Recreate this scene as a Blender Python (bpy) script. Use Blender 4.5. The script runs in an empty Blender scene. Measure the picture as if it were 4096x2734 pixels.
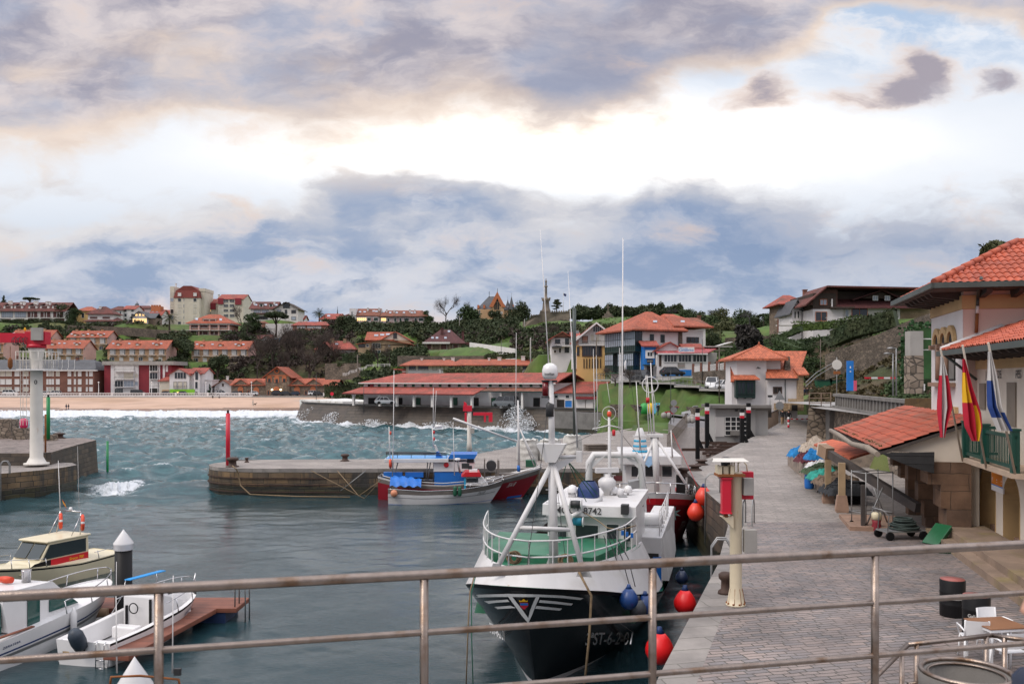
import bpy,math,random
import numpy as np
from mathutils import Vector,Matrix
random.seed(11)
RNG=np.random.default_rng(5)
sc=bpy.context.scene
COL=sc.collection
F,CX,HY,EZ=3500.0,2048.0,1520.0,8.8
def P(px,py,d):return Vector(((px-CX)/F*d,d,EZ-(py-HY)/F*d))
def G(px,py,z):return P(px,py,(EZ-z)*F/(py-HY))
def lin(r,g,b):
 f=lambda c:(c/255/12.92)if c/255<=.04045 else((c/255+.055)/1.055)**2.4
 return(f(r),f(g),f(b))
class Fr:
 """a ground frame: origin, heading; turns a sight line into local coordinates on a plane of the thing"""
 def __init__(s,ox,oy,ang):s.ox,s.oy,s.a=ox,oy,ang;s.c,s.s=math.cos(ang),math.sin(ang)
 def loc(s,d,px,py):
  X,Y=(px-CX)/F*d-s.ox,d-s.oy
  return Vector((X*s.c+Y*s.s,-X*s.s+Y*s.c,EZ-(py-HY)/F*d))
 def x(s,px,py,x):
  k=(px-CX)/F;return s.loc((x+s.ox*s.c+s.oy*s.s)/(k*s.c+s.s),px,py)
 def y(s,px,py,y):
  k=(px-CX)/F;return s.loc((y-s.ox*s.s+s.oy*s.c)/(-k*s.s+s.c),px,py)
 def w(s,v):return Vector((s.ox+v[0]*s.c-v[1]*s.s,s.oy+v[0]*s.s+v[1]*s.c,v[2]if len(v)>2 else 0))
def sock(nt,a,node,i):
 if a is None:return
 if isinstance(a,bpy.types.NodeSocket):nt.links.new(a,node.inputs[i])
 else:node.inputs[i].default_value=a
def M(nt,op,a,b=None,c=None,cl=False):
 n=nt.nodes.new('ShaderNodeMath');n.operation=op;n.use_clamp=cl
 sock(nt,a,n,0);sock(nt,b,n,1);sock(nt,c,n,2);return n.outputs[0]
def SS(nt,v,lo,hi,a=0.,b=1.):
 n=nt.nodes.new('ShaderNodeMapRange');n.interpolation_type='SMOOTHSTEP'
 sock(nt,v,n,0);n.inputs[1].default_value=lo;n.inputs[2].default_value=hi;n.inputs[3].default_value=a;n.inputs[4].default_value=b
 return n.outputs[0]
def MX(nt,f,a,b,bt='MIX'):
 n=nt.nodes.new('ShaderNodeMix');n.data_type='RGBA';n.blend_type=bt
 for v,i in((f,0),(a,6),(b,7)):
  if isinstance(v,tuple)and len(v)==3:v=(*v,1)
  sock(nt,v,n,i)
 return n.outputs[2]
def NZ(nt,vec,scale,detail=4,rough=.55,dist=0.,out=0):
 n=nt.nodes.new('ShaderNodeTexNoise');nt.links.new(vec,n.inputs['Vector'])
 n.inputs['Scale'].default_value=scale;n.inputs['Detail'].default_value=detail
 n.inputs['Roughness'].default_value=rough;n.inputs['Distortion'].default_value=dist
 return n.outputs[out]
def XYZ(nt,x,y,z=0.):
 n=nt.nodes.new('ShaderNodeCombineXYZ');sock(nt,x,n,0);sock(nt,y,n,1);sock(nt,z,n,2);return n.outputs[0]
def SEP(nt,v):
 n=nt.nodes.new('ShaderNodeSeparateXYZ');nt.links.new(v,n.inputs[0]);return n.outputs
def VM(nt,op,a,b):
 n=nt.nodes.new('ShaderNodeVectorMath');n.operation=op;sock(nt,a,n,0);sock(nt,b,n,1);return n.outputs[0]
def mat(name,col,rough=.6,var=.12,vs=1.5,bump=0.,bs=25.,metal=0.,col2=None,c2s=.6,c2t=.55,c2w=.12,emit=0.,spec=.5,tex=None,tp=None,tmort=None,streak=None,bd=.02):
 m=bpy.data.materials.new(name);m.use_nodes=True;nt=m.node_tree;bsdf=nt.nodes['Principled BSDF']
 geo=nt.nodes.new('ShaderNodeNewGeometry').outputs['Position']
 uv=nt.nodes.new('ShaderNodeUVMap').outputs[0]
 c=MX(nt,0.,(*col,),(*col,));h=None
 if tex=='tile':
  pu,pv=tp or(.22,.36)
  u,v,_=SEP(nt,uv)
  U=M(nt,'DIVIDE',u,pu);V=M(nt,'DIVIDE',v,pv)
  wn=nt.nodes.new('ShaderNodeTexWhiteNoise');wn.noise_dimensions='2D'
  nt.links.new(XYZ(nt,M(nt,'FLOOR',U),M(nt,'FLOOR',V)),wn.inputs['Vector'])
  c=MX(nt,wn.outputs[0],tuple(x*.72 for x in col),tuple(min(1,x*1.25)for x in col))
  if col2:c=MX(nt,SS(nt,NZ(nt,geo,c2s,6,.65),c2t-c2w,c2t+c2w),c,col2)
  pr=M(nt,'ABSOLUTE',M(nt,'SINE',M(nt,'MULTIPLY',U,math.pi)))
  fr=M(nt,'FRACT',V)
  g=M(nt,'MULTIPLY',SS(nt,pr,0.,.45,.5,1.),SS(nt,fr,0.,.18,.72,1.))  # dark tile gaps, plus shade under each course put into the colour
  c=MX(nt,1.,c,XYZ(nt,g,g,g),'MULTIPLY')
  h=M(nt,'ADD',pr,M(nt,'MULTIPLY',fr,.25))
 elif tex=='brick':
  bw,rh,mo=tp or(.5,.22,.02)
  wob=VM(nt,'MULTIPLY',VM(nt,'SUBTRACT',NZ(nt,geo,2.2,3,.5,0,1),(.5,.5,.5)),(min(rh*.9,.12),min(rh*.9,.12),0.))
  b=nt.nodes.new('ShaderNodeTexBrick');nt.links.new(VM(nt,'ADD',uv,wob),b.inputs['Vector'])
  b.inputs['Scale'].default_value=1;b.inputs['Brick Width'].default_value=bw;b.inputs['Row Height'].default_value=rh
  b.inputs['Mortar Size'].default_value=mo;b.inputs['Mortar Smooth'].default_value=.5;b.inputs['Bias'].default_value=0
  b.squash_frequency=3;b.squash=1.3
  b.inputs['Color1'].default_value=(*col,1);b.inputs['Color2'].default_value=(*(col2 or tuple(x*.7 for x in col)),1)
  b.inputs['Mortar'].default_value=(*(tmort or tuple(x*.4 for x in col)),1)
  c=b.outputs[0];h=M(nt,'SUBTRACT',1.,b.outputs[1])
  c=MX(nt,M(nt,'MULTIPLY',SS(nt,NZ(nt,geo,.35,5,.6),.4,.68),.6),c,tuple(x*.62 for x in col))
 elif tex=='stone':
  vs_=(tp or(1.6,))[0]
  def vor(feat):
   v=nt.nodes.new('ShaderNodeTexVoronoi');v.feature=feat;v.inputs['Scale'].default_value=vs_
   nt.links.new(VM(nt,'MULTIPLY',uv,(.75,1.25,1.)),v.inputs['Vector']);return v
  v1,v2=vor('F1'),vor('DISTANCE_TO_EDGE')
  c=MX(nt,SEP(nt,v1.outputs['Color'])[0],col,col2 or tuple(x*.5 for x in col))
  e=SS(nt,v2.outputs['Distance'],.0,.1)
  c=MX(nt,e,tmort or tuple(x*.35 for x in col),c);h=e
 elif tex=='plank':
  pw,=tp or(.15,)
  u,v,_=SEP(nt,uv);U=M(nt,'DIVIDE',v,pw)
  wn=nt.nodes.new('ShaderNodeTexWhiteNoise');wn.noise_dimensions='1D';nt.links.new(M(nt,'FLOOR',U),wn.inputs['W'])
  c=MX(nt,wn.outputs[0],tuple(x*.75 for x in col),tuple(x*1.15 for x in col))
  g=SS(nt,M(nt,'FRACT',U),0.,.1,.4,1.);c=MX(nt,1.,c,XYZ(nt,g,g,g),'MULTIPLY');h=g
 elif col2:
  c=MX(nt,SS(nt,NZ(nt,geo,c2s,7,.62),c2t-c2w,c2t+c2w),c,col2)
 if streak:
  sx,amt,scol=streak
  x,y,z=SEP(nt,geo)
  n=NZ(nt,XYZ(nt,M(nt,'MULTIPLY',x,sx),M(nt,'MULTIPLY',y,sx),M(nt,'MULTIPLY',z,sx*.12)),1.,6,.7)
  c=MX(nt,SS(nt,n,.66-amt,.74-amt*.6),c,scol)
 if var:
  f=SS(nt,NZ(nt,geo,vs,6,.6),.25,.75,1-var,1+var)
  c=MX(nt,1.,c,XYZ(nt,f,f,f),'MULTIPLY')
 if tex:m['uv']=1
 nt.links.new(c,bsdf.inputs['Base Color'])
 bsdf.inputs['Roughness'].default_value=rough;bsdf.inputs['Metallic'].default_value=metal
 bsdf.inputs['Specular IOR Level'].default_value=spec
 if emit:
  bsdf.inputs['Emission Color'].default_value=(*col,1);bsdf.inputs['Emission Strength'].default_value=emit
 if bump or h is not None:
  bn=nt.nodes.new('ShaderNodeBump');bn.inputs['Distance'].default_value=bd
  n=NZ(nt,geo,bs,4,.6)
  if h is not None:
   n=M(nt,'ADD',h,M(nt,'MULTIPLY',n,.35));bn.inputs['Distance'].default_value=max(bd,.03)
  bn.inputs['Strength'].default_value=bump or.6
  nt.links.new(n,bn.inputs['Height']);nt.links.new(bn.outputs[0],bsdf.inputs['Normal'])
 return m
WORLD=set()
def tag(o,label=None,cat=None,group=None,kind=None):
 if label:o['label']=label
 if cat:o['category']=cat
 if group:o['group']=group
 if kind:o['kind']=kind
 return o
def thing(name,label,cat,loc=(0,0,0),rz=0.,group=None,world=False):
 o=bpy.data.objects.new(name,None);COL.objects.link(o);o.location=loc;o.rotation_euler=(0,0,rz);o.empty_display_size=.3
 tag(o,label,cat,group)
 if world:WORLD.add(o.name)
 return o
def top(o):
 while o.parent:o=o.parent
 return o
def dup(o,loc=None,rz=None,label=None,group=None,name=None,mats=None,scale=None):
 def rec(a,par):
  c=a.copy();COL.objects.link(c);c.parent=par
  if mats:
   for i,s in enumerate(c.material_slots):
    if s.material and s.material.name in mats:s.link='OBJECT';s.material=mats[s.material.name]
  for k in list(a.children):rec(k,c)
  return c
 r=rec(o,None)
 if loc is not None:r.location=loc
 if rz is not None:r.rotation_euler=(0,0,rz)
 if label:r['label']=label
 if group:r['group']=group
 if scale:r.scale=(scale,)*3 if not isinstance(scale,tuple)else scale
 return r
class MB:
 def __init__(s):s.v=[];s.f=[];s.m=[];s.sm=[]
 def add(s,vs,fs,m=0,smooth=False):
  b=len(s.v);s.v+=[tuple(v)for v in vs]
  for f in fs:s.f.append([b+i for i in f]);s.m.append(m);s.sm.append(smooth)
  return s
 def box(s,x0,x1,y0,y1,z0,z1,m=0,T=None):
  vs=[Vector((x,y,z))for z in(z0,z1)for y in(y0,y1)for x in(x0,x1)]
  if T is not None:vs=[T@v for v in vs]
  return s.add(vs,[(0,2,3,1),(4,5,7,6),(0,1,5,4),(2,6,7,3),(0,4,6,2),(1,3,7,5)],m)
 def bx(s,c,size,m=0,rz=0.,R=None):
  T=Matrix.Translation(Vector(c))@(R if R is not None else Matrix.Rotation(rz,4,'Z'))
  x,y,z=(a/2 for a in size);return s.box(-x,x,-y,y,-z,z,m,T)
 def poly(s,pts,m=0):return s.add(pts,[tuple(range(len(pts)))],m)
 def prism(s,pts,ext,m=0,mcap=None):
  pts=[Vector(p)for p in pts];e=Vector(ext);n=len(pts)
  s.add(pts+[p+e for p in pts],[(i,(i+1)%n,n+(i+1)%n,n+i)for i in range(n)],m)
  mc=m if mcap is None else mcap
  s.poly(pts[::-1],mc);s.poly([p+e for p in pts],mc);return s
 def tube(s,pts,r,n=6,m=0,cap=True,smooth=True):
  pts=[Vector(p)for p in pts];k=len(pts);rs=r if isinstance(r,(list,tuple))else[r]*k
  b=len(s.v);up=None
  for i,p in enumerate(pts):
   t=((pts[min(i+1,k-1)]-p).normalized()+(p-pts[max(i-1,0)]).normalized())
   t=t.normalized()if t.length>1e-6 else Vector((0,0,1))
   if up is None:up=Vector((0,0,1))if abs(t.z)<.9 else Vector((1,0,0))
   a=t.cross(up).normalized();c=a.cross(t);up=c
   for j in range(n):
    q=2*math.pi*(j+.5)/n;s.v.append(tuple(p+(a*math.cos(q)+c*math.sin(q))*rs[i]))
  for i in range(k-1):
   for j in range(n):
    s.f.append([b+i*n+j,b+i*n+(j+1)%n,b+(i+1)*n+(j+1)%n,b+(i+1)*n+j]);s.m.append(m);s.sm.append(smooth and n>4)
  if cap:
   s.f.append([b+j for j in range(n)][::-1]);s.f.append([b+(k-1)*n+j for j in range(n)]);s.m+=[m,m];s.sm+=[False]*2
  return s
 def lathe(s,prof,c=(0,0,0),n=16,m=0,smooth=True,T=None,ms=None):
  b=len(s.v);k=len(prof);c=Vector(c)
  for r,z in prof:
   for j in range(n):
    q=2*math.pi*j/n;v=Vector((r*math.cos(q),r*math.sin(q),z))
    if T is not None:v=T@v
    s.v.append(tuple(c+v))
  for i in range(k-1):
   for j in range(n):
    s.f.append([b+i*n+j,b+i*n+(j+1)%n,b+(i+1)*n+(j+1)%n,b+(i+1)*n+j]);s.m.append(ms[i]if ms else m);s.sm.append(smooth)
  if prof[0][0]>1e-4:s.f.append([b+j for j in range(n)][::-1]);s.m.append(ms[0]if ms else m);s.sm.append(False)
  if prof[-1][0]>1e-4:s.f.append([b+(k-1)*n+j for j in range(n)]);s.m.append(ms[-1]if ms else m);s.sm.append(False)
  return s
 def ring(s,c,R,r,axis='Z',n=20,k=8,m=0,T=None,ms=None):
  b=len(s.v);c=Vector(c)
  for i in range(n):
   a=2*math.pi*i/n
   for j in range(k):
    q=2*math.pi*j/k;rr=R+r*math.cos(q);v=Vector((rr*math.cos(a),rr*math.sin(a),r*math.sin(q)))
    if axis=='Y':v=Vector((v.x,v.z,v.y))
    if axis=='X':v=Vector((v.z,v.x,v.y))
    if T is not None:v=T@v
    s.v.append(tuple(c+v))
  for i in range(n):
   for j in range(k):
    s.f.append([b+i*k+j,b+((i+1)%n)*k+j,b+((i+1)%n)*k+(j+1)%k,b+i*k+(j+1)%k]);s.m.append(ms(i)if ms else m);s.sm.append(True)
  return s
 def grid(s,fn,nu,nv,m=0,smooth=True,mf=None):
  b=len(s.v)
  for i in range(nu+1):
   for j in range(nv+1):s.v.append(tuple(fn(i/nu,j/nv)))
  for i in range(nu):
   for j in range(nv):
    a=b+i*(nv+1)+j;s.f.append([a,a+nv+1,a+nv+2,a+1]);s.m.append(mf((i+.5)/nu,(j+.5)/nv)if mf else m);s.sm.append(smooth)
  return s
 def build(s,name,mats,parent=None,bevel=0.,loc=None,rz=0.):
  off=Vector((0,0,0))
  if parent is not None and top(parent).name in WORLD:off=Vector(top(parent).location)
  me=bpy.data.meshes.new(name)
  me.from_pydata([(x-off.x,y-off.y,z-off.z)for x,y,z in s.v],[],s.f)
  if not isinstance(mats,(list,tuple)):mats=[mats]
  for mm in mats:me.materials.append(mm)
  me.polygons.foreach_set('material_index',s.m);me.polygons.foreach_set('use_smooth',s.sm)
  if any('uv' in mm for mm in mats):
   l=me.uv_layers.new(name='UV');L=[]
   V3=s.v
   for p in me.polygons:
    n=p.normal
    if abs(n.z)>.999:ux,uy,uz,vx,vy,vz=1,0,0,0,1,0
    else:
     h=math.hypot(n.x,n.y);ux,uy,uz=-n.y/h,n.x/h,0
     vx,vy,vz=n.y*uz-n.z*uy,n.z*ux-n.x*uz,n.x*uy-n.y*ux
    for i in p.vertices:
     x,y,z=V3[i];L+=[x*ux+y*uy+z*uz,x*vx+y*vy+z*vz]
   l.data.foreach_set('uv',L)
  o=bpy.data.objects.new(name,me);COL.objects.link(o)
  if parent is not None:o.parent=parent
  elif loc is not None:o.location=loc;o.rotation_euler=(0,0,rz)
  if bevel:
   md=o.modifiers.new('bevel','BEVEL');md.width=bevel;md.segments=2;md.limit_method='ANGLE';md.angle_limit=.6
  return o
def np_mesh(name,V,Fq,mats,parent=None,smooth=False,mi=None,nside=4):
 me=bpy.data.meshes.new(name);V=np.asarray(V,np.float32);Fq=np.asarray(Fq,np.int32)
 off=Vector((0,0,0))
 if parent is not None and top(parent).name in WORLD:off=Vector(top(parent).location)
 V=V-np.array(off,np.float32)
 me.vertices.add(len(V));me.vertices.foreach_set('co',V.ravel())
 me.loops.add(Fq.size);me.loops.foreach_set('vertex_index',Fq.ravel())
 me.polygons.add(len(Fq));me.polygons.foreach_set('loop_start',np.arange(len(Fq),dtype=np.int32)*nside)
 for mm in(mats if isinstance(mats,(list,tuple))else[mats]):me.materials.append(mm)
 if mi is not None:me.polygons.foreach_set('material_index',mi)
 me.polygons.foreach_set('use_smooth',np.full(len(Fq),smooth));me.update();me.validate()
 o=bpy.data.objects.new(name,me);COL.objects.link(o)
 if parent is not None:o.parent=parent
 return o
def text_geo(s,size=1.,align='CENTER',shear=0.,sx=1.):
 cu=bpy.data.curves.new('lettering','FONT');cu.body=s;cu.size=size;cu.align_x=align;cu.shear=shear;cu.offset=size*.012
 o=bpy.data.objects.new('lettering',cu);COL.objects.link(o);bpy.context.view_layer.update()
 me=bpy.data.meshes.new_from_object(o.evaluated_get(bpy.context.evaluated_depsgraph_get()))
 r=[(v.co.x*sx,v.co.y)for v in me.vertices],[list(p.vertices)for p in me.polygons]
 bpy.data.objects.remove(o);bpy.data.meshes.remove(me);bpy.data.curves.remove(cu);return r
def text(s,size,fn,m,parent,name='lettering',**k):
 """lettering as a thin sheet: fn maps the flat (x, y) of the letters onto the surface that carries them"""
 v,f=text_geo(s,size,**k);b=MB();b.add([fn(x,y)for x,y in v],f);return b.build(name,m,parent)
def planar(o,ux,uy):
 o,ux,uy=Vector(o),Vector(ux).normalized(),Vector(uy).normalized();return lambda x,y:o+ux*x+uy*y
cam=bpy.data.objects.new('camera',bpy.data.cameras.new('camera'));COL.objects.link(cam);sc.camera=cam
cam.location=(0,0,EZ);cam.rotation_euler=(math.pi/2,0,0)
cam.data.sensor_width=36;cam.data.lens=36*F/4096;cam.data.shift_y=(HY-1367)/4096;cam.data.clip_end=20000;cam.data.clip_start=.05
cam.data.dof.use_dof=True;cam.data.dof.focus_distance=34;cam.data.dof.aperture_fstop=4.5
vs_=sc.view_settings;vs_.view_transform='Standard';vs_.look='None';vs_.exposure=.2;vs_.gamma=1
sc.cycles.max_bounces=6;sc.cycles.diffuse_bounces=3;sc.cycles.glossy_bounces=3;sc.cycles.transparent_max_bounces=8
sc.cycles.use_denoising=True
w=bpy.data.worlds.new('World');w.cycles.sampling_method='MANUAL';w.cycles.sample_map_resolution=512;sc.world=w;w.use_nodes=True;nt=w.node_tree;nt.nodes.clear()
SUN_EL,SUN_ROT=math.radians(49),math.radians(237)
sky=nt.nodes.new('ShaderNodeTexSky');sky.sky_type='NISHITA';sky.sun_disc=False;sky.sun_elevation=SUN_EL;sky.sun_rotation=SUN_ROT
d=nt.nodes.new('ShaderNodeTexCoord').outputs['Generated']
x,y,z=SEP(nt,d)
ay=M(nt,'MAXIMUM',M(nt,'ABSOLUTE',y),.3)
U=M(nt,'DIVIDE',x,ay);V=M(nt,'DIVIDE',M(nt,'MAXIMUM',z,-.05),ay)
uv=XYZ(nt,U,V,0.)
def gauss(u0,v0,su,sv):
 a=M(nt,'DIVIDE',M(nt,'SUBTRACT',Uw,u0),su);b=M(nt,'DIVIDE',M(nt,'SUBTRACT',Vw,v0),sv)
 return M(nt,'EXPONENT',M(nt,'MULTIPLY',M(nt,'ADD',M(nt,'MULTIPLY',a,a),M(nt,'MULTIPLY',b,b)),-1.))
def wsum(*ts):
 r=None
 for k,t in ts:
  t=M(nt,'MULTIPLY',t,k);r=t if r is None else M(nt,'ADD',r,t)
 return r
st=VM(nt,'MULTIPLY',uv,(1.,2.1,1.))
wv=SEP(nt,NZ(nt,st,5.5,5,.6,0,1))
Uw=M(nt,'ADD',U,M(nt,'MULTIPLY',M(nt,'SUBTRACT',wv[0],.5),.13))
Vw=M(nt,'ADD',V,M(nt,'MULTIPLY',M(nt,'SUBTRACT',wv[1],.5),.065))
stw=XYZ(nt,Uw,M(nt,'MULTIPLY',Vw,2.2),.3)
n1=NZ(nt,stw,3.6,9,.56)
n2=NZ(nt,VM(nt,'ADD',stw,(3.1,1.7,.9)),8.5,9,.6)
n3=NZ(nt,VM(nt,'ADD',st,(7.,4.,2.)),5.,6,.5)
clear=MX(nt,SS(nt,V,.0,.12),lin(150,172,208),lin(206,216,230))
clear=MX(nt,SS(nt,V,.12,.23),clear,(.84,.88,.95))
clear=MX(nt,M(nt,'MULTIPLY',SS(nt,V,.30,.42),SS(nt,n2,.62,.42)),clear,lin(184,204,230))
warm=gauss(.06,.272,.30,.042)
clear=MX(nt,M(nt,'MULTIPLY',warm,.9),clear,(2.1,1.95,1.75))
topv=wsum((1.,M(nt,'ADD',.228,M(nt,'MULTIPLY',U,.0))),(-.018,gauss(-.35,.23,.25,.5)),(.016,gauss(.36,.22,.16,.5)),(-.025,gauss(.08,.22,.09,.5)))
dl=M(nt,'ADD',M(nt,'MULTIPLY',M(nt,'SUBTRACT',topv,V),9.),M(nt,'MULTIPLY',M(nt,'SUBTRACT',n1,.52),3.0))
cl=SS(nt,dl,-.12,.32)
dep=SS(nt,M(nt,'SUBTRACT',topv,V),.01,.10)
lt=SS(nt,M(nt,'ADD',n2,M(nt,'MULTIPLY',M(nt,'SUBTRACT',n1,.5),-.5)),.37,.61)
cb=MX(nt,lt,lin(150,167,196),lin(206,210,222))
cb=MX(nt,M(nt,'MULTIPLY',SS(nt,dl,.8,.0),.75),cb,lin(240,232,226))
cb=MX(nt,M(nt,'MULTIPLY',gauss(.34,.165,.26,.05),.6),cb,lin(126,147,182))
cb=MX(nt,M(nt,'MULTIPLY',SS(nt,V,.10,.02),SS(nt,n3,.40,.62)),cb,lin(168,188,216))
pinks=M(nt,'ADD',gauss(-.32,.058,.10,.016),M(nt,'ADD',gauss(-.18,.055,.1,.012),gauss(-.42,.07,.10,.016)))
cb=MX(nt,M(nt,'MULTIPLY',M(nt,'MINIMUM',pinks,1.),SS(nt,n2,.40,.58)),cb,lin(240,216,208))
cb=MX(nt,M(nt,'MULTIPLY',M(nt,'ADD',gauss(-.51,.123,.03,.013),gauss(-.20,.105,.16,.012)),SS(nt,n2,.36,.52)),cb,lin(214,216,226))
c=MX(nt,cl,clear,cb)
ev=wsum((1.,M(nt,'ADD',.292,M(nt,'MULTIPLY',U,.055))))
dh=M(nt,'ADD',M(nt,'MULTIPLY',M(nt,'SUBTRACT',V,ev),11.),M(nt,'MULTIPLY',M(nt,'SUBTRACT',n1,.47),3.2))
dh=wsum((1.,dh),(-1.9,gauss(.40,.41,.11,.04)),(.9,gauss(.30,.40,.08,.03)),(-1.5,gauss(.53,.36,.09,.05)),(-.75,gauss(-.40,.39,.10,.035)),(-.6,gauss(-.55,.36,.06,.02)),(1.2,gauss(.09,.37,.09,.06)),(.9,gauss(.22,.42,.12,.03)),(-1.6,gauss(.34,.33,.16,.03)))
ch=SS(nt,dh,-.2,.55)
hc=MX(nt,SS(nt,M(nt,'ADD',n2,M(nt,'MULTIPLY',n1,.35)),.50,.84),lin(160,158,174),lin(224,214,214))
hc=MX(nt,M(nt,'MULTIPLY',SS(nt,n3,.45,.62),.55),hc,lin(164,178,204))
hc=MX(nt,M(nt,'MULTIPLY',SS(nt,dh,1.15,.15),.75),hc,lin(252,228,204))
hc=MX(nt,M(nt,'MULTIPLY',gauss(.10,.37,.09,.06),.55),hc,lin(142,142,162))
c=MX(nt,ch,c,hc)
pf=wsum((1.25,gauss(.44,.338,.055,.022)),(1.0,gauss(.47,.372,.03,.02)),(.9,gauss(.295,.335,.033,.026)),(.9,gauss(.56,.345,.035,.018)),(.7,gauss(.385,.325,.03,.010)),(.8,gauss(.60,.31,.03,.02)))
dp=M(nt,'ADD',pf,M(nt,'MULTIPLY',M(nt,'SUBTRACT',n2,.5),2.4))
cp=M(nt,'MULTIPLY',SS(nt,M(nt,'ADD',dp,M(nt,'MULTIPLY',M(nt,'SUBTRACT',n3,.5),1.2)),.12,1.15),.92)
pc=MX(nt,SS(nt,dp,.45,1.1),lin(240,205,178),lin(164,154,164))
c=MX(nt,cp,c,pc)
c=MX(nt,SS(nt,V,.50,1.1),c,(1.5,1.5,1.62,1))  # sky above the view made brighter than the clouds, added as fill light
gr=SS(nt,z,-.02,.0)
c=MX(nt,gr,(.12,.13,.14),c)
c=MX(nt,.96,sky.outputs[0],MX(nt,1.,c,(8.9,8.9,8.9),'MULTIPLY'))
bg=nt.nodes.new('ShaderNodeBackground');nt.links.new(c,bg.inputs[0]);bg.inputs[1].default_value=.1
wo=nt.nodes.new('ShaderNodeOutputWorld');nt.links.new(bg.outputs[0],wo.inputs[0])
sun=bpy.data.objects.new('sun',bpy.data.lights.new('sun','SUN'));COL.objects.link(sun)
sun.data.energy=1.5;sun.data.angle=math.radians(25);sun.data.color=(1.,.90,.78)
sun.rotation_euler=Vector((.55,.35,-.76)).to_track_quat('-Z','Y').to_euler()
L=lin
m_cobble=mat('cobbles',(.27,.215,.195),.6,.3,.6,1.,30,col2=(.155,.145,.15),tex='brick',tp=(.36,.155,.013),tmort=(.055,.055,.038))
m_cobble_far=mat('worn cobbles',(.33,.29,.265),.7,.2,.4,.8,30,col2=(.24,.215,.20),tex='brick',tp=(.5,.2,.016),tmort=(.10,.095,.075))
m_kerb=mat('quay edge stone',(.26,.235,.215),.7,.22,1.2,.5,20,col2=(.19,.175,.165),tex='brick',tp=(1.3,.75,.014),tmort=(.07,.07,.05))
m_quaywall=mat('quay wall',(.11,.08,.055),.6,.3,.8,1.,12,col2=(.04,.034,.028),tex='brick',tp=(.85,.42,.03),tmort=(.03,.026,.02),streak=(.6,.02,(.22,.13,.04)))
m_tide=mat('tide stained stone',(.028,.026,.02),.35,.35,1.2,1.,10,col2=(.05,.045,.02),tex='brick',tp=(.85,.42,.03),tmort=(.012,.011,.009))
m_darkwall=mat('breakwater stone',(.085,.066,.05),.6,.35,.35,.8,6,col2=(.055,.045,.038),tex='brick',tp=(1.6,.7,.05),tmort=(.03,.026,.02),streak=(.35,.02,(.15,.12,.085)))
m_pierwall=mat('pier wall',(.19,.12,.058),.6,.35,.9,1.,12,col2=(.07,.056,.042),tex='brick',tp=(.95,.42,.03),tmort=(.035,.03,.022),streak=(.5,.17,(.032,.029,.026)))
m_wet=mat('wet slip cobbles',(.17,.135,.12),.32,.2,.8,.9,30,col2=(.12,.10,.09),tex='brick',tp=(.4,.3,.03),tmort=(.05,.045,.035))
m_asphalt=mat('asphalt',(.15,.145,.15),.8,.12,.4,.3,60)
m_pave=mat('pavement',(.27,.26,.25),.75,.12,.5,.2,40)
m_sand=mat('sand',(.46,.315,.235),.9,.14,.12,.5,3,col2=(.36,.235,.16),c2s=.05,c2t=.58,bd=.05)
m_wetsand=mat('wet sand',(.27,.185,.14),.25,.12,.2)
m_grass=mat('hill grass',(.055,.10,.014),.9,.35,.25,.7,6,col2=(.085,.09,.025),c2s=.05,c2t=.55,bd=.1)
m_lawn=mat('lawn',(.055,.105,.018),.9,.3,.5,.8,5,col2=(.078,.10,.025),c2s=.3,c2t=.55,bd=.15)
m_scrubsoil=mat('bracken slope',(.075,.055,.032),.95,.4,.5,1.,4,col2=(.045,.055,.018),c2s=.18,c2t=.5,bd=.3)
m_stonewall=mat('retaining wall stone',(.30,.24,.185),.85,.2,1.,1.,9,col2=(.13,.10,.075),tex='stone',tp=(2.0,),tmort=(.06,.05,.04))
m_stonewall_far=mat('terrace stone',(.17,.135,.105),.9,.35,.4,1.,5,col2=(.085,.07,.055),tex='stone',tp=(2.6,),tmort=(.05,.04,.03))
m_conc=mat('concrete',(.30,.285,.265),.8,.15,.7,.25,30,streak=(.6,.03,(.16,.15,.14)))
m_conc_dark=mat('weathered concrete',(.16,.15,.14),.8,.25,.8,.4,20,streak=(.7,.04,(.07,.065,.06)))
m_white=mat('white render',(.62,.595,.59),.75,.07,.5,.15,30,streak=(.5,.015,(.42,.38,.35)))
m_white2=mat('white paint',(.68,.66,.65),.45,.06,.8)
m_yellowline=mat('yellow road paint',(.55,.33,.05),.7,.2,2)
CP=[]
def cp(*pts):
 for px,py,d in pts:p=P(px,py,d);CP.append((p.x,p.y,p.z))
def cz(z,*pts):
 for px,d in pts:CP.append(((px-CX)/F*d,d,z))
for px in range(-400,1400,130):cz(3.3,(px,303),(px,312),(px,326));cz(2.2,(px,298));cz(-3.,(px,262),(px,230))
cp((-250,1440,345),(0,1438,345),(200,1438,345),(430,1440,345),(660,1442,345),(765,1447,350),(1000,1447,350),(1200,1455,345),(1360,1425,350),(1500,1415,330),(1640,1415,328),(1780,1400,320),(1950,1388,310),(1690,1402,320),(1880,1402,320),(-150,1400,375),(100,1400,375),(350,1400,375),(600,1385,380),(900,1388,378),(1080,1390,378),(-200,1290,420),(0,1290,420),(250,1292,420),(400,1308,400),(550,1292,400),(700,1300,436),(840,1341,370),(760,1341,370),(920,1341,370),(900,1290,445),(1100,1282,410),(1200,1337,385),(1020,1322,385),(1320,1292,400),(1450,1306,400),(1600,1306,400),(1720,1306,400),(1500,1330,365),(1650,1330,365),(1780,1325,370),(1900,1300,395),(2000,1275,410),(2080,1290,385),(2050,1330,340),(2160,1300,362),(2250,1285,350),(2300,1312,335),(2480,1272,350),(2700,1262,390),(2200,1360,290),(2100,1375,300),(2350,1330,300),(2450,1340,270))
for px in range(-500,3800,300):cz(36,(px,560));cz(37,(px,700),(px,1000))
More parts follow.
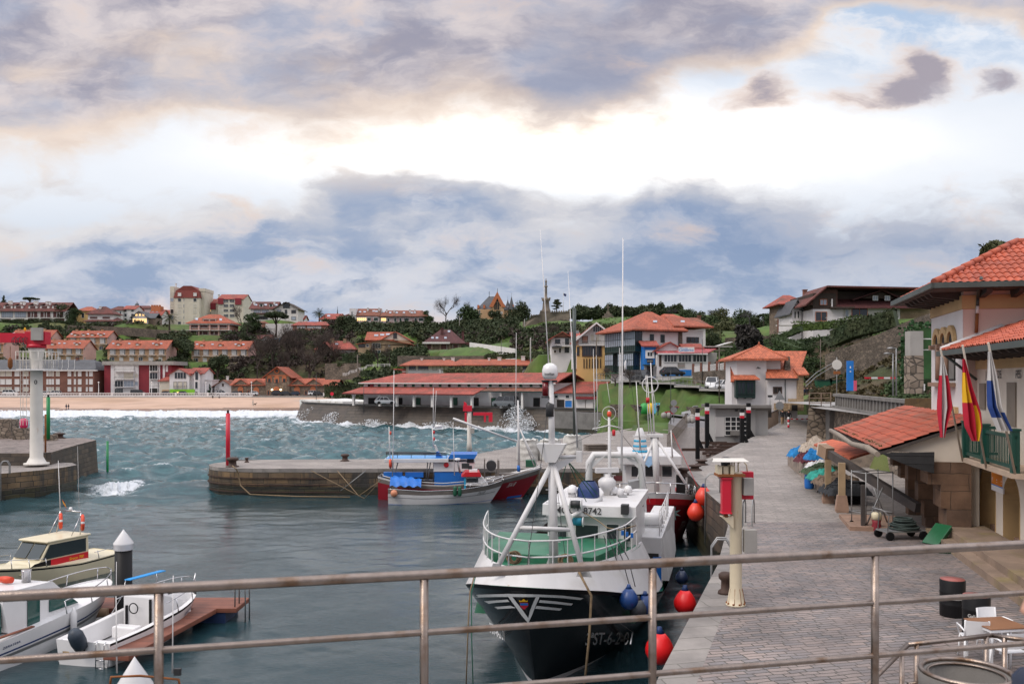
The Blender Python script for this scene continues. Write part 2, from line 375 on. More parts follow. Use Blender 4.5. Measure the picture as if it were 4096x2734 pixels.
cz(10.1,(1600,237),(1750,237),(1900,237),(2050,237),(2230,235),(1500,250));cz(9.0,(1950,214),(2200,210),(2330,196));cz(6,(1420,240));cz(3.4,(1400,205),(1600,200),(1800,196),(2000,192),(2200,186),(2380,178),(1450,170),(1800,172),(2000,168),(2200,160),(2400,155))
cz(-3.,(1300,190),(1500,150),(1800,140),(2100,125),(2400,110),(1000,150),(600,150),(0,150),(1200,220),(1600,120),(2000,60),(1000,60),(0,80),(2300,70),(2600,70),(2500,90))
cp((2450,1632,141),(2600,1632,137),(2750,1630,128),(2900,1630,118),(2450,1532,148),(2560,1535,142),(2700,1548,134),(2800,1562,128),(2930,1578,119.5),(2400,1524,158),(2500,1524,151),(2560,1527,147.5),(2700,1540,139.5),(2850,1562,130),(2950,1575,124),(2420,1492,172),(2600,1504,148),(2750,1504,146),(2900,1500,140),(2600,1495,166),(2300,1480,178),(2350,1478,175),(2200,1412,195),(2290,1412,190),(2600,1440,200),(2800,1440,190),(2450,1330,290),(2700,1320,280),(2850,1330,250),(2950,1390,190),(3000,1420,165),(3120,1390,170),(3100,1450,150),(2900,1300,320),(3100,1290,300),(3200,1300,240),(3250,1310,185),(3400,1308,178),(3600,1280,172),(3760,1265,165),(3250,1370,165),(3400,1345,160),(3600,1315,150),(3700,1310,140),(3400,1430,138),(3500,1400,135),(3650,1350,128),(3260,1480,140),(3400,1500,122),(3500,1480,115),(3620,1440,108),(3720,1400,104),(3000,1640,98),(3150,1600,112),(3240,1594,121),(3330,1570,122),(3420,1560,112),(3600,1565,96),(3720,1570,84),(3260,1545,140),(3250,1565,132),(3800,1500,78),(3900,1400,76),(4000,1250,78),(4300,1150,75),(4500,1100,90),(3850,1300,110))
cz(6.4,(3600,58),(3700,54),(3700,64),(3560,70),(3640,76),(3460,80),(3500,90),(3420,95),(3800,60))
cz(2.,(3100,60),(3300,60),(3500,50),(3800,40),(4200,35),(3000,85),(3200,85),(2850,110),(2750,118),(2650,120));cz(4,(4400,48),(4100,55))
CPA=np.array(CP)
def hzv(X,Y):
 X=np.asarray(X,float);Y=np.asarray(Y,float);out=np.zeros(X.size);XX=X.ravel();YY=Y.ravel()
 for i in range(0,XX.size,4000):
  dx=XX[i:i+4000,None]-CPA[None,:,0];dy=YY[i:i+4000,None]-CPA[None,:,1]
  w=1/((dx*dx+dy*dy)+3.)**2.0;out[i:i+4000]=(w*CPA[None,:,2]).sum(1)/w.sum(1)
 return out.reshape(X.shape)
def hz(x,y):return float(hzv(np.array([x]),np.array([y]))[0])
def gp(px,d):
 x=(px-CX)/F*d;return Vector((x,d,hz(x,d)))
EDGE=[(-6,-4.5),(4,-1.4),(10,.7),(16.4,2.77),(26,6.1),(33.2,8.2),(38,9.2),(44,9.65),(52.6,10.5),(60.7,13.4),(80.7,22.4),(92,27.5),(104,33.)]
RIGHT=[(-6,30),(20,30),(30,25),(36,21),(40,20.6),(50,22.6),(73,27.),(74,36),(92,34.5),(104,38.)]
CPK=[(92,28),(104,28),(118,28.7),(128,25.7),(137,21.6),(141,16.2),(148,6)]
BW=[(-49.5,206),(-46,195),(-33.8,181),(-2.2,163),(15,151),(27,142)]
def terrain():
 xs=np.concatenate([np.arange(-420,-60,4.),np.arange(-60,130,2.2),np.arange(130,420,8.)]);ys=np.concatenate([np.arange(46,200,2.2),np.arange(200,470,3.4),np.arange(470,1000,20.)])
 X,Y=np.meshgrid(xs,ys);Z=hzv(X,Y)
 rng=np.random.default_rng(3);Z+=rng.normal(0,.12,Z.shape)
 k=Y/F;PX=X/k+CX
 bx=np.array([p[0]for p in BW]);by=np.array([p[1]for p in BW])
 Z[(X>-60)&(X<13)&(Y<np.interp(X,bx,by)+3)]=-5;Z[(X<-26)&(Y<299.5)]=-5
 q=(X>-56)&(X<15)&(Y>np.interp(X,bx,by))&(Y<np.interp(X,bx,by)+np.where(X<8,34,16));Z[q]=np.minimum(Z[q],3.4)
 Z[(X>10)&(X<27)&(Y<np.interp(X,bx,by)+1)&(Y>96)&(Y<132)&(X<5.9+(Y-103)*.53)]=-5
 rt=np.interp(Y,[q[0]for q in RIGHT],[q[1]for q in RIGHT]);q=(X<rt)&(Y<108);Z[q]=np.minimum(Z[q],1.)
 rt=np.interp(Y,[q[0]for q in CPK],[q[1]for q in CPK]);q=(X<rt+.4)&(Y>92)&(Y<148);Z[q]=np.minimum(Z[q],2.5)
 V=np.stack([X,Y,Z],-1).reshape(-1,3);nx=len(xs)
 i=np.arange(len(ys)-1)[:,None]*nx+np.arange(nx-1)[None];Fq=np.stack([i,i+1,i+nx+1,i+nx],-1).reshape(-1,4)
 c=V[Fq].mean(1);px=c[:,0]/(c[:,1]/F)+CX;py=HY-(c[:,2]-EZ)*F/c[:,1];d=c[:,1]
 mi=np.zeros(len(Fq),np.int32)
 mi[((px>2050)&(px<2560)&(d>300)&(py>1262))|((px>1880)&(px<2200)&(d>255)&(d<330))|((px>2430)&(px<2960)&(d>110)&(d<156)&(py>1525))|((px>1620)&(px<1900)&(d>300)&(d<322))|((px>1470)&(px<1640)&(d>370)&(d<400))]=1
 mi[(px>3230)&(d<175)&(d>70)&(px<3900)&(py>1330)]=2
 mi[(px>900)&(px<1420)&(d>326)&(d<380)]=2
 tag(np_mesh('hillside',V,Fq,[m_grass,m_lawn,m_scrubsoil],smooth=True,mi=mi),kind='structure')
terrain()
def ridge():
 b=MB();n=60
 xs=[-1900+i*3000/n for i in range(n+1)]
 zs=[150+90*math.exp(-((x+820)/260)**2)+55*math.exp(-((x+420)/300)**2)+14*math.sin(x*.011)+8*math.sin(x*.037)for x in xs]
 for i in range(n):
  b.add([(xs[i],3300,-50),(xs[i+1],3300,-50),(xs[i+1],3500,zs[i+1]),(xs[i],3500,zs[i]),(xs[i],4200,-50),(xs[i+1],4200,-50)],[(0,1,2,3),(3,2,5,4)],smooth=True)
 tag(b.build('hills',mat('hazy blue hills',(.20,.27,.40),.95,.1,.003)),kind='structure')  # distance haze is put into the hills' blue base colour
ridge()
def interp(tab,d):
 for(a,p),(b,q)in zip(tab,tab[1:]):
  if d<=b:return p+(q-p)*(d-a)/(b-a)
 return tab[-1][1]
def qz(d):return interp([(-9,3.3),(62,3.3),(92,3.9),(104,4.7),(121,6.2),(140,7.6)],d)
def quay():
 b=MB();ds=[-6+i*1.0 for i in range(111)]
 for a,c in zip(ds,ds[1:]):
  l0,l1=interp(EDGE,a),interp(EDGE,c);r0,r1=interp(RIGHT,a),interp(RIGHT,c);z0,z1=qz(a),qz(c);k=.75
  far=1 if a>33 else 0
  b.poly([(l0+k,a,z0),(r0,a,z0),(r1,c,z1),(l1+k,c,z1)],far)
  b.poly([(l0,a,z0+.0),(l0+k,a,z0),(l1+k,c,z1),(l1,c,z1)],2)
  m0,m1=1.25+.25*math.sin(a*.9),1.25+.25*math.sin(c*.9);b.poly([(l0,a,z0),(l1,c,z1),(l1-.07,c,m1),(l0-.07,a,m0)],3);b.poly([(l0-.07,a,m0),(l1-.07,c,m1),(l1-.13,c,-2),(l0-.13,a,-2)],4)
 o=b.build('quay',[m_cobble,m_cobble_far,m_kerb,m_quaywall,m_tide]);tag(o,kind='structure')
 uvl=o.data.uv_layers[0].data;ca,sa=math.cos(-.24),math.sin(-.24)
 for p in o.data.polygons:
  if p.material_index in(0,1,2):
   for li,vi in zip(p.loop_indices,p.vertices):
    x,y,z=o.data.vertices[vi].co;uvl[li].uv=(x*ca-y*sa,x*sa+y*ca)
quay()
def sheet(name,pts,m,skirt=None,ms=None,kind='structure'):
 b=MB();b.poly(pts,0)
 if skirt is not None:
  n=len(pts)
  for i in range(n):
   p,q=pts[i],pts[(i+1)%n]
   b.poly([p,(p[0],p[1],.75 if skirt<0 else skirt),(q[0],q[1],.75 if skirt<0 else skirt),q],1);skirt<0 and b.poly([(p[0],p[1],.75),(p[0],p[1],skirt),(q[0],q[1],skirt),(q[0],q[1],.75)],2)
 return tag(b.build(name,[m,ms or m,m_tide]),kind=kind)
b=MB()
for i in range(12):
 t0,t1=i/12,(i+1)/12;d0,d1=56+36*t0,56+36*t1;f=lambda d:-.5+(d-56)*(4.35/36)
 l=lambda d:10.+(d-67.5)*.34
 b.poly([(l(d0),d0,f(d0)),(interp(EDGE,d0)-.05,d0,f(d0)),(interp(EDGE,d1)-.05,d1,f(d1)),(l(d1),d1,f(d1))])
tag(b.build('slipway',m_wet),kind='structure')
pts=[(10.,67.5),(18.3,92.),(20,112),(26.,141.),(5.9,103.),(-3.4,80.7),(-5.4,77.2),(-11.8,75.6),(-23.7,75.)]
for i in range(9):
 a=math.pi*(.62+i*.86/8);pts.append((-19.7+4.6*math.cos(a)*1.05,71.2+3.75*math.sin(a)))
pts.append((-15.3,67.3))
pts=[(x,y,2.0)for x,y in pts]
b=MB();b.poly(pts,0)
n=len(pts)
for i in range(n):
 p,q=Vector(pts[i]),Vector(pts[(i+1)%n]);e=q-p;nr=Vector((e.y,-e.x,0)).normalized()*.0
 for z0,z1,mi,o in((2.0,1.72,1,.06),(1.72,.6,2,0.),(.6,-2,3,0.)):
  b.poly([(p.x,p.y,z0),(p.x,p.y,z1),(q.x,q.y,z1),(q.x,q.y,z0)],mi)
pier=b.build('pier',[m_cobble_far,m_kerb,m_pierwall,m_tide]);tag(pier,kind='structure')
sheet('car_park',[(18.3,92.004,3.55),(27.,92,3.8),(29,104,4.0),(29.7,118,3.9),(26.7,128,3.8),(22.6,137,3.7),(17.2,141,3.6),(7,148,3.6),(14,142,3.4),(26,141,3.3),(20,112,3.3)],m_asphalt,-1,m_conc_dark)
b=MB()
for(x0,y0),(x1,y1)in zip(BW,BW[1:]):
 b.poly([(x0,y0,3.6),(x1,y1,3.6),(x1-1.4,y1-3.4,-2),(x0-1.4,y0-3.4,-2)],0)
 b.poly([(x0-.25,y0-.35,3.95),(x1-.25,y1-.35,3.95),(x1,y1,3.6),(x0,y0,3.6)],1)
 b.poly([(x0-.25,y0-.35,3.95),(x0+.6,y0+1.0,3.95),(x1+.6,y1+1.0,3.95),(x1-.25,y1-.35,3.95)],1)
tag(b.build('breakwater',[m_darkwall,m_conc_dark]),kind='structure')
sheet('fish_quay',[(x+.5,y+1,3.88)for x,y in BW]+[(30,160,3.88),(15,192,3.88),(-55,215,3.88)],m_pave)
b=MB();b.prism([(-50,206,4.3),(-36,186,4.3),(-36,186,2.2),(-50,206,2.2)],(3.0,1.6,0));b.prism([(-49,207,3.95),(-36,188,3.95),(-28,190,3.95),(-42,222,3.95)],(0,0,.25))
tag(b.build('white_ramp',mat('lime washed concrete',(.62,.62,.60),.8,.1,.4,col2=(.30,.29,.22),c2s=.5,c2t=.6)),kind='structure')
pts=[(-80,60,2.02),(-60,61.2,2.02),(-37.2,63.6,2.02),(-35.6,66.0,2.02),(-35.0,68.0,2.02),(-34.9,70.2,2.02),(-36.2,72,2.02),(-80,76,2.02)]
o=sheet('landing',pts,m_cobble_far,-2,m_pierwall)
pts=[(-90,70.6,3.0),(-38.,69.6,3.0),(-37.1,70.4,3.0),(-39.2,79,3.0),(-40.4,85.,3.0),(-43,88,3.0),(-90,90,3.0)]
b=MB();b.poly(pts)
for p,q in zip(pts,pts[1:]):b.poly([p,(p[0]+.45,p[1]-.3,-2),(q[0]+.45,q[1]-.3,-2),q],1)
tag(b.build('mole',[mat('mole paving',(.23,.185,.165),.7,.25,.6,.8,8,col2=(.16,.13,.115),tex='stone',tp=(1.4,)),m_quaywall]),kind='structure')
def beach():
 def fn(u,v):
  x=-330+u*(292);d=244+v*58;z=-.55+v*3.45+.12*math.sin(x*.11)*(1-v)
  return(x,d,z)
 b=MB();b.grid(fn,90,24,mf=lambda u,v:1 if v<.30+.04*math.sin(u*23)else 0)
 tag(b.build('beach',[m_sand,m_wetsand]),kind='structure')
beach()
sheet('promenade',[(-340,302.3,3.55),(-26,302.3,3.55),(-26,330,3.55),(-340,330,3.55)],m_asphalt)
def water():
 d=6.0;rows=[]
 while d<262:rows.append(d);d*=1.0066 if d<120 else 1.0085
 D=np.array(rows);T=np.linspace(-.78,.62,900)
 Y=np.repeat(D[:,None],len(T),1);X=Y*T[None]
 rng=np.random.default_rng(8);Z=np.zeros_like(X)
 outside=1/(1+np.exp(-(Y-(78+np.clip(X+4,0,40)*1.55))/3.2));gapw=np.exp(-((X+29)/7.0)**2)*np.clip((Y-45)/30,0,1)
 rough=np.clip(outside+gapw*.75,0,1)
 lee=1/(1+np.exp(-(Y-30)/9.))
 for k in range(46):
  lam=.75*1.11**k if k<30 else rng.uniform(2.5,13);ang=rng.normal(-1.45,.5);kx,ky=2*math.pi/lam*math.cos(ang),2*math.pi/lam*math.sin(ang)
  ph=rng.uniform(0,6.28);amp=.0135*lam**.62
  fade=np.clip(lam/(Y*.0066*2.4)-.6,0,1)
  a=amp*((.12+.16*lee)*(lam<2.2)*1.0+.07*(lam>=2.2)+rough*(1.5 if lam>2 else.8))*fade
  wx=X+.5*np.sin(Y*.11+k)+.3*np.sin(X*.23+k*2);wy=Y+.5*np.sin(X*.13+k)
  s=np.sin(wx*kx+wy*ky+ph);Z+=a*(1-2*np.abs(s)**1.3 if k%3==0 else s)
 crest=Z.copy()
 foam=np.clip((crest-.30)*3.2,0,1)*rough*.55
 foam=np.maximum(foam,np.clip((Y-194)/20,0,1)*(X<-20)*.92)
 bx=np.array([p[0]for p in BW]);by=np.array([p[1]for p in BW])
 wallY=np.interp(X,bx-1.,by-3.2);dist=wallY-Y
 foam=np.maximum(foam,np.clip(1-np.abs(dist-1.)/13,0,1)**1.2*((X>-52)&(X<26))*.95)
 foam=np.maximum(foam,np.exp(-((X+32.)/2.6)**2-((Y-71.5)/3.2)**2)*.9);foam=np.maximum(foam,np.exp(-((X+21)/6)**2-((Y-93)/4.5)**2)*.42)
 foam=np.maximum(foam,.44*rough*np.clip((Y-80)/110,0,1));foam=np.maximum(foam,.10*rough)
 Z+=.28*np.clip(foam-.4,0,1)*rng.normal(0,1,Z.shape)*(Y>60)
 Z[(Y>247)]*=.3
 V=np.stack([X,Y,Z],-1).reshape(-1,3);nx=len(T)
 i=np.arange(len(D)-1)[:,None]*nx+np.arange(nx-1)[None];Fq=np.stack([i,i+1,i+nx+1,i+nx],-1).reshape(-1,4)
 m=bpy.data.materials.new('sea water');m.use_nodes=True;nt=m.node_tree;bs=nt.nodes['Principled BSDF']
 at=nt.nodes.new('ShaderNodeAttribute');at.attribute_name='foam'
 ar=nt.nodes.new('ShaderNodeAttribute');ar.attribute_name='open_sea'
 geo=nt.nodes.new('ShaderNodeNewGeometry').outputs['Position']
 gx,gy,gz=SEP(nt,geo)
 n=NZ(nt,XYZ(nt,M(nt,'MULTIPLY',gx,.55),M(nt,'MULTIPLY',gy,1.1),gz),.9,9,.68,.6)
 n2_=NZ(nt,geo,3.2,6,.7,.4)
 c=MX(nt,ar.outputs['Fac'],(.016,.040,.048),(.016,.062,.076))
 c=MX(nt,M(nt,'MULTIPLY',SS(nt,n,.4,.65),ar.outputs['Fac']),c,(.038,.112,.125))
 fm=SS(nt,M(nt,'ADD',M(nt,'MULTIPLY',at.outputs['Fac'],1.),M(nt,'MULTIPLY',M(nt,'SUBTRACT',M(nt,'ADD',M(nt,'MULTIPLY',n,.65),M(nt,'MULTIPLY',n2_,.35)),.5),2.3)),.38,.82)
 fm=M(nt,'MULTIPLY',fm,SS(nt,at.outputs['Fac'],.0,.3))
 c=MX(nt,fm,c,(.60,.63,.66))
 nt.links.new(c,bs.inputs['Base Color'])
 nt.links.new(MX(nt,fm,(.07,)*3,(.7,)*3),bs.inputs['Roughness']);bs.inputs['IOR'].default_value=1.36
 bn=nt.nodes.new('ShaderNodeBump');bn.inputs['Distance'].default_value=.05;nt.links.new(M(nt,'MULTIPLY_ADD',ar.outputs['Fac'],.45,SS(nt,NZ(nt,geo,.16,4,.6,1.),.35,.65,.14,.34)),bn.inputs['Strength'])
 h=M(nt,'ADD',NZ(nt,XYZ(nt,M(nt,'MULTIPLY',gx,.6),M(nt,'MULTIPLY',gy,1.6)),6.5,6,.62,.6),M(nt,'MULTIPLY',NZ(nt,geo,21.,3,.6),.25))
 nt.links.new(h,bn.inputs['Height']);nt.links.new(bn.outputs[0],bs.inputs['Normal'])
 o=np_mesh('water',V,Fq,m,smooth=True);tag(o,kind='structure')
 for nm,arr in(('foam',foam),('open_sea',rough)):
  a=o.data.attributes.new(nm,'FLOAT','POINT');a.data.foreach_set('value',arr.astype(np.float32).ravel())
water()
def strip(name,near,far,m):
 b=MB()
 for(a,c),(e,f_)in zip(zip(near,near[1:]),zip(far,far[1:])):b.poly([a,c,f_,e])
 return tag(b.build(name,m),kind='structure')
rn=[P(2380,1523,152),P(2450,1528,148),P(2560,1532,142),P(2700,1545,134),P(2800,1559,128),P(2930,1575,119.5),P(3060,1590,113)]
RAMP=[v+Vector((0,0,.25))for v in rn]
strip('ramp_road',RAMP,[v+Vector((2.6,5.6,.05))for v in RAMP],m_asphalt)
sheet('terrace',[(24.9,73,6.55),(22.5,50,6.55),(20.7,41,6.55),(33,44,6.55),(48,80,6.55),(38,98,6.55),(30,98,6.35),(27.5,77,6.55)],m_pave)
m_tile=mat('orange roof tiles',(.33,.082,.042),.8,.2,.4,.5,col2=(.24,.075,.04),c2s=.25,c2t=.60,tex='tile')
m_tile_red=mat('red roof tiles',(.31,.066,.046),.8,.22,.4,.5,col2=(.17,.06,.04),c2s=.3,c2t=.58,tex='tile')
m_tile_dark=mat('old dark roof tiles',(.135,.038,.03),.85,.25,.5,.5,col2=(.08,.035,.03),c2s=.3,tex='tile')
m_tile_brown=mat('mossy brown tiles',(.22,.075,.045),.85,.25,.5,.5,col2=(.11,.06,.04),c2s=.4,tex='tile')
m_slate=mat('slate',(.075,.078,.088),.6,.2,.5,.4,tex='brick',tp=(.4,.3,.01),col2=(.06,.062,.07))
m_maroonroof=mat('maroon tiles',(.085,.024,.024),.75,.2,.5,.5,tex='tile')
m_cream=mat('cream render',(.56,.51,.42),.8,.09,.4,streak=(.25,.03,(.36,.32,.26)))
m_offwhite=mat('off white render',(.60,.575,.55),.8,.08,.4,streak=(.3,.02,(.42,.39,.36)))
m_stained=mat('stained render',(.46,.38,.38),.85,.15,.3,col2=(.30,.16,.15),c2s=.16,c2t=.6)
m_pink=mat('pink render',(.58,.36,.31),.8,.1,.4)
m_ochre=mat('ochre render',(.46,.29,.17),.8,.12,.4)
m_yellowr=mat('yellow render',(.62,.40,.16),.8,.08,.4)
m_brickw=mat('brick',(.21,.085,.055),.85,.15,.5,.4,tex='brick',tp=(.5,.25,.02),col2=(.155,.06,.04),tmort=(.18,.12,.10))
m_brickpink=mat('pale brick',(.34,.175,.125),.85,.12,.5)
m_rubble=mat('rubble wall',(.24,.18,.13),.9,.2,.6,.8,6,tex='stone',tp=(1.6,),col2=(.14,.10,.075),tmort=(.10,.075,.055))
m_sandstone=mat('yellow stone',(.40,.29,.18),.9,.15,.5,.4,tex='brick',tp=(.7,.35,.02),col2=(.33,.24,.15))
m_orangebrick=mat('orange brick trim',(.43,.14,.06),.8,.12,1)
m_crimson=mat('crimson panels',(.21,.014,.025),.6,.1,.5)
m_glass=mat('window glass',(.025,.028,.033),.12,0,spec=.6)
m_glassb=mat('bright window glass',(.30,.34,.40),.12,.15,.3,spec=.6)
m_shut=mat('white roller shutter',(.62,.60,.58),.6,.06,1)
m_shutc=mat('cream roller shutter',(.50,.46,.38),.6,.06,1)
m_maroon=mat('maroon shutter',(.085,.025,.022),.6,.1,1)
m_green=mat('green timber',(.012,.085,.045),.5,.12,1)
m_dgreen=mat('bottle green paint',(.008,.028,.024),.45,.1,1)
m_lit=mat('lit window',(1.,.62,.25),.5,0,emit=1.1)
m_lamp=mat('lamp glow',(1.,.78,.45),.5,0,emit=4.)
m_wframe=mat('window frame white',(.66,.65,.63),.5,.04,1)
m_bframe=mat('window frame brown',(.06,.035,.025),.6,.1,1)
m_dark=mat('dark recess',(.02,.018,.017),.8,.1,1)
m_timber=mat('dark timber',(.045,.028,.02),.75,.2,1.5)
m_metal=mat('grey metal',(.25,.25,.25),.45,.1,1,metal=.6)
m_iron=mat('dark iron railing',(.03,.03,.032),.5,.1,1)
m_blue=mat('signal blue',(.012,.16,.50),.5,.08,1)
m_lime=mat('lime green',(.22,.52,.03),.5,.06,1)
m_red=mat('red paint',(.50,.012,.02),.4,.08,.8,streak=(.9,.012,(.2,.02,.01)))
WC={}
class House:
 def __init__(s,name,label,cat,pxc,pb,d,ang=0.,group=None):
  p=P(pxc,pb,d);s.zb=p.z;s.fr=Fr(p.x,p.y,ang);s.root=thing(name,label,cat,p,ang,group);s.pl=None;s.pm=pxc
 def f(s,px,py,y=0.):v=s.fr.y(px,py,y);v.z-=s.zb;return v
 def g(s,px,py,x):v=s.fr.x(px,py,x);v.z-=s.zb;return v
 def wall(s,p0,p1,pe,dep,m,y0=0.,pb=None,name='wall',par=None):
  a,b_=s.f(p0,pe,y0),s.f(p1,pe,y0);z0=s.f(p0,pb,y0).z if pb else-5.
  s.w=(a.x,b_.x,y0,y0+dep,a.z);return MB().box(a.x,b_.x,y0,y0+dep,z0,a.z).build(name,m,par or s.root)
 def roof(s,kind,pr,m,o=.5,t=.22,rl=.0,gm=None,box=None,name='roof',dz=0.):
  x0,x1,y0,y1,z=box or s.w;ym=(y0+y1)/2;zr=s.f(s.pm,pr,ym if kind!='gy' else y0).z;b=MB();z+=dz
  def slab(pts):b.prism(pts,(0,0,-t))
  if kind=='gx':
   k=(zr-z)/(ym-y0);e=z-k*o
   slab([(x0-o,y0-o,e),(x1+o,y0-o,e),(x1+o,ym,zr),(x0-o,ym,zr)]);slab([(x0-o,ym,zr),(x1+o,ym,zr),(x1+o,y1+o,e),(x0-o,y1+o,e)])
   s.pl=(Vector((x0,y0,z)),Vector((0,-k,1)).normalized())
   if gm:[MB().prism([(x,y0,z-.3),(x,y1,z-.3),(x,ym,zr-t)],(.05,0,0)).build('gable',gm,s.root)for x in(x0-.01,x1-.04)]
  elif kind=='gy':
   xm=(x0+x1)/2;k=(zr-z)/(xm-x0);e=z-k*o
   slab([(x0-o,y0-o,e),(xm,y0-o,zr),(xm,y1+o,zr),(x0-o,y1+o,e)]);slab([(xm,y0-o,zr),(x1+o,y0-o,e),(x1+o,y1+o,e),(xm,y1+o,zr)])
   if gm:g=MB();g.prism([(x0,y0+.003,z-.3),(x1,y0+.003,z-.3),(xm,y0+.003,zr-t)],(0,(y1-y0)-.01,0));g.build('gable',gm,s.root)
  elif kind=='hip':
   r=(x1-x0)/2*rl;xm=(x0+x1)/2;A,B=(xm-r,ym,zr),(xm+r,ym,zr)
   c=[(x0-o,y0-o,z),(x1+o,y0-o,z),(x1+o,y1+o,z),(x0-o,y1+o,z)]
   b.poly([c[0],c[1],B,A]);b.poly([c[1],c[2],B]);b.poly([c[2],c[3],A,B]);b.poly([c[3],c[0],A])
   lo=[(p[0],p[1],z-t)for p in c]
   for i in range(4):b.poly([lo[i],lo[(i+1)%4],c[(i+1)%4],c[i]])
   b.poly(lo[::-1]);s.pl=(Vector((x0,y0-o,z)),Vector((0,-(zr-z)/(ym-y0+o),1)).normalized())
  elif kind=='flat':b.box(x0-o,x1+o,y0-o,y1+o,z,zr)
  return b.build(name,m,s.root)
 def hit(s,px,py):
  c=s.fr;o=Vector((-c.ox*c.c-c.oy*c.s,c.ox*c.s-c.oy*c.c,EZ-s.zb));p,n=s.pl
  dv=s.f(px,py,0)-o;return o+dv*((p-o).dot(n)/dv.dot(n))
 def sky(s,*cs,w=12,h=6,m=None):
  for px,py in cs:
   q=[s.hit(px-w/2,py+h/2),s.hit(px+w/2,py+h/2),s.hit(px+w/2,py-h/2),s.hit(px-w/2,py-h/2)]
   MB().prism([v+s.pl[1]*.03 for v in q],s.pl[1]*.1).build('skylight',m or m_glassb,s.root)
 def chim(s,*cs,m=None,y=4.,w=1.):
  for p0,p1,t,bt in cs:
   a,b_=s.f(p0,t,y),s.f(p1,bt,y)
   b=MB().box(a.x,b_.x,y,y+w,b_.z-1.5,a.z);b.box(a.x-.12,b_.x+.12,y-.12,y+w+.12,a.z+.003,a.z+.16);b.build('chimney',m or m_offwhite,s.root)
 def win(s,p0,p1,t,bt,pm=None,fm=None,face='f',at=0.,name='window',fw=.09,mul=0,par=None):
  pm,fm=pm or m_glass,fm or m_wframe
  if face=='f':a,b_=s.f(p0,t,at),s.f(p1,bt,at);w=b_.x-a.x;c=Vector(((a.x+b_.x)/2,at,(a.z+b_.z)/2));rz=0
  else:a,b_=s.g(p0,t,at),s.g(p1,bt,at);w=abs(b_.y-a.y);c=Vector((at,(a.y+b_.y)/2,(s.g((p0+p1)/2,t,at).z+s.g((p0+p1)/2,bt,at).z)/2));rz=-math.pi/2 if face=='l' else math.pi/2
  h=(a.z-b_.z)if face=='f' else abs(s.g((p0+p1)/2,t,at).z-s.g((p0+p1)/2,bt,at).z)
  key=(round(w,1),round(h,1),pm.name,fm.name,mul)
  if key not in WC:
   X,Z,f=w/2,h/2,fw;b=MB()
   b.box(-X-f,X+f,-.10,.02,Z,Z+f);b.box(-X-f,X+f,-.14,.02,-Z-f,-Z);b.box(-X-f,-X,-.10,.02,-Z,Z);b.box(X,X+f,-.10,.02,-Z,Z)
   for i in range(1,mul+1):x=-X+2*X*i/(mul+1);b.box(x-.04,x+.04,-.08,.02,-Z,Z)
   fo=b.build(name,fm,s.root);po=MB().box(-X,X,-.03,.02,-Z,Z).build('pane',pm,fo);WC[key]=(fo.data,po.data)
  else:
   fo=bpy.data.objects.new(name,WC[key][0]);COL.objects.link(fo);fo.parent=s.root
   po=bpy.data.objects.new('pane',WC[key][1]);COL.objects.link(po);po.parent=fo
  fo.location=c;fo.rotation_euler=(0,0,rz);fo.name=name
  if par:fo.parent=par
  return fo
 def row(s,p0,p1,n,w,t,bt,pm=None,fm=None,**k):
  for i in range(n):
   c=p0+(p1-p0)*(i/(n-1)if n>1 else.5);s.win(c-w/2,c+w/2,t,bt,pm,fm,**k)
 def bx(s,name,p0,p1,t,bt,y0,y1,m,par=None):
  a,b_=s.f(p0,t,y0),s.f(p1,bt,y0);return MB().box(a.x,b_.x,y0,y1,b_.z,a.z).build(name,m,par or s.root)
 def balc(s,p0,p1,t,bt,dep=1.0,m=None,slab=None,y=0.):
  """a balcony: slab and railing"""
  a,b_=s.f(p0,t,y-dep),s.f(p1,bt,y-dep);b=MB();b.box(a.x,b_.x,y-dep,y,b_.z-.18,b_.z)
  o=b.build('balcony',slab or m_offwhite,s.root);r=MB()
  n=max(3,int((b_.x-a.x)/.3))
  for i in range(n+1):x=a.x+.02+(b_.x-a.x-.04)*i/n;r.box(x-.02,x+.02,y-dep+.02,y-dep+.06,b_.z,a.z-.06)
  r.box(a.x,b_.x,y-dep+.01,y-dep+.07,a.z-.06,a.z);r.box(a.x,a.x+.05,y-dep+.07,y,a.z-.06,a.z);r.box(b_.x-.05,b_.x,y-dep+.07,y,a.z-.06,a.z)
  r.build('railing',m or m_iron,o);return o
 def dorm(s,p0,p1,t,bt,m,rm,pm=None,o=.25,n=1):
  q=s.hit((p0+p1)/2,bt);y=q.y;a,b_=s.f(p0,t,y),s.f(p1,bt,y);zt=a.z;h=zt-b_.z
  dep=h/max(.05,-s.pl[1].y/s.pl[1].z)+.3;b=MB();xm=(a.x+b_.x)/2;b.box(a.x,b_.x,y,y+dep,b_.z-.4,zt)
  do=b.build('dormer',m,s.root);r=MB();hh=(b_.x-a.x)*.22
  for x,sg in((a.x-o,1),(b_.x+o,-1)):r.prism([(x,y-o,zt),(xm,y-o,zt+hh),(xm,y+dep,zt+hh),(x,y+dep,zt)][::sg],(0,0,-.12))
  r.build('dormer_roof',rm,do);w=b_.x-a.x
  MB().box(a.x+w*.2,b_.x-w*.2,y-.05,y+.02,b_.z+.1,zt-.12).build('pane',pm or m_shut,do)
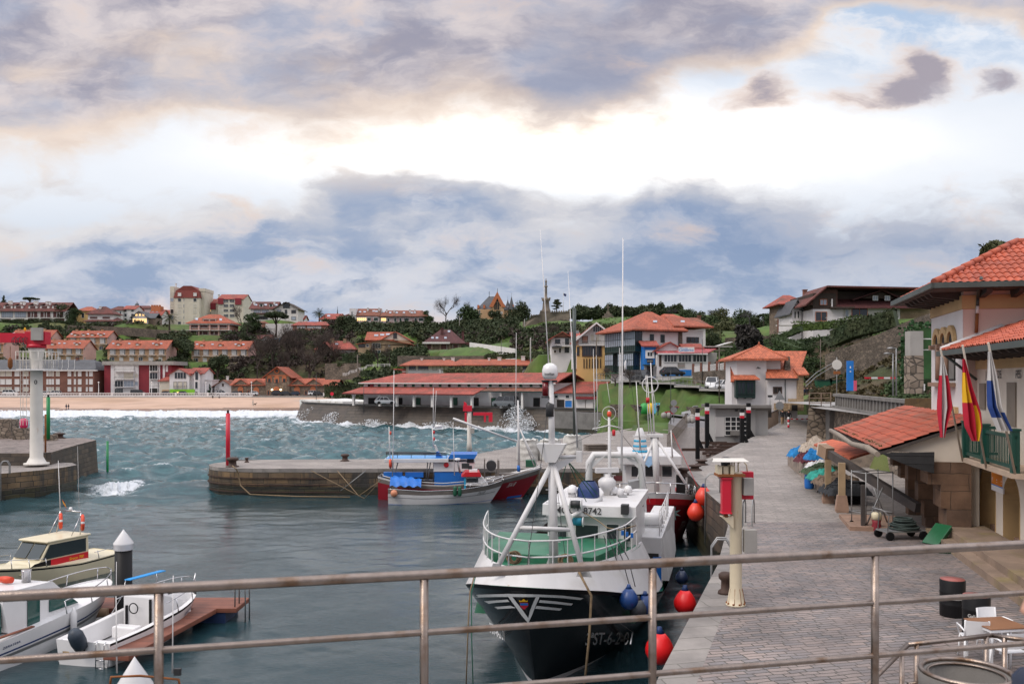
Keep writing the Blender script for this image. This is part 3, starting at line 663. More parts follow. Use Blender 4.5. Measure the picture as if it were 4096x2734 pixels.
def far_houses():
 h=House('terraced_houses','long white terrace with dark dormered roof and maroon shutters, leftmost on the hilltop','houses',100,1292,420)
 h.wall(-90,260,1239,13,m_offwhite);h.roof('gx',1209,m_tile_dark,.9)
 for a,b_ in((14,50),(57,90),(114,148),(160,196),(208,244),(-40,-5)):h.dorm(a,b_,1222,1233,m_offwhite,m_tile_dark,m_maroon)
 h.chim((32,47,1204,1216),(80,88,1206,1216),(92,99,1206,1216),(134,150,1204,1216),(182,192,1206,1216),(194,201,1206,1216))
 for a,b_ in((7,51),(60,104)):h.win(a,b_,1247,1268,m_glassb,m_maroon,mul=5)
 for a in(110,162,213):
  h.win(a,a+13,1247,1269,m_maroon);h.win(a+16,a+23,1247,1269,m_maroon);h.win(a+26,a+40,1247,1269,m_maroon);h.balc(a-2,a+43,1262,1270,.8)
 for a in(8,62,112,165,222):h.win(a,a+36,1274,1291,m_maroon)
 h=House('villa','yellow villa with orange roof, highest house beside the dark oak grove on the left hilltop','house',340,1275,430);h.wall(306,372,1243,10,m_yellowr);h.roof('hip',1226,m_tile,.8,rl=.3);h.row(332,360,2,9,1252,1270)
 h=House('villa','cream villa with two tiers of dark hipped roof and awning, below the yellow villa','house',400,1308,400)
 h.wall(345,462,1284,11,m_offwhite);b0=h.w;h.wall(352,452,1255,8,m_offwhite,1.6);h.roof('hip',1225,m_tile_dark,.9,rl=.12);h.roof('hip',1270,m_tile_dark,1.1,rl=.8,box=b0)
 h.dorm(380,396,1242,1251,m_offwhite,m_tile_dark,m_maroon);h.dorm(408,424,1242,1251,m_offwhite,m_tile_dark,m_maroon)
 h.chim((396,404,1226,1240));h.row(375,425,2,30,1266,1274,m_maroon,at=1.6);h.row(370,385,2,8,1289,1303,m_maroon);h.row(417,433,2,8,1289,1303,m_maroon);h.row(355,447,2,6,1289,1294,m_maroon)
 h=House('town_house','white town house with black windows and hipped brown roof behind the cream villa','house',468,1292,432);h.wall(440,488,1239,10,m_white);h.roof('hip',1224,m_tile_dark,.6,rl=.4)
 for r in((1246,1258),(1266,1280)):h.row(450,482,3,6,*r)
 h=House('town_house','narrow white town house with maroon roof left of the grey-roofed glazed house','house',515,1292,434);h.wall(491,540,1234,10,m_white);h.roof('gx',1222,m_tile_red,.5,gm=m_white)
 for r in((1238,1246),(1254,1266),(1272,1284)):h.row(502,530,2,10,*r)
 h=House('turret_house','old house with twin-spiked slate turret among the roofs of the hilltop','house',545,1290,446);h.wall(532,600,1232,9,m_stained);h.roof('hip',1222,m_tile_dark,.5,rl=.5)
 a,b_=h.f(532,1232,1),h.f(553,1212,1);MB().prism([(a.x,1,a.z),(b_.x,1,a.z),(b_.x-1,2,b_.z),(a.x+1,2,b_.z)],(0,2,0)).tube([(a.x+1.1,3,b_.z),(a.x+1.1,3,b_.z+1)],.1).tube([(b_.x-1.1,3,b_.z),(b_.x-1.1,3,b_.z+1)],.1).build('turret',m_slate,h.root)
 h=House('crown_house','white house with crenellated brick crown above a red roof left of the cream tower block','house',620,1290,430);h.wall(596,645,1259,10,m_white);h.roof('gx',1238,m_tile_red,.5,gm=m_white)
 h.bx('brick_crown',604,642,1224,1248,3,7,m_orangebrick);[h.bx('merlon',a,a+6,1219,1223.6,3,4,m_orangebrick)for a in(604,614,624,635)];h.sky((612,1245),(628,1245),w=10,h=6);h.row(606,638,3,7,1264,1284)
 h=House('glazed_house','grey-roofed house with glowing glazed porch under a street lamp on the left hilltop','house',560,1294,396);h.wall(530,588,1264,9,m_white);h.roof('gy',1243,m_slate,1.,gm=m_white);h.wall(588,620,1270,8,m_rubble,1.5);h.roof('gx',1252,m_slate,.3)
 h.row(546,574,3,8,1255,1263,m_lit);h.row(536,582,5,9,1273,1291,m_lit,mul=1)
 h=House('red_roof_house','small red-roofed house between brick crown and cream tower block','house',660,1290,446);h.wall(642,690,1262,9,m_offwhite);h.roof('gx',1239,m_tile_red,.5,gm=m_offwhite)
 h=House('tower_block','tall cream tower block with dark red mansard top, highest building of the town','apartment tower',740,1302,440)
 h.wall(697,797,1191,17,m_cream);x0,x1,y0,y1,z=h.w
 zm,zt=h.f(0,1161,0).z,h.f(0,1141,0).z
 def mans(b,x0,x1,y0,y1,z,x2,x3,z2):
  c=[(x0,y0,z),(x1,y0,z),(x1,y1,z),(x0,y1,z)];e=[(x2,y0+.8,z2),(x3,y0+.8,z2),(x3,y1-.8,z2),(x2,y1-.8,z2)]
  for i in range(4):b.poly([c[i],c[(i+1)%4],e[(i+1)%4],e[i]])
  b.poly(e);b.poly(c[::-1])
 b=MB();mans(b,x0-.3,x1+.3,y0-.3,y1,z,x0+.6,x1-.6,zm);b.prism([(x0+.6,y0+.8,zm),(x1-.6,y0+.8,zm),((x0+x1)/2+2,y0+.8,zt-.1),((x0+x1)/2-2,y0+.8,zt-.1)],(0,y1-y0-2,0));b.build('roof',mat('rust red cladding',(.17,.033,.025),.8,.12,.3),h.root)
 h.wall(680,696.5,1158,12,m_cream,1.5);h.roof('flat',1150,m_cream,.0);h.wall(797.2,818,1165,13,m_cream,3.);h.roof('flat',1158,m_cream,.2);h.chim((701,704,1134,1146),y=5)
 for i,(t,bt)in enumerate(((1171,1183),(1193,1205),(1216,1229),(1239,1252),(1263,1275),(1286,1296))):
  for c in(718,780):h.win(c-6,c+6,t,bt,(m_shut,m_glass,m_shutc,m_shutc,m_shutc,m_glass)[i],at=-.35 if i==0 else 0.)
  if i:h.win(734.5,736.5,t,bt)
  if i<5:h.win(682,694,t-2,bt,(m_shutc,m_glassb,m_shutc,m_dark,m_glassb)[i],at=1.5)
 def mansion(lab,pxc,p0,p1,pe,pb,d,pr,wins):
  h=House('apartment_block',lab,'apartment block',pxc,pb,d);h.wall(p0,p1,pe,14,m_cream);h.roof('gx',pr,m_tile_red,.4,gm=m_cream);return h
 h=mansion('cream apartment block with reddish gable roof and white glazed balconies right of the tower',925,872,974,1194,1292,447,1177,0)
 for t,bt in((1197,1209),(1216,1228),(1236,1247),(1256,1268)):h.row(904,928,2,18,t,bt,m_glass,mul=3);h.win(878,890,t+2,bt,m_shutc)
 a,b_=h.f(872,1192,-.5),h.f(893,1216,-.5);MB().box(a.x,b_.x,-.5,-.02,b_.z,a.z).build('mansard_panel',m_crimson,h.root);a,b_=h.f(940,1192,-.5),h.f(965,1218,-.5);MB().box(a.x,b_.x,-.5,-.02,b_.z,a.z).build('mansard_panel',m_crimson,h.root);h.chim((872,877,1178,1190),(982,987,1178,1190),y=6)
 h=mansion('lower cream apartment block with lit windows between tower and gabled block',840,818,871,1211,1292,452,1195,0)
 h.row(825,839,2,9,1215,1225,m_lit,mul=1);h.row(825,839,2,9,1236,1246,m_lit,mul=1)
 a,b_=h.f(837,1211,-.5),h.f(862,1237,-.5);MB().box(a.x,b_.x,-.5,-.02,b_.z,a.z).build('mansard_panel',m_crimson,h.root)
 h=House('chalet','white chalet with dark glazed timber gable and long dormered roof on the skyline','house',1100,1282,410)
 h.wall(1002,1102,1231,12,m_offwhite,.8);h.roof('gx',1206,m_tile_dark,.7);h.dorm(1038,1052,1216,1226,m_offwhite,m_timber,m_dgreen);h.dorm(1077,1091,1216,1226,m_offwhite,m_timber,m_dgreen);h.sky((1023,1219),(1062,1219),(1104,1219));h.chim((1013,1020,1205,1212),(1094,1099,1207,1216))
 h.row(1029,1061,2,26,1240,1250,m_glassb,m_bframe,at=.8,mul=2);h.row(1038,1060,2,20,1265,1276,m_glass,m_bframe,at=.8);h.bx('awning',1010,1080,1252,1256,-.6,.78,m_tile_dark)
 h.wall(1100,1192,1232,13,m_offwhite);h.roof('gy',1207,m_timber,1.2,gm=m_offwhite);h.win(1133,1158,1209,1231,m_glass,m_dgreen,mul=3,at=-.1);h.win(1107,1124,1239,1250,m_glassb,m_bframe,mul=1);h.win(1140,1148,1239,1254,m_glass,m_dgreen);h.win(1166,1183,1240,1252,m_glass,m_bframe,mul=1);h.win(1166,1183,1266,1278,m_glassb,m_bframe)
 h=House('pyramid_house','brick and cream house with big orange pyramid roof and long balcony, below the tower block','house',835,1341,370)
 h.wall(757,918,1297,12,m_brickpink);h.bx('floor_band',745,924,1292,1297,-1.,11,m_offwhite);h.roof('hip',1257,m_tile,1.2,rl=.28,box=(h.w[0],h.w[1],0,12,h.f(0,1292).z))
 h.bx('dormer',808,867,1272,1290,.4,4,m_brickpink);h.row(825,851,2,22,1277,1288,m_maroon,at=.4);h.sky((787,1276),(883,1278),w=10,h=8,m=m_glassb)
 h.row(779,892,4,30,1299,1310,m_maroon);h.balc(724,923,1308,1319,1.6,m_metal);h.row(775,892,6,20,1324,1338,m_maroon)
 for a in(758,792,836,872,912):h.bx('pillar',a,a+5,1297,1341,-.6,-.05,m_pink)
 h=House('bungalow','low white house with shuttered terraces and flat brown roof behind the stone pine','house',1215,1338,385)
 h.wall(1062,1137,1294,8,m_offwhite,1.);h.wall(1137.3,1170,1294,9,m_white);h.wall(1170.3,1310,1300,9,m_brickpink);h.roof('hip',1286,m_tile_red,.6,rl=.8)
 h.win(1141,1167,1296,1312,m_shut);h.win(1141,1167,1322,1335,m_shut);h.win(1075,1100,1300,1312,m_shut,at=1.);h.row(1205,1245,2,32,1299,1311,m_shut);h.win(1264,1284,1302,1313,m_shut);h.win(1196,1222,1320,1333,m_shut);h.row(1240,1288,3,12,1323,1334,m_shut)
 h=House('garage','maroon-doored brick outbuilding left of the stone pine','house',1030,1322,388);h.wall(1008,1058,1290,7,m_brickpink);h.roof('hip',1284,m_tile_brown,.4,rl=.7);h.win(1018,1045,1295,1316,m_maroon)
 h=House('bungalow','white bungalow with bright red roof beside the small palm on the skyline','house',1330,1292,402)
 h.wall(1282,1376,1276,9,m_white);h.roof('hip',1254,m_tile_red,.8,rl=.75);h.sky((1315,1263));h.win(1294,1308,1276,1288,m_dgreen);h.win(1350,1374,1280,1291,m_dgreen)
 h=House('cottage','small red-roofed cottage roof left of the white bungalow','house',1205,1285,420);h.wall(1193,1216,1274,8,m_white);h.roof('gx',1261,m_tile_red,.6,gm=m_white);h.sky((1209,1268),w=14,h=4)
 h=House('terraced_houses','long stained grey terrace with brown roof and many chimneys beside the bare trees','houses',1555,1308,400)
 h.wall(1424,1517,1260,12,m_stained);h.roof('gx',1234,m_tile_brown,.3);h.sky((1440,1247),(1459,1247),(1495,1244),(1506,1245),w=10,h=5);h.chim((1468,1474,1232,1247),(1514,1519,1232,1247))
 h.row(1431,1462,5,6,1270,1282,m_lit,mul=0);h.win(1469,1483,1270,1282,m_dgreen);h.win(1495,1512,1270,1282,m_dgreen);h.win(1442,1462,1292,1300,m_glass,mul=2);h.win(1471,1480,1292,1300);h.win(1494,1513,1292,1300,m_dgreen)
 h.wall(1398,1423.5,1233,12,m_white,-.3);h.win(1406,1410,1246,1261,at=-.3);h.win(1411,1415,1270,1283,at=-.3)
 h.wall(1517.3,1706,1264,12,m_stained,.5);h.roof('hip',1241,m_tile_brown,.9,rl=.78);h.sky((1535,1247),(1561,1250),(1587,1250),(1616,1250),(1647,1250),(1659,1250),w=9,h=5)
 h.chim((1522,1528,1239,1258),(1544,1549,1239,1257),(1574,1579,1241,1251),(1636,1642,1239,1256),(1656,1661,1239,1250),(1696,1702,1245,1257))
 h.win(1525,1544,1271,1283,m_lit,mul=2,at=.5)
 for a in(1550,1577,1598,1659):h.win(a,a+8,1272,1286,m_dgreen,at=.5)
 for a in(1617,1675):h.win(a,a+18,1272,1283,m_dgreen,at=.5)
 for a in(1529,1577,1617,1675):h.win(a,a+12,1292,1300,m_dgreen,at=.5)
 for a in(1549,1597,1658):h.bx('porch',a,a+16,1287,1290,-.6,.48,m_tile_brown);h.win(a+2,a+10,1291,1306,m_dgreen,at=.5)
 h=House('side_house','small white house end with balcony, half hidden left of the stained terrace','house',1388,1296,398);h.wall(1378,1397,1262,9,m_white);h.roof('hip',1254,m_tile_dark,.5);h.balc(1376,1398,1274,1282,.8)
 def flats(lab,p0,p1,pr,pe,pb,d,nb,side=True,ndor=3,ns=7):
  h=House('row_flats',lab,'row of flats',(p0+p1)/2,pb,d,group=None);h.wall(p0,p1,pe,11,m_ochre);h.roof('gx',pr,m_tile,.6,gm=m_pink)
  W=(p1-p0)
  for i in range(ndor):c=p0+W*(.18+.66*i/max(1,ndor-1));h.dorm(c-8,c+8,pr+14,pr+22,m_ochre,m_tile,m_shut)
  h.sky(*[(p0+W*(.10+.82*i/(ns-1)),pr+14)for i in range(ns)if i%3!=1],w=9,h=4)
  h.chim((p0+W*.2,p0+W*.2+5,pr-4,pr+3),(p0+W*.5,p0+W*.5+6,pr-4,pr+3),(p0+W*.85,p0+W*.85+5,pr-4,pr+3),m=m_ochre,y=5.)
  H=pb-pe
  for i in range(nb):
   c=p0+W*(i+.5)/nb;h.win(c-8,c+7,pe+H*.13,pe+H*.48,m_shut,mul=1);h.win(c+9,c+12,pe+H*.13,pe+H*.48,m_glass);h.balc(c-15,c+15,pe+H*.33,pe+H*.55,1.1)
   h.win(c-11+(i%3),c+7-(i%2)*3,pe+H*.72,pe+H*.97,m_shut if i%3 else m_glass,mul=1);h.bx('awning',c-12,c+12,pe+3,pe+5,-.8,-.02,m_metal)
  if side:
   a=MB();x1=h.w[1];a.box(x1+.01,x1+.08,.05,10.95,-4.9,h.w[4]-.35).build('pink_side_wall',m_pink,h.root)
   h.win(p1+6,p1+9,pe+2,pe+8,m_glass,face='r',at=x1+.1);h.win(p1+6,p1+9,pe+H*.8,pe+H*.9,m_glass,face='r',at=x1+.1)
  return h
 flats('orange-roofed row of flats with pink end wall, directly behind the white crane column',182,331,1359,1390,1440,345,4,ndor=2)
 flats('orange-roofed row of flats standing above the red and white apartment building',430,664,1360,1391,1443,345,6)
 flats('orange-roofed row of flats half behind the dark tree, left of the bare brown wood',766,992,1363,1393,1447,350,6)
 flats('upper orange-roofed row with four dormers, set behind the other rows',272,428,1322,1346,1400,375,4,ndor=4)
 flats('upper orange-roofed row mostly hidden by the red crane jib',40,198,1319,1348,1400,377,4,ndor=3)
 flats('row of flats whose pink end wall shows under the red jib at the left edge',-160,12,1352,1372,1440,343,4,ndor=2)
 h=House('purple_roof_house','long house with purplish roof and blue scaffold net, behind the bare wood','house',990,1390,376);h.wall(906,1075,1360,10,m_stained);h.roof('gx',1338,mat('purplish tiles',(.20,.075,.065),.85,.2,.4,.5,tex='tile'),.6);h.wall(1040,1092,1360,6,m_offwhite,-3);h.roof('gy',1340,m_tile_brown,.8,gm=m_offwhite)
 h.win(1014,1022,1366,1378,at=-.0);h.win(1055,1062,1345,1352,at=-3);h.chim((1085,1093,1337,1352),m=m_brickw)
 a=h.f(1085,1353,-4);b_=h.f(1135,1405,-4);MB().box(a.x,b_.x,-4,-3.9,b_.z,a.z).build('scaffold_net',mat('blue netting',(.03,.16,.28),.8,.2,1),h.root)
 h=House('villa','villa with red roof and two stone chimneys in front of the dark trees','house',1330,1408,350);h.wall(1268,1415,1396,10,m_white);h.roof('hip',1363,m_tile_red,1.,rl=.55);h.chim((1317,1335,1354,1382),(1373,1384,1355,1382),m=m_sandstone,y=3.5);h.sky((1347,1376));h.wall(1268,1330,1398,5,m_timber,-3);h.roof('gy',1365,m_tile_red,.8,gm=m_timber)
 h=House('stone_house','yellow stone house with skylit orange roof and tall pale gable, above the white stair railings','house',1540,1416,330)
 h.wall(1520,1642,1360,12,m_sandstone,3.);h.roof('gy',1325,m_tile,.6,gm=m_cream);h.win(1574,1587,1333,1352,m_glass,m_bframe,at=3.,mul=1);h.balc(1570,1590,1352,1360,.8,m_timber,m_timber,y=3.)
 h.wall(1432,1522,1376,10,m_sandstone);h.wall(1522.2,1630,1380,10,m_sandstone,.3);h.roof('gy',1356,m_tile,.8,gm=m_sandstone,box=(h.f(1432,0).x,h.f(1640,0).x,0,10,h.f(0,1374).z))
 h.win(1435,1460,1377,1388,m_glass,m_bframe,mul=2);h.win(1465,1475,1377,1386);h.win(1490,1522,1373,1391,m_dgreen,mul=2);h.win(1490,1522,1400,1415,m_dgreen,mul=2,at=-.0);h.win(1554,1559,1375,1385,m_bframe,at=.3)
 h.roof('gx',1327,m_tile,.3,box=(h.f(1462,0,3).x,h.f(1575,0,3).x,3,14,h.f(0,1357,3).z));h.sky((1505,1341),(1529,1339),(1552,1337),w=16,h=6)
 h=House('maroon_house','maroon house with great steep pyramid roof and red chimneys on a lawn','house',1785,1403,320)
 h.wall(1702,1852,1372,12,m_rubble);h.roof('hip',1318,m_maroonroof,1.2,rl=.28);h.bx('eave_board',1690,1800,1367,1374,-1.4,-1.22,m_offwhite);h.sky((1730,1351),(1748,1351),(1782,1351),(1796,1325),w=10,h=7)
 h.chim((1763,1774,1312,1352),(1847,1856,1326,1356),m=m_maroonroof,y=3.);h.row(1712,1775,2,24,1374,1397,m_maroon);h.win(1812,1832,1376,1400,m_maroon)
 for a in(1702,1724,1757,1795,1835):h.bx('pillar',a,a+7,1374,1403,-.6,-.02,m_rubble)
 h.wall(1845,1878,1368,7,m_maroonroof,1.)
 h=House('low_flats','long low cream flats with brown bay windows and orange roof, behind the fish hall','flats',1850,1502,236)
 h.wall(1624,1818,1460,12,m_cream);h.bx('render_panel',1632,1795,1476,1500,-.08,-.01,m_white);h.roof('hip',1438,m_tile,1.6,rl=.82)
 h.wall(1818.3,2330,1459,12,m_cream,.8);h.roof('hip',1436,m_tile,1.4,rl=.93);h.bx('render_panel',1905,2300,1476,1500,.72,.78,m_white)
 for a,b_,k in((1637,1662,0),(1674,1712,1),(1732,1747,2),(1762,1776,2),(1796,1810,1)):h.win(a,b_,1462,1479,(m_glass,m_glass,m_shutc)[k],m_bframe,mul=2 if k<2 else 0);h.win(a,b_,1493,1500,m_shutc,m_bframe)
 for i,a in enumerate(range(1822,2300,27)):h.win(a,a+15,1462,1479,m_glass if i%3==1 else m_shutc,m_bframe,at=.8,mul=1)
 h.chim((1683,1690,1434,1440),(1772,1779,1434,1442),(1805,1817,1431,1441),(1952,1960,1432,1440),(1990,2005,1430,1440),(2085,2100,1425,1442),y=5.)
 h.wall(1565,1623.5,1474,6,mat('coral render',(.42,.085,.06),.8,.1,.5),1.);h.balc(1604,1623,1472,1484,.8)
 h=House('slate_roof_flats','brown brick seafront flats under a dark curved slate roof, left of the crimson apartment building','flats',190,1574,312)
 h.wall(-60,376,1480,13,m_brickw);x0,x1,y0,y1,z=h.w;b=MB();prof=[(-.8,0),(1.5,1.3),(3.6,2.9),(6.5,3.9)]
 for(a,ha),(c,hb)in zip(prof,prof[1:]):b.poly([(x0,a,z+ha),(x1+.8-max(0,a)*.6,a,z+ha),(x1+.8-max(0,c)*.6,c,z+hb),(x0,c,z+hb)]);b.poly([(x1+.8-max(0,a)*.6,a,z+ha),(x1+.8-max(0,a)*.6,13-a,z+ha),(x1+.8-max(0,c)*.6,13-c,z+hb),(x1+.8-max(0,c)*.6,c,z+hb)])
 b.poly([(x0,6.5,z+3.9),(x1-3.1,6.5,z+3.9),(x1+.5,13.5,z),(x0,13.5,z)]);b.build('roof',m_slate,h.root);h.bx('eave_board',-60,386,1479,1483,-.9,-.02,m_offwhite)
 for a in(215,250,275,300):q=h.f(a,1470,0);MB().tube([(q.x,-.78,z+.1),(q.x-.8,1.5,z+1.42),(q.x-2.,3.6,z+3.),(q.x-3.2,6.4,z+4)],.05,4).build('roof_rib',m_offwhite,h.root)
 for i,(t,bt)in enumerate(((1485,1503),(1516,1536),(1548,1564))):
  for a,w,mm in((2,17,1),(24,22,1),(60,17,0),(95,18,1),(187,6,0),(197,7,1),(208,7,1),(225,13,1),(272,12,0),(297,6,1),(313,12,0 if i==2 else 0),(345,5,0),(358,12,0)):h.win(a,a+w,t,bt,(m_shut,m_shutc)[(mm+i)%2 if mm else 0])
 h.chim((60,70,1424,1436),(302,312,1430,1441),y=6,m=m_brickw);h.dorm(322,352,1459,1467,m_brickw,m_slate,m_glass)if h.pl else None
 h=House('crimson_apartments','crimson and white apartment building with deep balconies and grey flat roof on the seafront','apartment block',550,1576,315)
 h.wall(417,685,1459,12,m_crimson);h.bx('roof',408,694,1444,1459,-1.2,12.5,m_conc)
 h.bx('balcony_block',458,536,1459.5,1576,-.7,-.02,m_white);h.bx('white_column',537,554,1459.5,1576,-.4,-.02,m_white);h.bx('white_column',443,457,1459.5,1576,-.4,-.02,m_white)
 for i,(t,bt)in enumerate(((1463,1484),(1491,1515),(1522,1546),(1553,1572))):
  h.win(460,492,t,bt,m_glass if i>1 else m_shut,at=-.7,mul=i);h.win(496,534,t,bt,(m_shut,m_shutc,m_glassb,m_shut)[i],at=-.7,mul=2 if i==2 else 0)
  if i<3:h.balc(456,537,bt-9,bt,1.2,slab=m_white,y=-.7)
  h.win(540,552,t+4,bt-6,(m_shut,m_shutc,m_glassb,m_shut)[i],at=-.4)
 h.bx('balcony_block',597,632,1459.5,1572,-.5,-.02,m_white)
 for i,(t,bt)in enumerate(((1460,1483),(1490,1515),(1520,1541),(1552,1572))):
  h.win(600,630,t,bt,(m_dark,m_glass,m_shut,m_dark)[i],at=-.5,mul=2 if i<2 else 0)
  if i in(0,1):h.balc(597,633,bt-9,bt,.9,y=-.5)
 h.bx('white_column',634,640,1459.5,1570,-.3,-.02,m_white);h.bx('white_column',651,659,1459.5,1520,-.3,-.02,m_white);h.win(664,671,1463,1485,m_shut)
 h=House('shop_house','white gabled seafront house with lime green shop front','shop house',735,1578,309)
 h.wall(678,757,1495,12,m_white);h.roof('gy',1472,m_tile_red,.7,gm=m_white);h.wall(757.3,815,1490,10,m_white,1.2);h.roof('gx',1470,m_tile_red,.5,gm=m_white)
 h.wall(776,798,1490,3,m_white,-.1);h.roof('gy',1478,m_tile_red,.4,gm=m_white);h.win(782,792,1487,1517,m_glass,m_metal,at=-.1);h.win(781,791,1526,1553,m_glass,at=-.1);h.win(781,791,1566,1578,m_dark,at=-.1)
 for a in(700,712,723,735):h.win(a,a+8,1490,1512,m_glass,m_metal)
 for a,b_ in((695,707),(712,729),(735,746)):h.win(a,b_,1526,1552,m_shutc,m_metal);h.balc(a-1,b_+1,1543,1553,.5)
 h.bx('shop_front',679,778,1556,1578,-.35,-.02,m_lime)
 for a,b_ in((692,704),(708,718),(735,746)):h.win(a,b_,1566,1578,m_lit if a==708 else m_glass,m_lime,at=-.35)
 h.wall(638,677.5,1522,8,m_cream,1.5);h.roof('hip',1505,m_tile_red,.5,rl=.5);h.bx('shop_front',648,676,1558,1578,1.3,1.48,mat('tan shutter',(.40,.25,.13),.7,.1,1));h.wall(815.3,848,1520,7,m_white,2.5);h.roof('flat',1517,m_white,.3)
 h=House('cottage','small white cottage with brown roof next to the dark green fir on the seafront','house',893,1578,312);h.wall(858,928,1540,9,m_white);h.roof('gy',1518,m_tile_brown,.9,gm=m_white);h.win(888,896,1533,1545,m_bframe);h.win(880,888,1558,1566,m_dark);h.chim((905,912,1505,1520));h.balc(857,873,1545,1553,.8)
 h=House('stone_hall','rubble stone hall with orange brick arches and three gables lit by two wall lamps','hall',1130,1588,308)
 w1=[]
 h.wall(925,1062,1537,12,m_rubble,.5);h.roof('gx',1513,m_tile,.5);h.wall(1158,1345,1537,12,m_rubble,.5);h.roof('gx',1512,m_tile,.6)
 h.wall(1062,1158,1501,14,m_rubble);h.roof('gy',1465,m_tile,1.0,gm=m_rubble);h.bx('string_course',1062,1158,1499,1503,-.12,-.01,m_orangebrick);h.bx('string_course',925,1061,1538,1542,.36,.48,m_orangebrick);h.bx('string_course',1159,1345,1538,1542,.36,.48,m_orangebrick)
 for p0,p1,pk in((932,995,1515),(995,1058,1517),(1160,1222,1514),(1222,1288,1513)):
  h.roof('gy',pk,m_tile,.3,gm=m_rubble,box=(h.f(p0,0,.3).x,h.f(p1,0,.3).x,.3,6,h.f(0,1536,.3).z))
 def arch(px,t,bt,w,at,m=m_glass):
  a,c=h.f(px-w/2,t,at),h.f(px+w/2,bt,at);r=(c.x-a.x)/2;xm=(a.x+c.x)/2;b=MB();pts=[(a.x-.25,at-.1,c.z),(c.x+.25,at-.1,c.z)]
  for i in range(9):q=math.pi*i/8;pts.append((xm+(r+.3)*math.cos(q),at-.1,a.z-r+(r+.35)*math.sin(q)*1.2))
  o=b.prism(pts,(0,.12,0)).build('arched_window',m_orangebrick,h.root);MB().box(a.x+.1,c.x-.1,at-.16,at-.11,c.z,c.z+(a.z-c.z)*.62).build('pane',m,o)
 for px in(1078,1107,1137):arch(px,1506,1526 if px!=1107 else 1530,12,0)
 arch(1106,1550,1582,16,0);arch(962,1550,1582,15,.5);arch(1025,1552,1585,15,.5);arch(1188,1550,1583,16,.5);arch(1252,1550,1583,16,.5)
 q=h.f(1107,1483,-.1);MB().lathe([(0,-.02),(1.0,-.02),(1.0,.1),(0,.1)],(q.x,0,q.z),16,T=Matrix.Rotation(math.pi/2,4,'X')).build('round_window',m_orangebrick,h.root);MB().lathe([(0,0),(.55,0),(.55,.14),(0,.14)],(q.x,0,q.z),16,T=Matrix.Rotation(math.pi/2,4,'X')).build('pane',m_glass,h.root)
 for a in(1070,1220,990):h.win(a,a+8,1562,1578,m_glass,m_orangebrick,at=0 if a==1070 else.5)
 for px in(1088,1123):q=h.f(px,1558,-.5);MB().lathe([(0,-.3),(.3,-.2),(.38,0),(.3,.2),(0,.3)],q,10).build('wall_lamp',m_lamp,h.root)
 h=House('castle','turreted brick mansion with steep slate roofs and spires on the ridge','mansion',1975,1275,425)
 h.wall(1903,1962,1236,16,m_ochre,2.);h.roof('hip',1185,m_slate,.6,rl=.3,box=(h.w[0]+1,h.f(2030,0,2).x,4,20,h.f(0,1236,4).z));h.wall(1962.3,2016,1224,12,m_ochre,0)
 xa,xb,y0,y1,z=h.w;zr=h.f(0,1166).z;xm=(xa+xb)/2;b=MB();b.prism([(xa-.8,-.6,z-.5),(xm,-.6,zr),(xb+.8,-.6,z-.5),(xb-1.2,-.6,z-.5),(xm,-.6,zr-3.2),(xa+1.2,-.6,z-.5)],(0,.9,0));b.build('brick_gable',m_orangebrick,h.root)
 b=MB();b.prism([(xa,0.4,z),(xb,.4,z),(xm,.4,zr-1.2)],(0,11,0),0);b.build('roof',m_slate,h.root);h.win(1977,1997,1208,1238,m_dark,m_ochre,at=-.1,mul=2);h.row(1968,2006,3,9,1245,1258,m_shut,m_orangebrick)
 h.wall(2016.3,2062,1238,14,m_ochre,3);h.roof('hip',1214,m_slate,.4,rl=.4)
 for px,t,bt,w in((2046,1184,1238,15),(2031,1196,1222,8),(1908,1240,1252,4)):
  q=h.f(px,bt,4);tz=h.f(px,t,4).z;r=w*425/F;MB().lathe([(r,q.z),(r*.35,q.z+(tz-q.z)*.6),(.05,tz),(.04,tz+1.6)],(q.x,4,0),8,smooth=False).build('spire',m_slate,h.root)
 for px,t in((1957,1165),(1990,1153)):q=h.f(px,t,5);MB().tube([(q.x,5,q.z-3),(q.x,5,q.z)],.12,5).build('finial',m_iron,h.root)
 for px in(1913,1937,2051):h.bx('brick_dormer',px-4,px+4,1219,1232,3,6,m_orangebrick)
 h.row(1910,1918,2,5,1240,1258,m_glass,at=2.)
 h=House('monument','stone monument with statue on a tall column above a round crenellated bastion','monument',2190,1302,352)
 ms=mat('weathered stone',(.19,.155,.12),.9,.25,.4,.8,3,col2=(.10,.085,.07),c2s=.3);k=352/F
 def X(px):return(px-2190)*k
 def Z(py):return(1302-py)*k
 b=MB();pts=[(2122,1292),(2128,1262),(2160,1248),(2272,1247),(2276,1300)]
 b.prism([(X(2092),1,Z(1312)),(X(2092),1,Z(1285)),(X(2112),1,Z(1283)),(X(2125),0,Z(1262)),(X(2160),0,Z(1256)),(X(2160),0,Z(1247)),(X(2278),0,Z(1246)),(X(2280),0,Z(1312))],(0,14,0))
 for i in range(17):px=2124+i*9.2;b.box(X(px),X(px+5),-.2,.9,Z(1263 if px<2160 else 1248),Z((1257 if px<2160 else 1241.5)))
 b.build('bastion',ms,h.root)
 for px,w,t,bt in((2210,9,1296,1309),(2236,16,1287,1309),(2262,18,1279,1303)):
  r=w/2*k;pts=[(X(px)-r,-.25,Z(bt)),(X(px)+r,-.25,Z(bt))]+[(X(px)+r*math.cos(q),-.25,Z(t)-r+r*math.sin(q))for q in[math.pi*i/8 for i in range(9)]];MB().prism(pts,(0,.2,0)).build('arch',m_dark,h.root)
 b=MB();cx=X(2186)
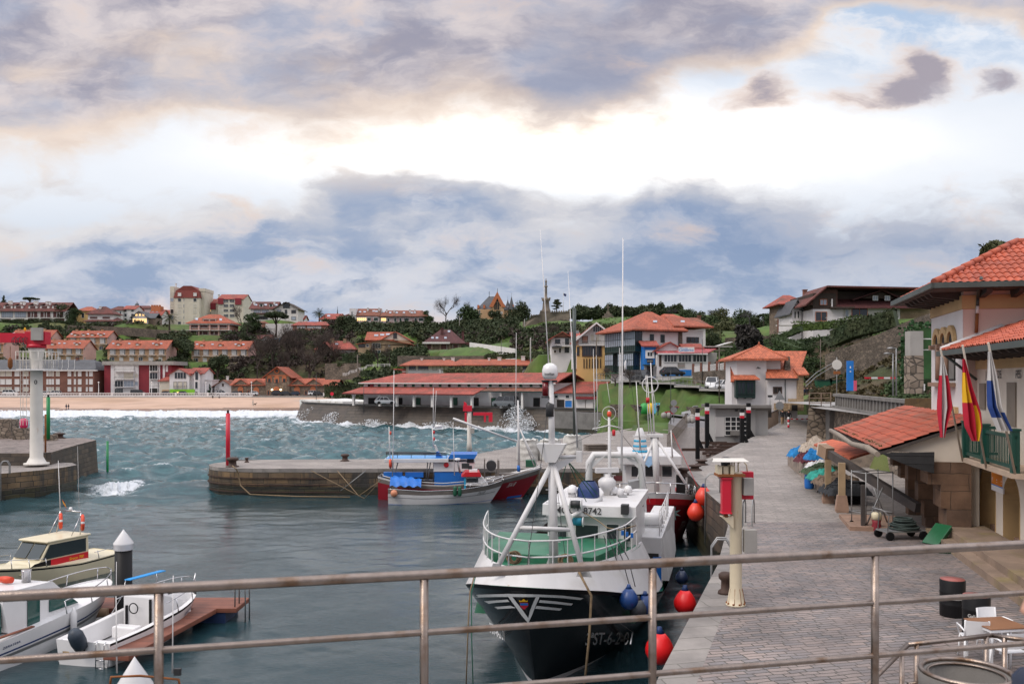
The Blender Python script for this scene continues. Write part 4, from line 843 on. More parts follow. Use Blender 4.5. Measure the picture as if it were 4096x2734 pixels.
 b.lathe([(19*k,Z(1250)),(19*k,Z(1238)),(15*k,Z(1230)),(12*k,Z(1200)),(17*k,Z(1198)),(17*k,Z(1190)),(8*k,Z(1188)),(5*k,Z(1184)),(4.2*k,Z(1145)),(7*k,Z(1141)),(7*k,Z(1138)),(3*k,Z(1136))],(cx,5,0),10);[b.box(cx+17*k*math.cos(a)-.25,cx+17*k*math.cos(a)+.25,5+17*k*math.sin(a)-.3,5+17*k*math.sin(a)+.3,Z(1190),Z(1186))for a in np.arange(0,6.2,.7)]
 b.build('column',ms,h.root)
 b=MB();b.lathe([(2.9*k,Z(1137)),(3.3*k,Z(1130)),(2.5*k,Z(1122)),(3.1*k,Z(1116)),(1.2*k,Z(1113)),(1.7*k,Z(1110.5)),(.9*k,Z(1108.5)),(.1,Z(1107))],(cx,5,0),10);b.tube([(cx-3*k,5,Z(1117)),(cx-3.6*k,4.6,Z(1123)),(cx-2*k,4.4,Z(1127))],[1.*k,.8*k,.6*k],6);b.tube([(cx+3*k,5,Z(1117)),(cx+3.5*k,4.6,Z(1124)),(cx+1.5*k,4.3,Z(1122))],[1.*k,.8*k,.6*k],6);b.build('statue',ms,h.root)
 p=gp(2432,350);b=MB();b.box(-3.4,3.4,-2,2,-1,1.4);b.box(-2.2,2.2,-1.4,1.4,1.403,3);b.box(-1.,1.,-.8,.8,3.003,4.4);b.box(-.3,.3,-.3,.3,4.403,9);b.box(-1.3,1.3,-.25,.25,6.8,7.4);b.v=[(x*.62,y*.62,z*.62)for x,y,z in b.v];tag(b.build('stone_cross',ms,loc=p),'weathered stone cross on stepped base on the grassy hill','cross')
 p=gp(2253,352);p.z=P(0,1250,352).z;r=thing('flagpole','white pole flying a small dark blue flag behind the bastion','flagpole',p);MB().tube([(0,0,0),(0,0,8.2)],[.1,.06],6).build('pole',m_white2,r)
 MB().grid(lambda u,v:(.1+u*1.2*(1-.2*v),.25*math.sin(u*5+v),7.9-v*1.0-u*.5),8,4).build('flag',mat('navy flag cloth',(.02,.03,.09),.8,.1,2),r)
 h=House('church_spire','thin grey church spire behind the white bungalow, far off','spire',1350,1270,520);q=520/F;MB().lathe([(4.5*q,-10),(4.2*q,0),(3.6*q,8*q),(.1,38*q),(.06,46*q)],(0,0,0),6,smooth=False).build('spire',m_slate,h.root)
far_houses()
def fish_hall():
 h=House('fish_market_hall','long white fish market hall with two tiers of red tiles and small green shutters','market hall',1415,1617,177,-.55);R=h.root
 xe=h.f(2215,1530,4.).x;x0=h.f(1456,1540,4).x;xs=h.f(1905,1580,0).x
 MB().box(x0,xe,4.,4.4,-.5,4.4).box(x0,x0+.4,4.4,16,-.5,4.4).box(xe-.4,xe,4.4,16,-.5,4.4).build('wall',m_white,R)
 def slab(name,pts,t=.2,m=m_tile_red):return MB().prism(pts,(0,0,-t)).build(name,m,R)
 slab('roof',[(x0-.7,3.3,4.45),(xe+.8,3.3,4.45),(xe+.8,10,6.35),(x0+5,10,6.35)]);slab('roof',[(x0+5,10,6.35),(xe+.8,10,6.35),(xe+.8,17,4.4),(x0-.7,17,4.4)]);MB().poly([(x0-.7,3.3,4.44),(x0+5,10,6.34),(x0-.7,17,4.39)]).poly([(x0-.7,3.3,4.2),(x0-.7,3.3,4.44),(x0-.7,17,4.39)]).build('roof',m_tile_red,R)
 slab('porch_roof',[(-2.2,-.9,2.35),(xs,-.9,2.35),(xs-.2,4,3.6),(x0-.2,4,3.6)]);MB().poly([(-2.2,-.9,2.34),(x0-.2,4,3.58),(-2.2,12,2.34)]).build('porch_roof',m_tile_red,R)
 slab('porch_roof',[(xs+.3,.9,2.95),(xe-.2,.9,2.95),(xe-.2,4,3.6),(xs+.3,4,3.6)],m=m_tile_brown)
 MB().box(-2.3,xs,-1.,-.85,2.08,2.3).build('gutter',mat('dark red gutter',(.10,.02,.018),.6,.1,1),R);MB().box(xs+.3,xe,.78,.9,2.72,2.94).build('gutter',m_dgreen,R);MB().box(x0-.8,xe+.8,3.15,3.28,4.2,4.42).build('gutter',m_offwhite,R)
 for px in(1415,1520,1588,1657,1730,1806,1888):
  x=h.f(px,1600,0).x;MB().box(x-.22,x+.22,-.22,.22,-.2,1.7).prism([(x-.22,-.2,1.703),(x+.22,-.2,1.703),(x+.6,-.2,2.14),(x-.6,-.2,2.14)],(0,.4,0)).build('pillar',m_offwhite,R)
 for px in(2005,2090):x=h.f(px,1600,1.4).x;MB().box(x-.2,x+.2,1.2,1.6,-.2,2.74).build('pillar',m_offwhite,R)
 for px in(1518,1554,1585,1622,1654,1692,1724,1761,1798,1838,1876,1917,1962,2002,2042,2084,2125,2165):
  h.win(px-6,px+6,1535.5,1547,m_green if px not in(1798,2042)else m_dark,m_white,at=4.,fw=.06)
 h.win(1472,1484,1535.5,1547,m_dark,m_white,at=4.,fw=.06)
 for px,w,m in((1535,18,m_green),(1600,18,m_dark),(1673,18,m_green),(1820,18,m_green),(1905,18,m_dark),(1978,24,m_green),(2062,20,m_green),(2147,24,m_dark),(1490,30,m_dark)):
  h.win(px-w/2,px+w/2,1591,1618 if px<1900 else 1624,m,m_bframe,at=4.,name='door',fw=.05)
 x=h.f(1487,1540,4).x;MB().box(x-.3,x+.5,3.8,3.98,3.5,4.3).build('red_panel',m_crimson,R)
 h=House('fish_shed','white lean-to store with red mono-pitch roof at the right end of the fish hall','shed',2215,1634,158,-.45)
 xe=h.f(2300,1570,0).x;MB().box(0,xe+3.4,0,8,-.5,3.1).build('wall',m_white,h.root);MB().prism([(-.4,-.6,3.0),(xe+3.8,-.6,3.0),(xe+3.8,8,4.9),(-.4,8,4.9)],(0,0,-.22)).build('roof',m_tile_red,h.root);MB().prism([(xe+3.4,.02,3.1),(xe+3.4,7.9,3.1),(xe+3.4,7.9,4.6)],(-.2,0,0)).build('gable',m_white,h.root)
 h.win(2210+8,2210+22,1580,1591,m_glass);h.win(2263,2278,1580,1591,m_glass);h.win(2230,2256,1599,1628,m_dark,m_bframe,name='door');h.win(2261,2288,1601,1628,m_blue,m_wframe,name='poster')
 h=House('fish_shed','lowest white store with red roof and scribbled side wall, rightmost of the hall sheds','shed',2305,1638,156,-.35)
 xe=h.f(2385,1600,0).x;MB().box(0,xe,0,7,-.5,2.3).prism([(xe,.02,2.3),(xe,6.9,2.3),(xe,6.9,3.5)],(-.2,0,0)).build('wall',m_white,h.root);MB().prism([(-.2,-.6,2.3),(xe+.4,-.6,2.3),(xe+.4,7.2,3.75),(-.2,7.2,3.75)],(0,0,-.22)).build('roof',m_tile_red,h.root)
 MB().box(-.2,xe+.45,-.75,-.6,1.9,2.25).build('gutter',m_crimson,h.root);h.win(2309,2328,1590,1596,m_glass);h.win(2338,2358,1590,1596,m_glass);h.win(2343,2359,1601,1633,m_dark,m_bframe,name='door')
 b=MB();b.tube([(xe+.02,2+.25*i,1.3+.22*(i%2))for i in range(7)],.035,4);b.build('graffiti',m_iron,h.root)
fish_hall()
def mid_houses():
 h=House('white_house','small white house with pink timber gable and black balcony below the monument hill','house',2245,1412,188)
 h.wall(2206,2292,1350,9,m_white);h.roof('gy',1325,m_tile_red,.9,gm=m_brickpink);h.bx('tie_beam',2206,2292,1347,1351,-.12,-.02,m_timber)
 h.win(2222,2239,1357,1371,m_glass,m_iron,mul=1);h.balc(2218,2242,1372,1378,.4);h.win(2262,2274,1355,1375,m_glass,m_dgreen,mul=1);h.balc(2248,2282,1368,1382,1.);h.win(2260,2275,1390,1408,m_glass,m_dgreen,mul=1);h.win(2236,2244,1392,1409,m_dark);h.win(2216,2224,1400,1410,m_timber);h.bx('awning',2208,2248,1385,1389,-1.3,-.02,m_iron)
 h.wall(2292.3,2315,1345,8,m_white,2.);h.roof('gx',1328,m_tile_red,.5)
 h=House('yellow_house','tall yellow and white house with steep gable, brown glazed bay and striped ground floor','house',2362,1474,166)
 h.wall(2308,2420,1380,11,m_yellowr);h.wall(2314,2420,1340,11,m_offwhite,.5,pb=1380.3);x0,x1,y0,y1,z=h.w
 a,m_,c=h.f(2296,1363,-.6),h.f(2386,1288,-.6),h.f(2432,1324,-.6);b=MB();b.prism([a,m_,(m_.x,12,m_.z),(a.x,12,a.z)],(0,0,-.25));b.prism([m_,c,(c.x,12,c.z),(m_.x,12,m_.z)],(0,0,-.25));b.build('roof',m_tile_red,h.root);MB().prism([(a.x+.6,.52,a.z),(c.x-.6,.52,c.z-.5),(m_.x,.52,m_.z-.3)],(0,10,0)).build('gable',m_offwhite,h.root)
 MB().prism([(a.x,-.62,a.z-.3),(m_.x,-.62,m_.z-.3),(c.x,-.62,c.z-.3),(c.x,-.62,c.z+.05),(m_.x,-.62,m_.z+.05),(a.x,-.62,a.z+.05)],(0,-.1,0)).build('barge_board',m_white2,h.root)
 h.win(2373,2405,1305,1327,m_glass,m_wframe,mul=3,at=.5);h.win(2362,2376,1337,1365,m_shutc,m_wframe,at=.5);h.win(2383,2398,1337,1365,m_shutc,m_wframe,at=.5);h.win(2330,2350,1345,1368,m_brickpink,m_bframe,at=.5);h.balc(2316,2420,1362,1378,.9,m_metal,m_offwhite,y=.5)
 h.win(2332,2403,1384,1421,m_glass,m_bframe,mul=6,fw=.2);h.win(2309,2316,1388,1420,m_glass,m_bframe)
 for a in range(2334,2402,11):h.bx('brown_stripe',a,a+4,1434,1472,-.1,-.02,m_timber)
 h.bx('lower_wall',2296,2307.6,1410,1474,.5,8,m_white)
 h=House('gallery_house','large white house with green glazed galleries under a broad red hipped roof','house',2570,1490,150,.35);R=h.root;Zt=7.3
 MB().box(0,7.6,0,12,-4,Zt).build('wall',m_white,R);MB().box(7.6,12.6,.9,12,-4,7.6).build('wall',m_white,R);MB().box(7.0,7.75,-.15,.9,2.6,Zt).build('stone_pier',m_stonewall_far,R)
 def hip(x0,x1,y0,y1,z,xa,xb,yr,zr,m,nm='roof'):
  b=MB();c=[(x0,y0,z),(x1,y0,z),(x1,y1,z),(x0,y1,z)];A,B=(xa,yr,zr),(xb,yr,zr)
  b.poly([c[0],c[1],B,A]);b.poly([c[1],c[2],B]);b.poly([c[2],c[3],A,B]);b.poly([c[3],c[0],A]);lo=[(p[0],p[1],z-.25)for p in c]
  for i in range(4):b.poly([lo[i],lo[(i+1)%4],c[(i+1)%4],c[i]])
  b.poly(lo[::-1]);return b.build(nm,m,R)
 h.pl=(Vector((0,-1.2,Zt+.1)),Vector((0,-3.6/7.2,1)).normalized())
 hip(-2.6,8.3,-1.2,13.2,Zt+.1,3.9,5.2,6.,Zt+3.7,m_tile);hip(6.,14.,-.3,13,Zt+.9,7.5,9.5,6.,Zt+3.4,m_tile);h.sky((2620,1287),(2730,1287),w=16,h=7)
 for i in range(26):MB().box(-2.4+i*.42,-2.28+i*.42,-1.1,0,Zt-.25,Zt-.16).build('rafter',m_timber,R)if i<26 and-2.4+i*.42<8.2 else None
 g=m_dgreen
 def gallery(y0,y1,z0,z1,nb,x=-1.3):
  o=MB().box(x,0,y0,y1,z0-.25,z0).box(x,0,y0,y1,z1,z1+.2).box(x+.04,0,y0,y1,z0,z0+.75).build('gallery',g,R);b=MB()
  for i in range(nb+1):y=y0+.05+(y1-y0-.1)*i/nb;b.box(x-.02,x+.1,y-.05,y+.05,z0,z1)
  for zz in(z0+.8,z0+(z1-z0)*.62):b.box(x-.01,x+.06,y0+.1,y1-.1,zz-.04,zz+.04)
  b.build('mullions',g,o);MB().box(x+.02,x+.08,y0+.05,y1-.05,z0+.8,z1-.02).build('pane',m_glassb,o)
  e=MB();e.box(x,x+.1,y0-.001,y0+.05,z0,z1);[e.box(xx,xx+.08,y0-.04,y0+.03,z0,z1)for xx in(x+.55,-.1)];e.build('end_frame',g,o);MB().box(x+.1,-.1,y0-.02,y0+.02,z0+.8,z1-.1).build('pane',m_glass,o)
 gallery(.2,12.,3.9,7.1,16);gallery(.9,6.8,.4,3.3,8);gallery(8.6,12.,.6,3.3,4)
 for z in(4.6,):h.win(2601,2613,1338,1373,m_glass,m_dgreen,mul=1);h.win(2644,2656,1340,1367,m_glass,m_dgreen,mul=1)
 h.win(2748,2793,1349,1369,m_glass,m_bframe,mul=2,at=.9);h.win(2552-4+38,2552+2+38,1400,1432,m_dgreen,m_dgreen);h.win(2586,2594,1457,1480,m_dgreen,m_dgreen);MB().box(-1.2,-.05,8.2,11.9,-.1,.1).build('awning',m_green,R)
 MB().lathe([(.05,-1.),(.28,-.2),(.2,.9),(.03,1.4)],(-2.2,2,.8),8).build('folded_parasol',m_white2,R)
 h=House('brown_roof_house','brown-roofed house with brick chimney peeping out behind the large gallery house','house',2770,1330,200);h.wall(2742,2822,1300,9,m_white);h.roof('hip',1270,m_tile_brown,.8,rl=.6);h.chim((2793,2804,1264,1285),m=m_brickw)
 h=House('restaurant','white restaurant with big windows, red roof and white sign on a blue base','restaurant',2735,1502,144.5)
 h.wall(2648,2832,1410,7,m_white);a,c=h.f(2632,1412,-.6),h.f(2832,1409,-.6);q=h.f(2832,1386,6)
 MB().prism([(a.x,-.6,a.z),(c.x,-.6,c.z),(c.x+4,7,q.z+.1),(a.x,7,q.z+.1)],(0,0,-.2)).build('roof',mat('pale red sheet roof',(.33,.055,.06),.6,.15,.4,.3,tex='tile',tp=(.5,3.)),h.root);h.bx('eave_board',2632,2832,1412,1417,-.75,-.61,m_white2)
 for a,b_ in((2657,2706),(2715,2764),(2772,2825)):h.win(a,b_,1419,1446,m_glass,m_wframe,mul=3);
 h.bx('blue_base',2644,2766,1478,1502,-.1,-.02,m_blue);h.wall(2628,2650,1418,6,m_white,.5);h.win(2638,2645,1420,1462,m_bframe,m_bframe,at=.5)
 a,c=h.f(2714,1388,-1.2),h.f(2777,1407,-1.2);s=MB().box(a.x,c.x,-1.3,-1.2,c.z,a.z).build('sign_board',m_white2,h.root)
 text('Cantabrico',.62,planar(((a.x+c.x)/2-.05,-1.31,c.z+.14),(1,0,0),(0,0,1)),m_blue,s,sx=.85);text('Restaurante',.24,planar((a.x+.9,-1.31,a.z-.25),(1,0,0),(0,0,1)),m_blue,s)
 a,c=h.f(2711,1450,-.1),h.f(2739,1469,-.1);s=MB().box(a.x,c.x,-.12,-.02,c.z,a.z).build('sign_board',m_conc,h.root);text('RESTAURANTE',.16,planar(((a.x+c.x)/2,-.13,a.z-.25),(1,0,0),(0,0,1)),m_iron,s);text('CANTABRICO',.18,planar(((a.x+c.x)/2,-.13,a.z-.55),(1,0,0),(0,0,1)),m_crimson,s)
 h.wall(2620,2738,1398,8,m_white,2.);h.roof('gy',1366,m_tile_red,.5,gm=m_white);h.wall(2738.3,2806,1388,5,m_white,4.);h.roof('gx',1374,m_tile_red,.4)
 h.wall(2832.5,2868,1409,6,m_conc,1.);h.bx('parasol_roof',2818,2930,1383,1388,4,8,m_conc);a,c=h.f(2880,1382,4),h.f(2930,1368,4);MB().prism([(a.x,4,a.z),(c.x,4,c.z),(c.x,8,c.z),(a.x,8,a.z)],(0,0,.12)).build('white_awning',m_white2,h.root)
 h=House('blue_house','narrow bright blue house front with white framed window beside the restaurant','house',2600,1502,146.5)
 h.wall(2577,2624,1378,6,m_blue);h.roof('gx',1362,m_tile_red,.5);h.win(2590,2609,1408,1424,m_glass,m_white2,mul=1,fw=.35);a,c=h.f(2588,1436,-.1),h.f(2612,1450,-.1);s=MB().box(a.x,c.x,-.12,-.02,c.z,a.z).build('sign_board',m_iron,h.root);text('CANTABRICO',.15,planar(((a.x+c.x)/2,-.13,(a.z+c.z)/2-.05),(1,0,0),(0,0,1)),m_white2,s)
 h.bx('awning',2575,2622,1457,1462,-1.3,-.02,m_dgreen);h.bx('porch_wall',2576.5,2624.5,1462,1504,-.06,-.02,m_white);h.win(2590,2598,1466,1503,m_glass,m_iron,name='door',at=-.08);h.win(2602,2610,1466,1503,m_glass,m_iron,name='door',at=-.08)
 h=House('port_house','white harbour house with pyramid roof, dark green bay window and bright orange tiles','house',3040,1642,100);R=h.root
 h.wall(2947,3066,1434,5.2,m_white);b0=h.w;h.wall(3066.2,3122,1434,4.6,m_white,.5)
 mt=mat('new orange tiles',(.42,.11,.05),.75,.12,.5,.5,tex='tile',tp=(.2,.33));x1=h.w[1]
 h.wall(3068,3190,1516,9,m_white,-.6);bw=h.w
 b=MB();c=[(b0[0]-.75,-.75,b0[4]),(x1+.5,-.75,b0[4]),(x1+.5,5.8,b0[4]),(b0[0]-.75,5.8,b0[4])];ap=h.f(3036,1379,2.6)
 for i in range(4):b.poly([c[i],c[(i+1)%4],ap]);lo=[(q[0],q[1],b0[4]-.22)for q in(c[i],c[(i+1)%4])];b.poly([lo[0],lo[1],c[(i+1)%4],c[i]])
 b.poly([(q[0],q[1],b0[4]-.22)for q in c[::-1]]);b.build('roof',mt,R);b=MB()
 for q in c[:2]:b.tube([q,ap],.1,6)
 b.build('hip_tiles',mt,R);MB().lathe([(.16,0),(.1,.25),(.02,.4)],ap,6).build('finial',mt,R);h.bx('eave_board',2930,3140,1432,1440,-.7,-.6,m_iron)
 zr=h.f(3160,1403,4.).z;A,B=h.f(3064,1512,-1.2),h.f(3196,1514,-1.2);C_,D=h.f(3060,1403,4),h.f(3231,1403,4)
 MB().prism([A,(B.x-.2,B.y,A.z),(D.x-.1,4,zr),(C_.x,4,zr)],(0,0,-.2)).build('roof',mt,R);MB().prism([(C_.x,4.01,zr),(D.x-.1,4.01,zr),(D.x-.6,9,zr-2.6),(C_.x,9,zr-2.6)],(0,0,-.2)).build('roof',mt,R)
 MB().prism([(bw[1],-.5,bw[4]),(bw[1]+.9,4.,zr-.4),(bw[1]+.5,8.3,bw[4])],(-.3,0,0)).build('gable',m_iron,R);h.bx('eave_board',3062,3196,1512,1519,-1.25,-1.15,m_iron)
 a,c_=h.f(3200,1470,-1.),h.f(3226,1497,-1.);MB().prism([(a.x-.3,-1.3,c_.z),(c_.x+.2,-1.3,c_.z+.05),(c_.x+.2,.5,a.z+.1),(a.x-.3,.5,a.z)],(0,0,-.15)).build('porch_roof',mt,R)
 q=h.f(3150,1425,.6);q2=h.f(3150,1492,.2);b=MB();b.prism([(q2.x-.42,.2,q2.z-.5),(q2.x+.42,.2,q2.z-.5),(q.x+.2,.35,q.z),(q.x-.2,.35,q.z)],(0,.6,0));b.build('chimney',m_stonewall_far,R)
 a,c_=h.f(2944,1516,-.8),h.f(3022,1590,-.8);o=MB().box(a.x,c_.x,-.8,-.01,c_.z,a.z).build('bay_window',m_dgreen,R)
 for p,w in((2952,27),(2988,25)):h.win(p,p+w,1530,1572,m_glass,m_dgreen,at=-.8,mul=1)
 for p in(2948,2980,3015):h.bx('bracket',p,p+5,1590,1594,-.7,-.05,m_dgreen)
 e,f_=h.f(2934,1515,-1.1),h.f(3030,1502,-.1);MB().prism([(e.x,-1.15,e.z),(f_.x,-1.15,e.z),(f_.x-.3,-.02,f_.z+.1),(e.x+.3,-.02,f_.z+.1)],(0,0,-.12)).build('bay_roof',mt,R)
 h.win(3096,3123,1550,1570,m_dark,m_bframe,at=-.6,mul=1,fw=.12);q=h.f(3034,1471,-.5);MB().lathe([(.02,.12),(.24,-.02),(.28,-.08),(.0,-.06)],q,10).tube([q+Vector((0,.5,.1)),q+Vector((0,0,.1))],.03,5).build('wall_lamp',m_iron,R)
 q=h.f(3141,1520,-.7);MB().tube([(q.x,-.7,bw[4]),(q.x,-.7,-1)],.05,6).build('drainpipe',m_dgreen,R);MB().box(b0[0]-.5,b0[0],.3,3.5,-3,3.4).build('side_wing',m_white,R);e=h.f(2924,1475,.2);MB().prism([(e.x-.1,.0,3.4),(b0[0]+.1,.0,3.4),(b0[0]+.1,3.4,5.4),(e.x+1.1,3.4,5.4)],(0,0,-.15)).build('side_roof',mt,R)
 ms=m_sandstone;h.bx('stone_pier',3190,3214,1500,1640,-.9,.3,ms);h.bx('stone_plinth',3100,3160,1612,1644,-1.,-.61,ms);h.bx('stone_plinth',3160,3215,1594,1642,-1.6,-.91,ms);h.bx('niche',3167,3190,1618,1642,-1.63,-1.605,m_dark)
 h=House('slip_house','small grey concrete winch house with glazed gridded door above the slipway','winch house',2960,1746,81);mc=mat('pale concrete',(.33,.325,.315),.8,.08,.6,.15,30)
 h.wall(2862,3022,1630,3.,mc,0);w=h.w;h.bx('side_panel',2862,2898,1667,1746,-.06,-.01,m_offwhite);h.wall(3022.2,3072,1630,3.,mc,.25);x1=h.w[1]
 MB().prism([(w[0]-.6,-.7,w[4]),(x1+.05,-.7,w[4]),(x1+.9,2.2,w[4]-1.0),(x1+.9,3.3,w[4]-1.0),(w[0]-.6,3.3,w[4])],(0,0,.28)).build('roof',m_conc_dark,h.root)
 h.win(2901,2988,1668,1738,m_glass,m_wframe,mul=3,name='door',fw=.06);a,c_=h.f(2901,1668,0),h.f(2988,1738,0)
 b=MB();[b.box(a.x,c_.x,-.1,-.04,c_.z+(a.z-c_.z)*i/4-.035,c_.z+(a.z-c_.z)*i/4+.035)for i in(1,2,3)];b.build('door_bars',m_wframe,h.root);h.bx('bench_board',2924,2962,1722,1741,-.5,-.2,m_conc_dark);q=h.f(2946,1637,-.1);MB().box(q.x-.12,q.x+.12,-.2,-.01,q.z-.15,q.z+.1).build('lamp',m_iron,h.root)
 h=House('chalet','big chalet with dark brown timber gable and long maroon roof on the right hill','house',3400,1300,170);R=h.root
 h.wall(3252,3372,1236,14,m_white);h.wall(3252,3344,1172,14,m_timber,.02,pb=1236.2);w=h.w
 a,m_,c=h.f(3224,1216,-1.5),h.f(3310,1141,-1.5),h.f(3730,1153,-1.5);b=MB();b.prism([a,m_,(m_.x,10,m_.z),(a.x,10,a.z)],(0,0,-.3));b.prism([m_,(c.x,-1.5,m_.z-.4),(c.x,10,m_.z-.6),(m_.x,10,m_.z)],(0,0,-.3));b.build('roof',m_tile_dark,R)
 MB().prism([(a.x+1,.04,a.z),(w[1]+.3,.04,a.z),(w[1]+.3,.04,m_.z-.6),(m_.x,.04,m_.z-.4)],(0,9,0)).build('gable',mat('brown boards',(.085,.035,.025),.8,.2,1,tex='plank',tp=(.2,)),R)
 h.wall(3344.3,3725,1165,9,m_timber,3.,pb=1226);h.wall(3368,3600,1225,11,m_offwhite,.5);h.wall(3600.3,3740,1232,9,m_sandstone,1.5)
 e,f_=h.f(3358,1228,-.8),h.f(3740,1228,-.8);zr=h.f(3400,1179,5).z;MB().prism([(e.x,-.8,e.z),(f_.x,-.8,e.z),(f_.x,5,zr),(e.x-2.8,5,zr)],(0,0,-.25)).build('roof',m_maroonroof,R);h.pl=(Vector((e.x,-.8,e.z)),Vector((0,-(zr-e.z)/5.8,1)).normalized())
 a,m_,c=h.f(3412,1196,.8),h.f(3532,1157,.8),h.f(3615,1194,.8);b=MB();b.prism([a,m_,(m_.x,6,m_.z),(a.x,6,a.z)],(0,0,-.25));b.prism([m_,c,(c.x,6,c.z),(m_.x,6,m_.z)],(0,0,-.25));b.build('dormer_roof',m_maroonroof,R);MB().prism([(a.x+2,1.4,a.z+.2),(c.x-1.6,1.4,a.z+.2),(m_.x,1.4,m_.z-.4)],(0,4,0)).build('dormer',m_timber,R);h.win(3492,3510,1184,1200,m_glassb,m_wframe,at=1.3,mul=1);h.win(3540,3558,1184,1200,m_glassb,m_wframe,at=1.3,mul=1)
 h.win(3281,3306,1198,1218,m_glassb,m_orangebrick,mul=1);h.win(3263,3306,1248,1282,m_glass,m_orangebrick,mul=1);h.win(3408,3468,1233,1263,m_glass,m_orangebrick,mul=1,at=.5);h.win(3382,3393,1238,1270,m_glassb,m_wframe,at=.5);h.win(3552,3586,1238,1256,m_dark,m_bframe,at=.5);h.balc(3308,3410,1268,1290,1.2,m_white2);h.bx('pergola',3330,3420,1226,1232,-1.6,.4,m_timber);h.bx('white_post',3326,3331,1195,1226,-.3,-.05,m_white2)
 h=House('white_house','white house with grey slate gable roof and long terrace left of the chalet','house',3200,1302,176);h.wall(3168,3206,1230,9,m_white);h.roof('gy',1196,m_slate,.7,gm=m_white);h.wall(3206.3,3252,1232,8,m_white,.5);h.roof('gx',1200,m_slate,.6);h.row(3180,3193,2,6,1245,1272,m_glass);h.balc(3112,3196,1276,1298,1.6,m_white2);[h.bx('post',p,p+5,1276,1330,-1.8,-1.62,m_brickw)for p in(3110,)]
 h=House('stone_house','stone house with red eaves and brick chimney behind the slate-roofed house','house',3170,1290,184);h.wall(3128,3215,1215,9,m_rubble);h.roof('hip',1180,m_tile_red,1.2,rl=.3);h.chim((3216,3229,1160,1185),m=m_brickw,y=3)
mid_houses()
m_terra=mat('barrel tiles',(.40,.088,.044),.75,.22,1.2,.3,40,col2=(.30,.075,.05),c2s=1.3,c2t=.60)
m_terra2=mat('weathered barrel tiles',(.36,.082,.045),.8,.25,1.2,.3,40,col2=(.24,.085,.055),c2s=1.0,c2t=.56)
m_peach=mat('peach render',(.62,.47,.41),.8,.06,.4,.15,25,streak=(.5,.012,(.46,.34,.28)))
m_creamw=mat('warm cream render',(.60,.53,.45),.8,.08,.6,.2,20,streak=(.8,.02,(.36,.28,.2)))
m_ochrest=mat('ochre plaster',(.46,.31,.15),.8,.12,.8)
m_bstone=mat('brown sandstone blocks',(.17,.095,.055),.85,.3,1.2,.6,8,col2=(.11,.07,.05),tex='brick',tp=(1.2,.62,.015),tmort=(.07,.045,.03))
m_pinkst=mat('pinkish stone',(.27,.17,.12),.8,.2,2,.3,20)
m_beam=mat('old oak',(.06,.048,.042),.8,.25,2.,.5,12,col2=(.035,.03,.03),c2s=1.)
m_gpaint=mat('green railing paint',(.004,.055,.04),.4,.08,1)
m_gutter=mat('zinc gutter',(.055,.07,.065),.5,.2,1.5)
m_rust=mat('rust',(.22,.075,.02),.85,.25,3,.3,30)
m_steel=mat('brushed stainless steel',(.27,.22,.19),.32,.15,14.,.15,120,metal=1.,col2=(.18,.115,.075),c2s=5.,c2t=.60)
def barrel(name,m,A,B,D,par,pitch=.24,course=.40,r=.075,inside=None):
 """barrel tiles on the plane A-B (eave) A-D (up the slope)"""
 A,B,D=Vector(A),Vector(B),Vector(D);eu,ev=B-A,D-A;n=max(2,round(eu.length/pitch));k=max(2,round(ev.length/course));nr=eu.cross(ev).normalized()
 if nr.z<0:nr=-nr
 U=np.linspace(0,1,n*6+1);V=[]
 for i in range(k):V+=[i/k+.0001,(i+1)/k]
 V=np.array(V);jit=RNG.normal(0,.012,(n+1,k+1))
 hU=np.abs(np.sin(np.pi*U*n))**.8*r;VV,UU=np.meshgrid(V,U,indexing='ij')
 fr=np.tile(np.array([1.,0.]),k)[:,None];H=hU[None]+.035*fr+jit[np.minimum((UU*n).astype(int),n),np.minimum((VV*k-.01).astype(int),k)]
 co=np.array(A)[None,None]+UU[...,None]*np.array(eu)+VV[...,None]*np.array(ev)+H[...,None]*np.array(nr)
 nu=len(U);i=np.arange(len(V)-1)[:,None]*nu+np.arange(nu-1)[None];Fq=np.stack([i,i+1,i+nu+1,i+nu],-1).reshape(-1,4)
 if inside is not None:
  cu=(UU[:-1,:-1]+UU[1:,1:]).ravel()/2;cv=(VV[:-1,:-1]+VV[1:,1:]).ravel()/2;Fq=Fq[inside(cu,cv)]
 return np_mesh(name,co.reshape(-1,3),Fq,m,par)
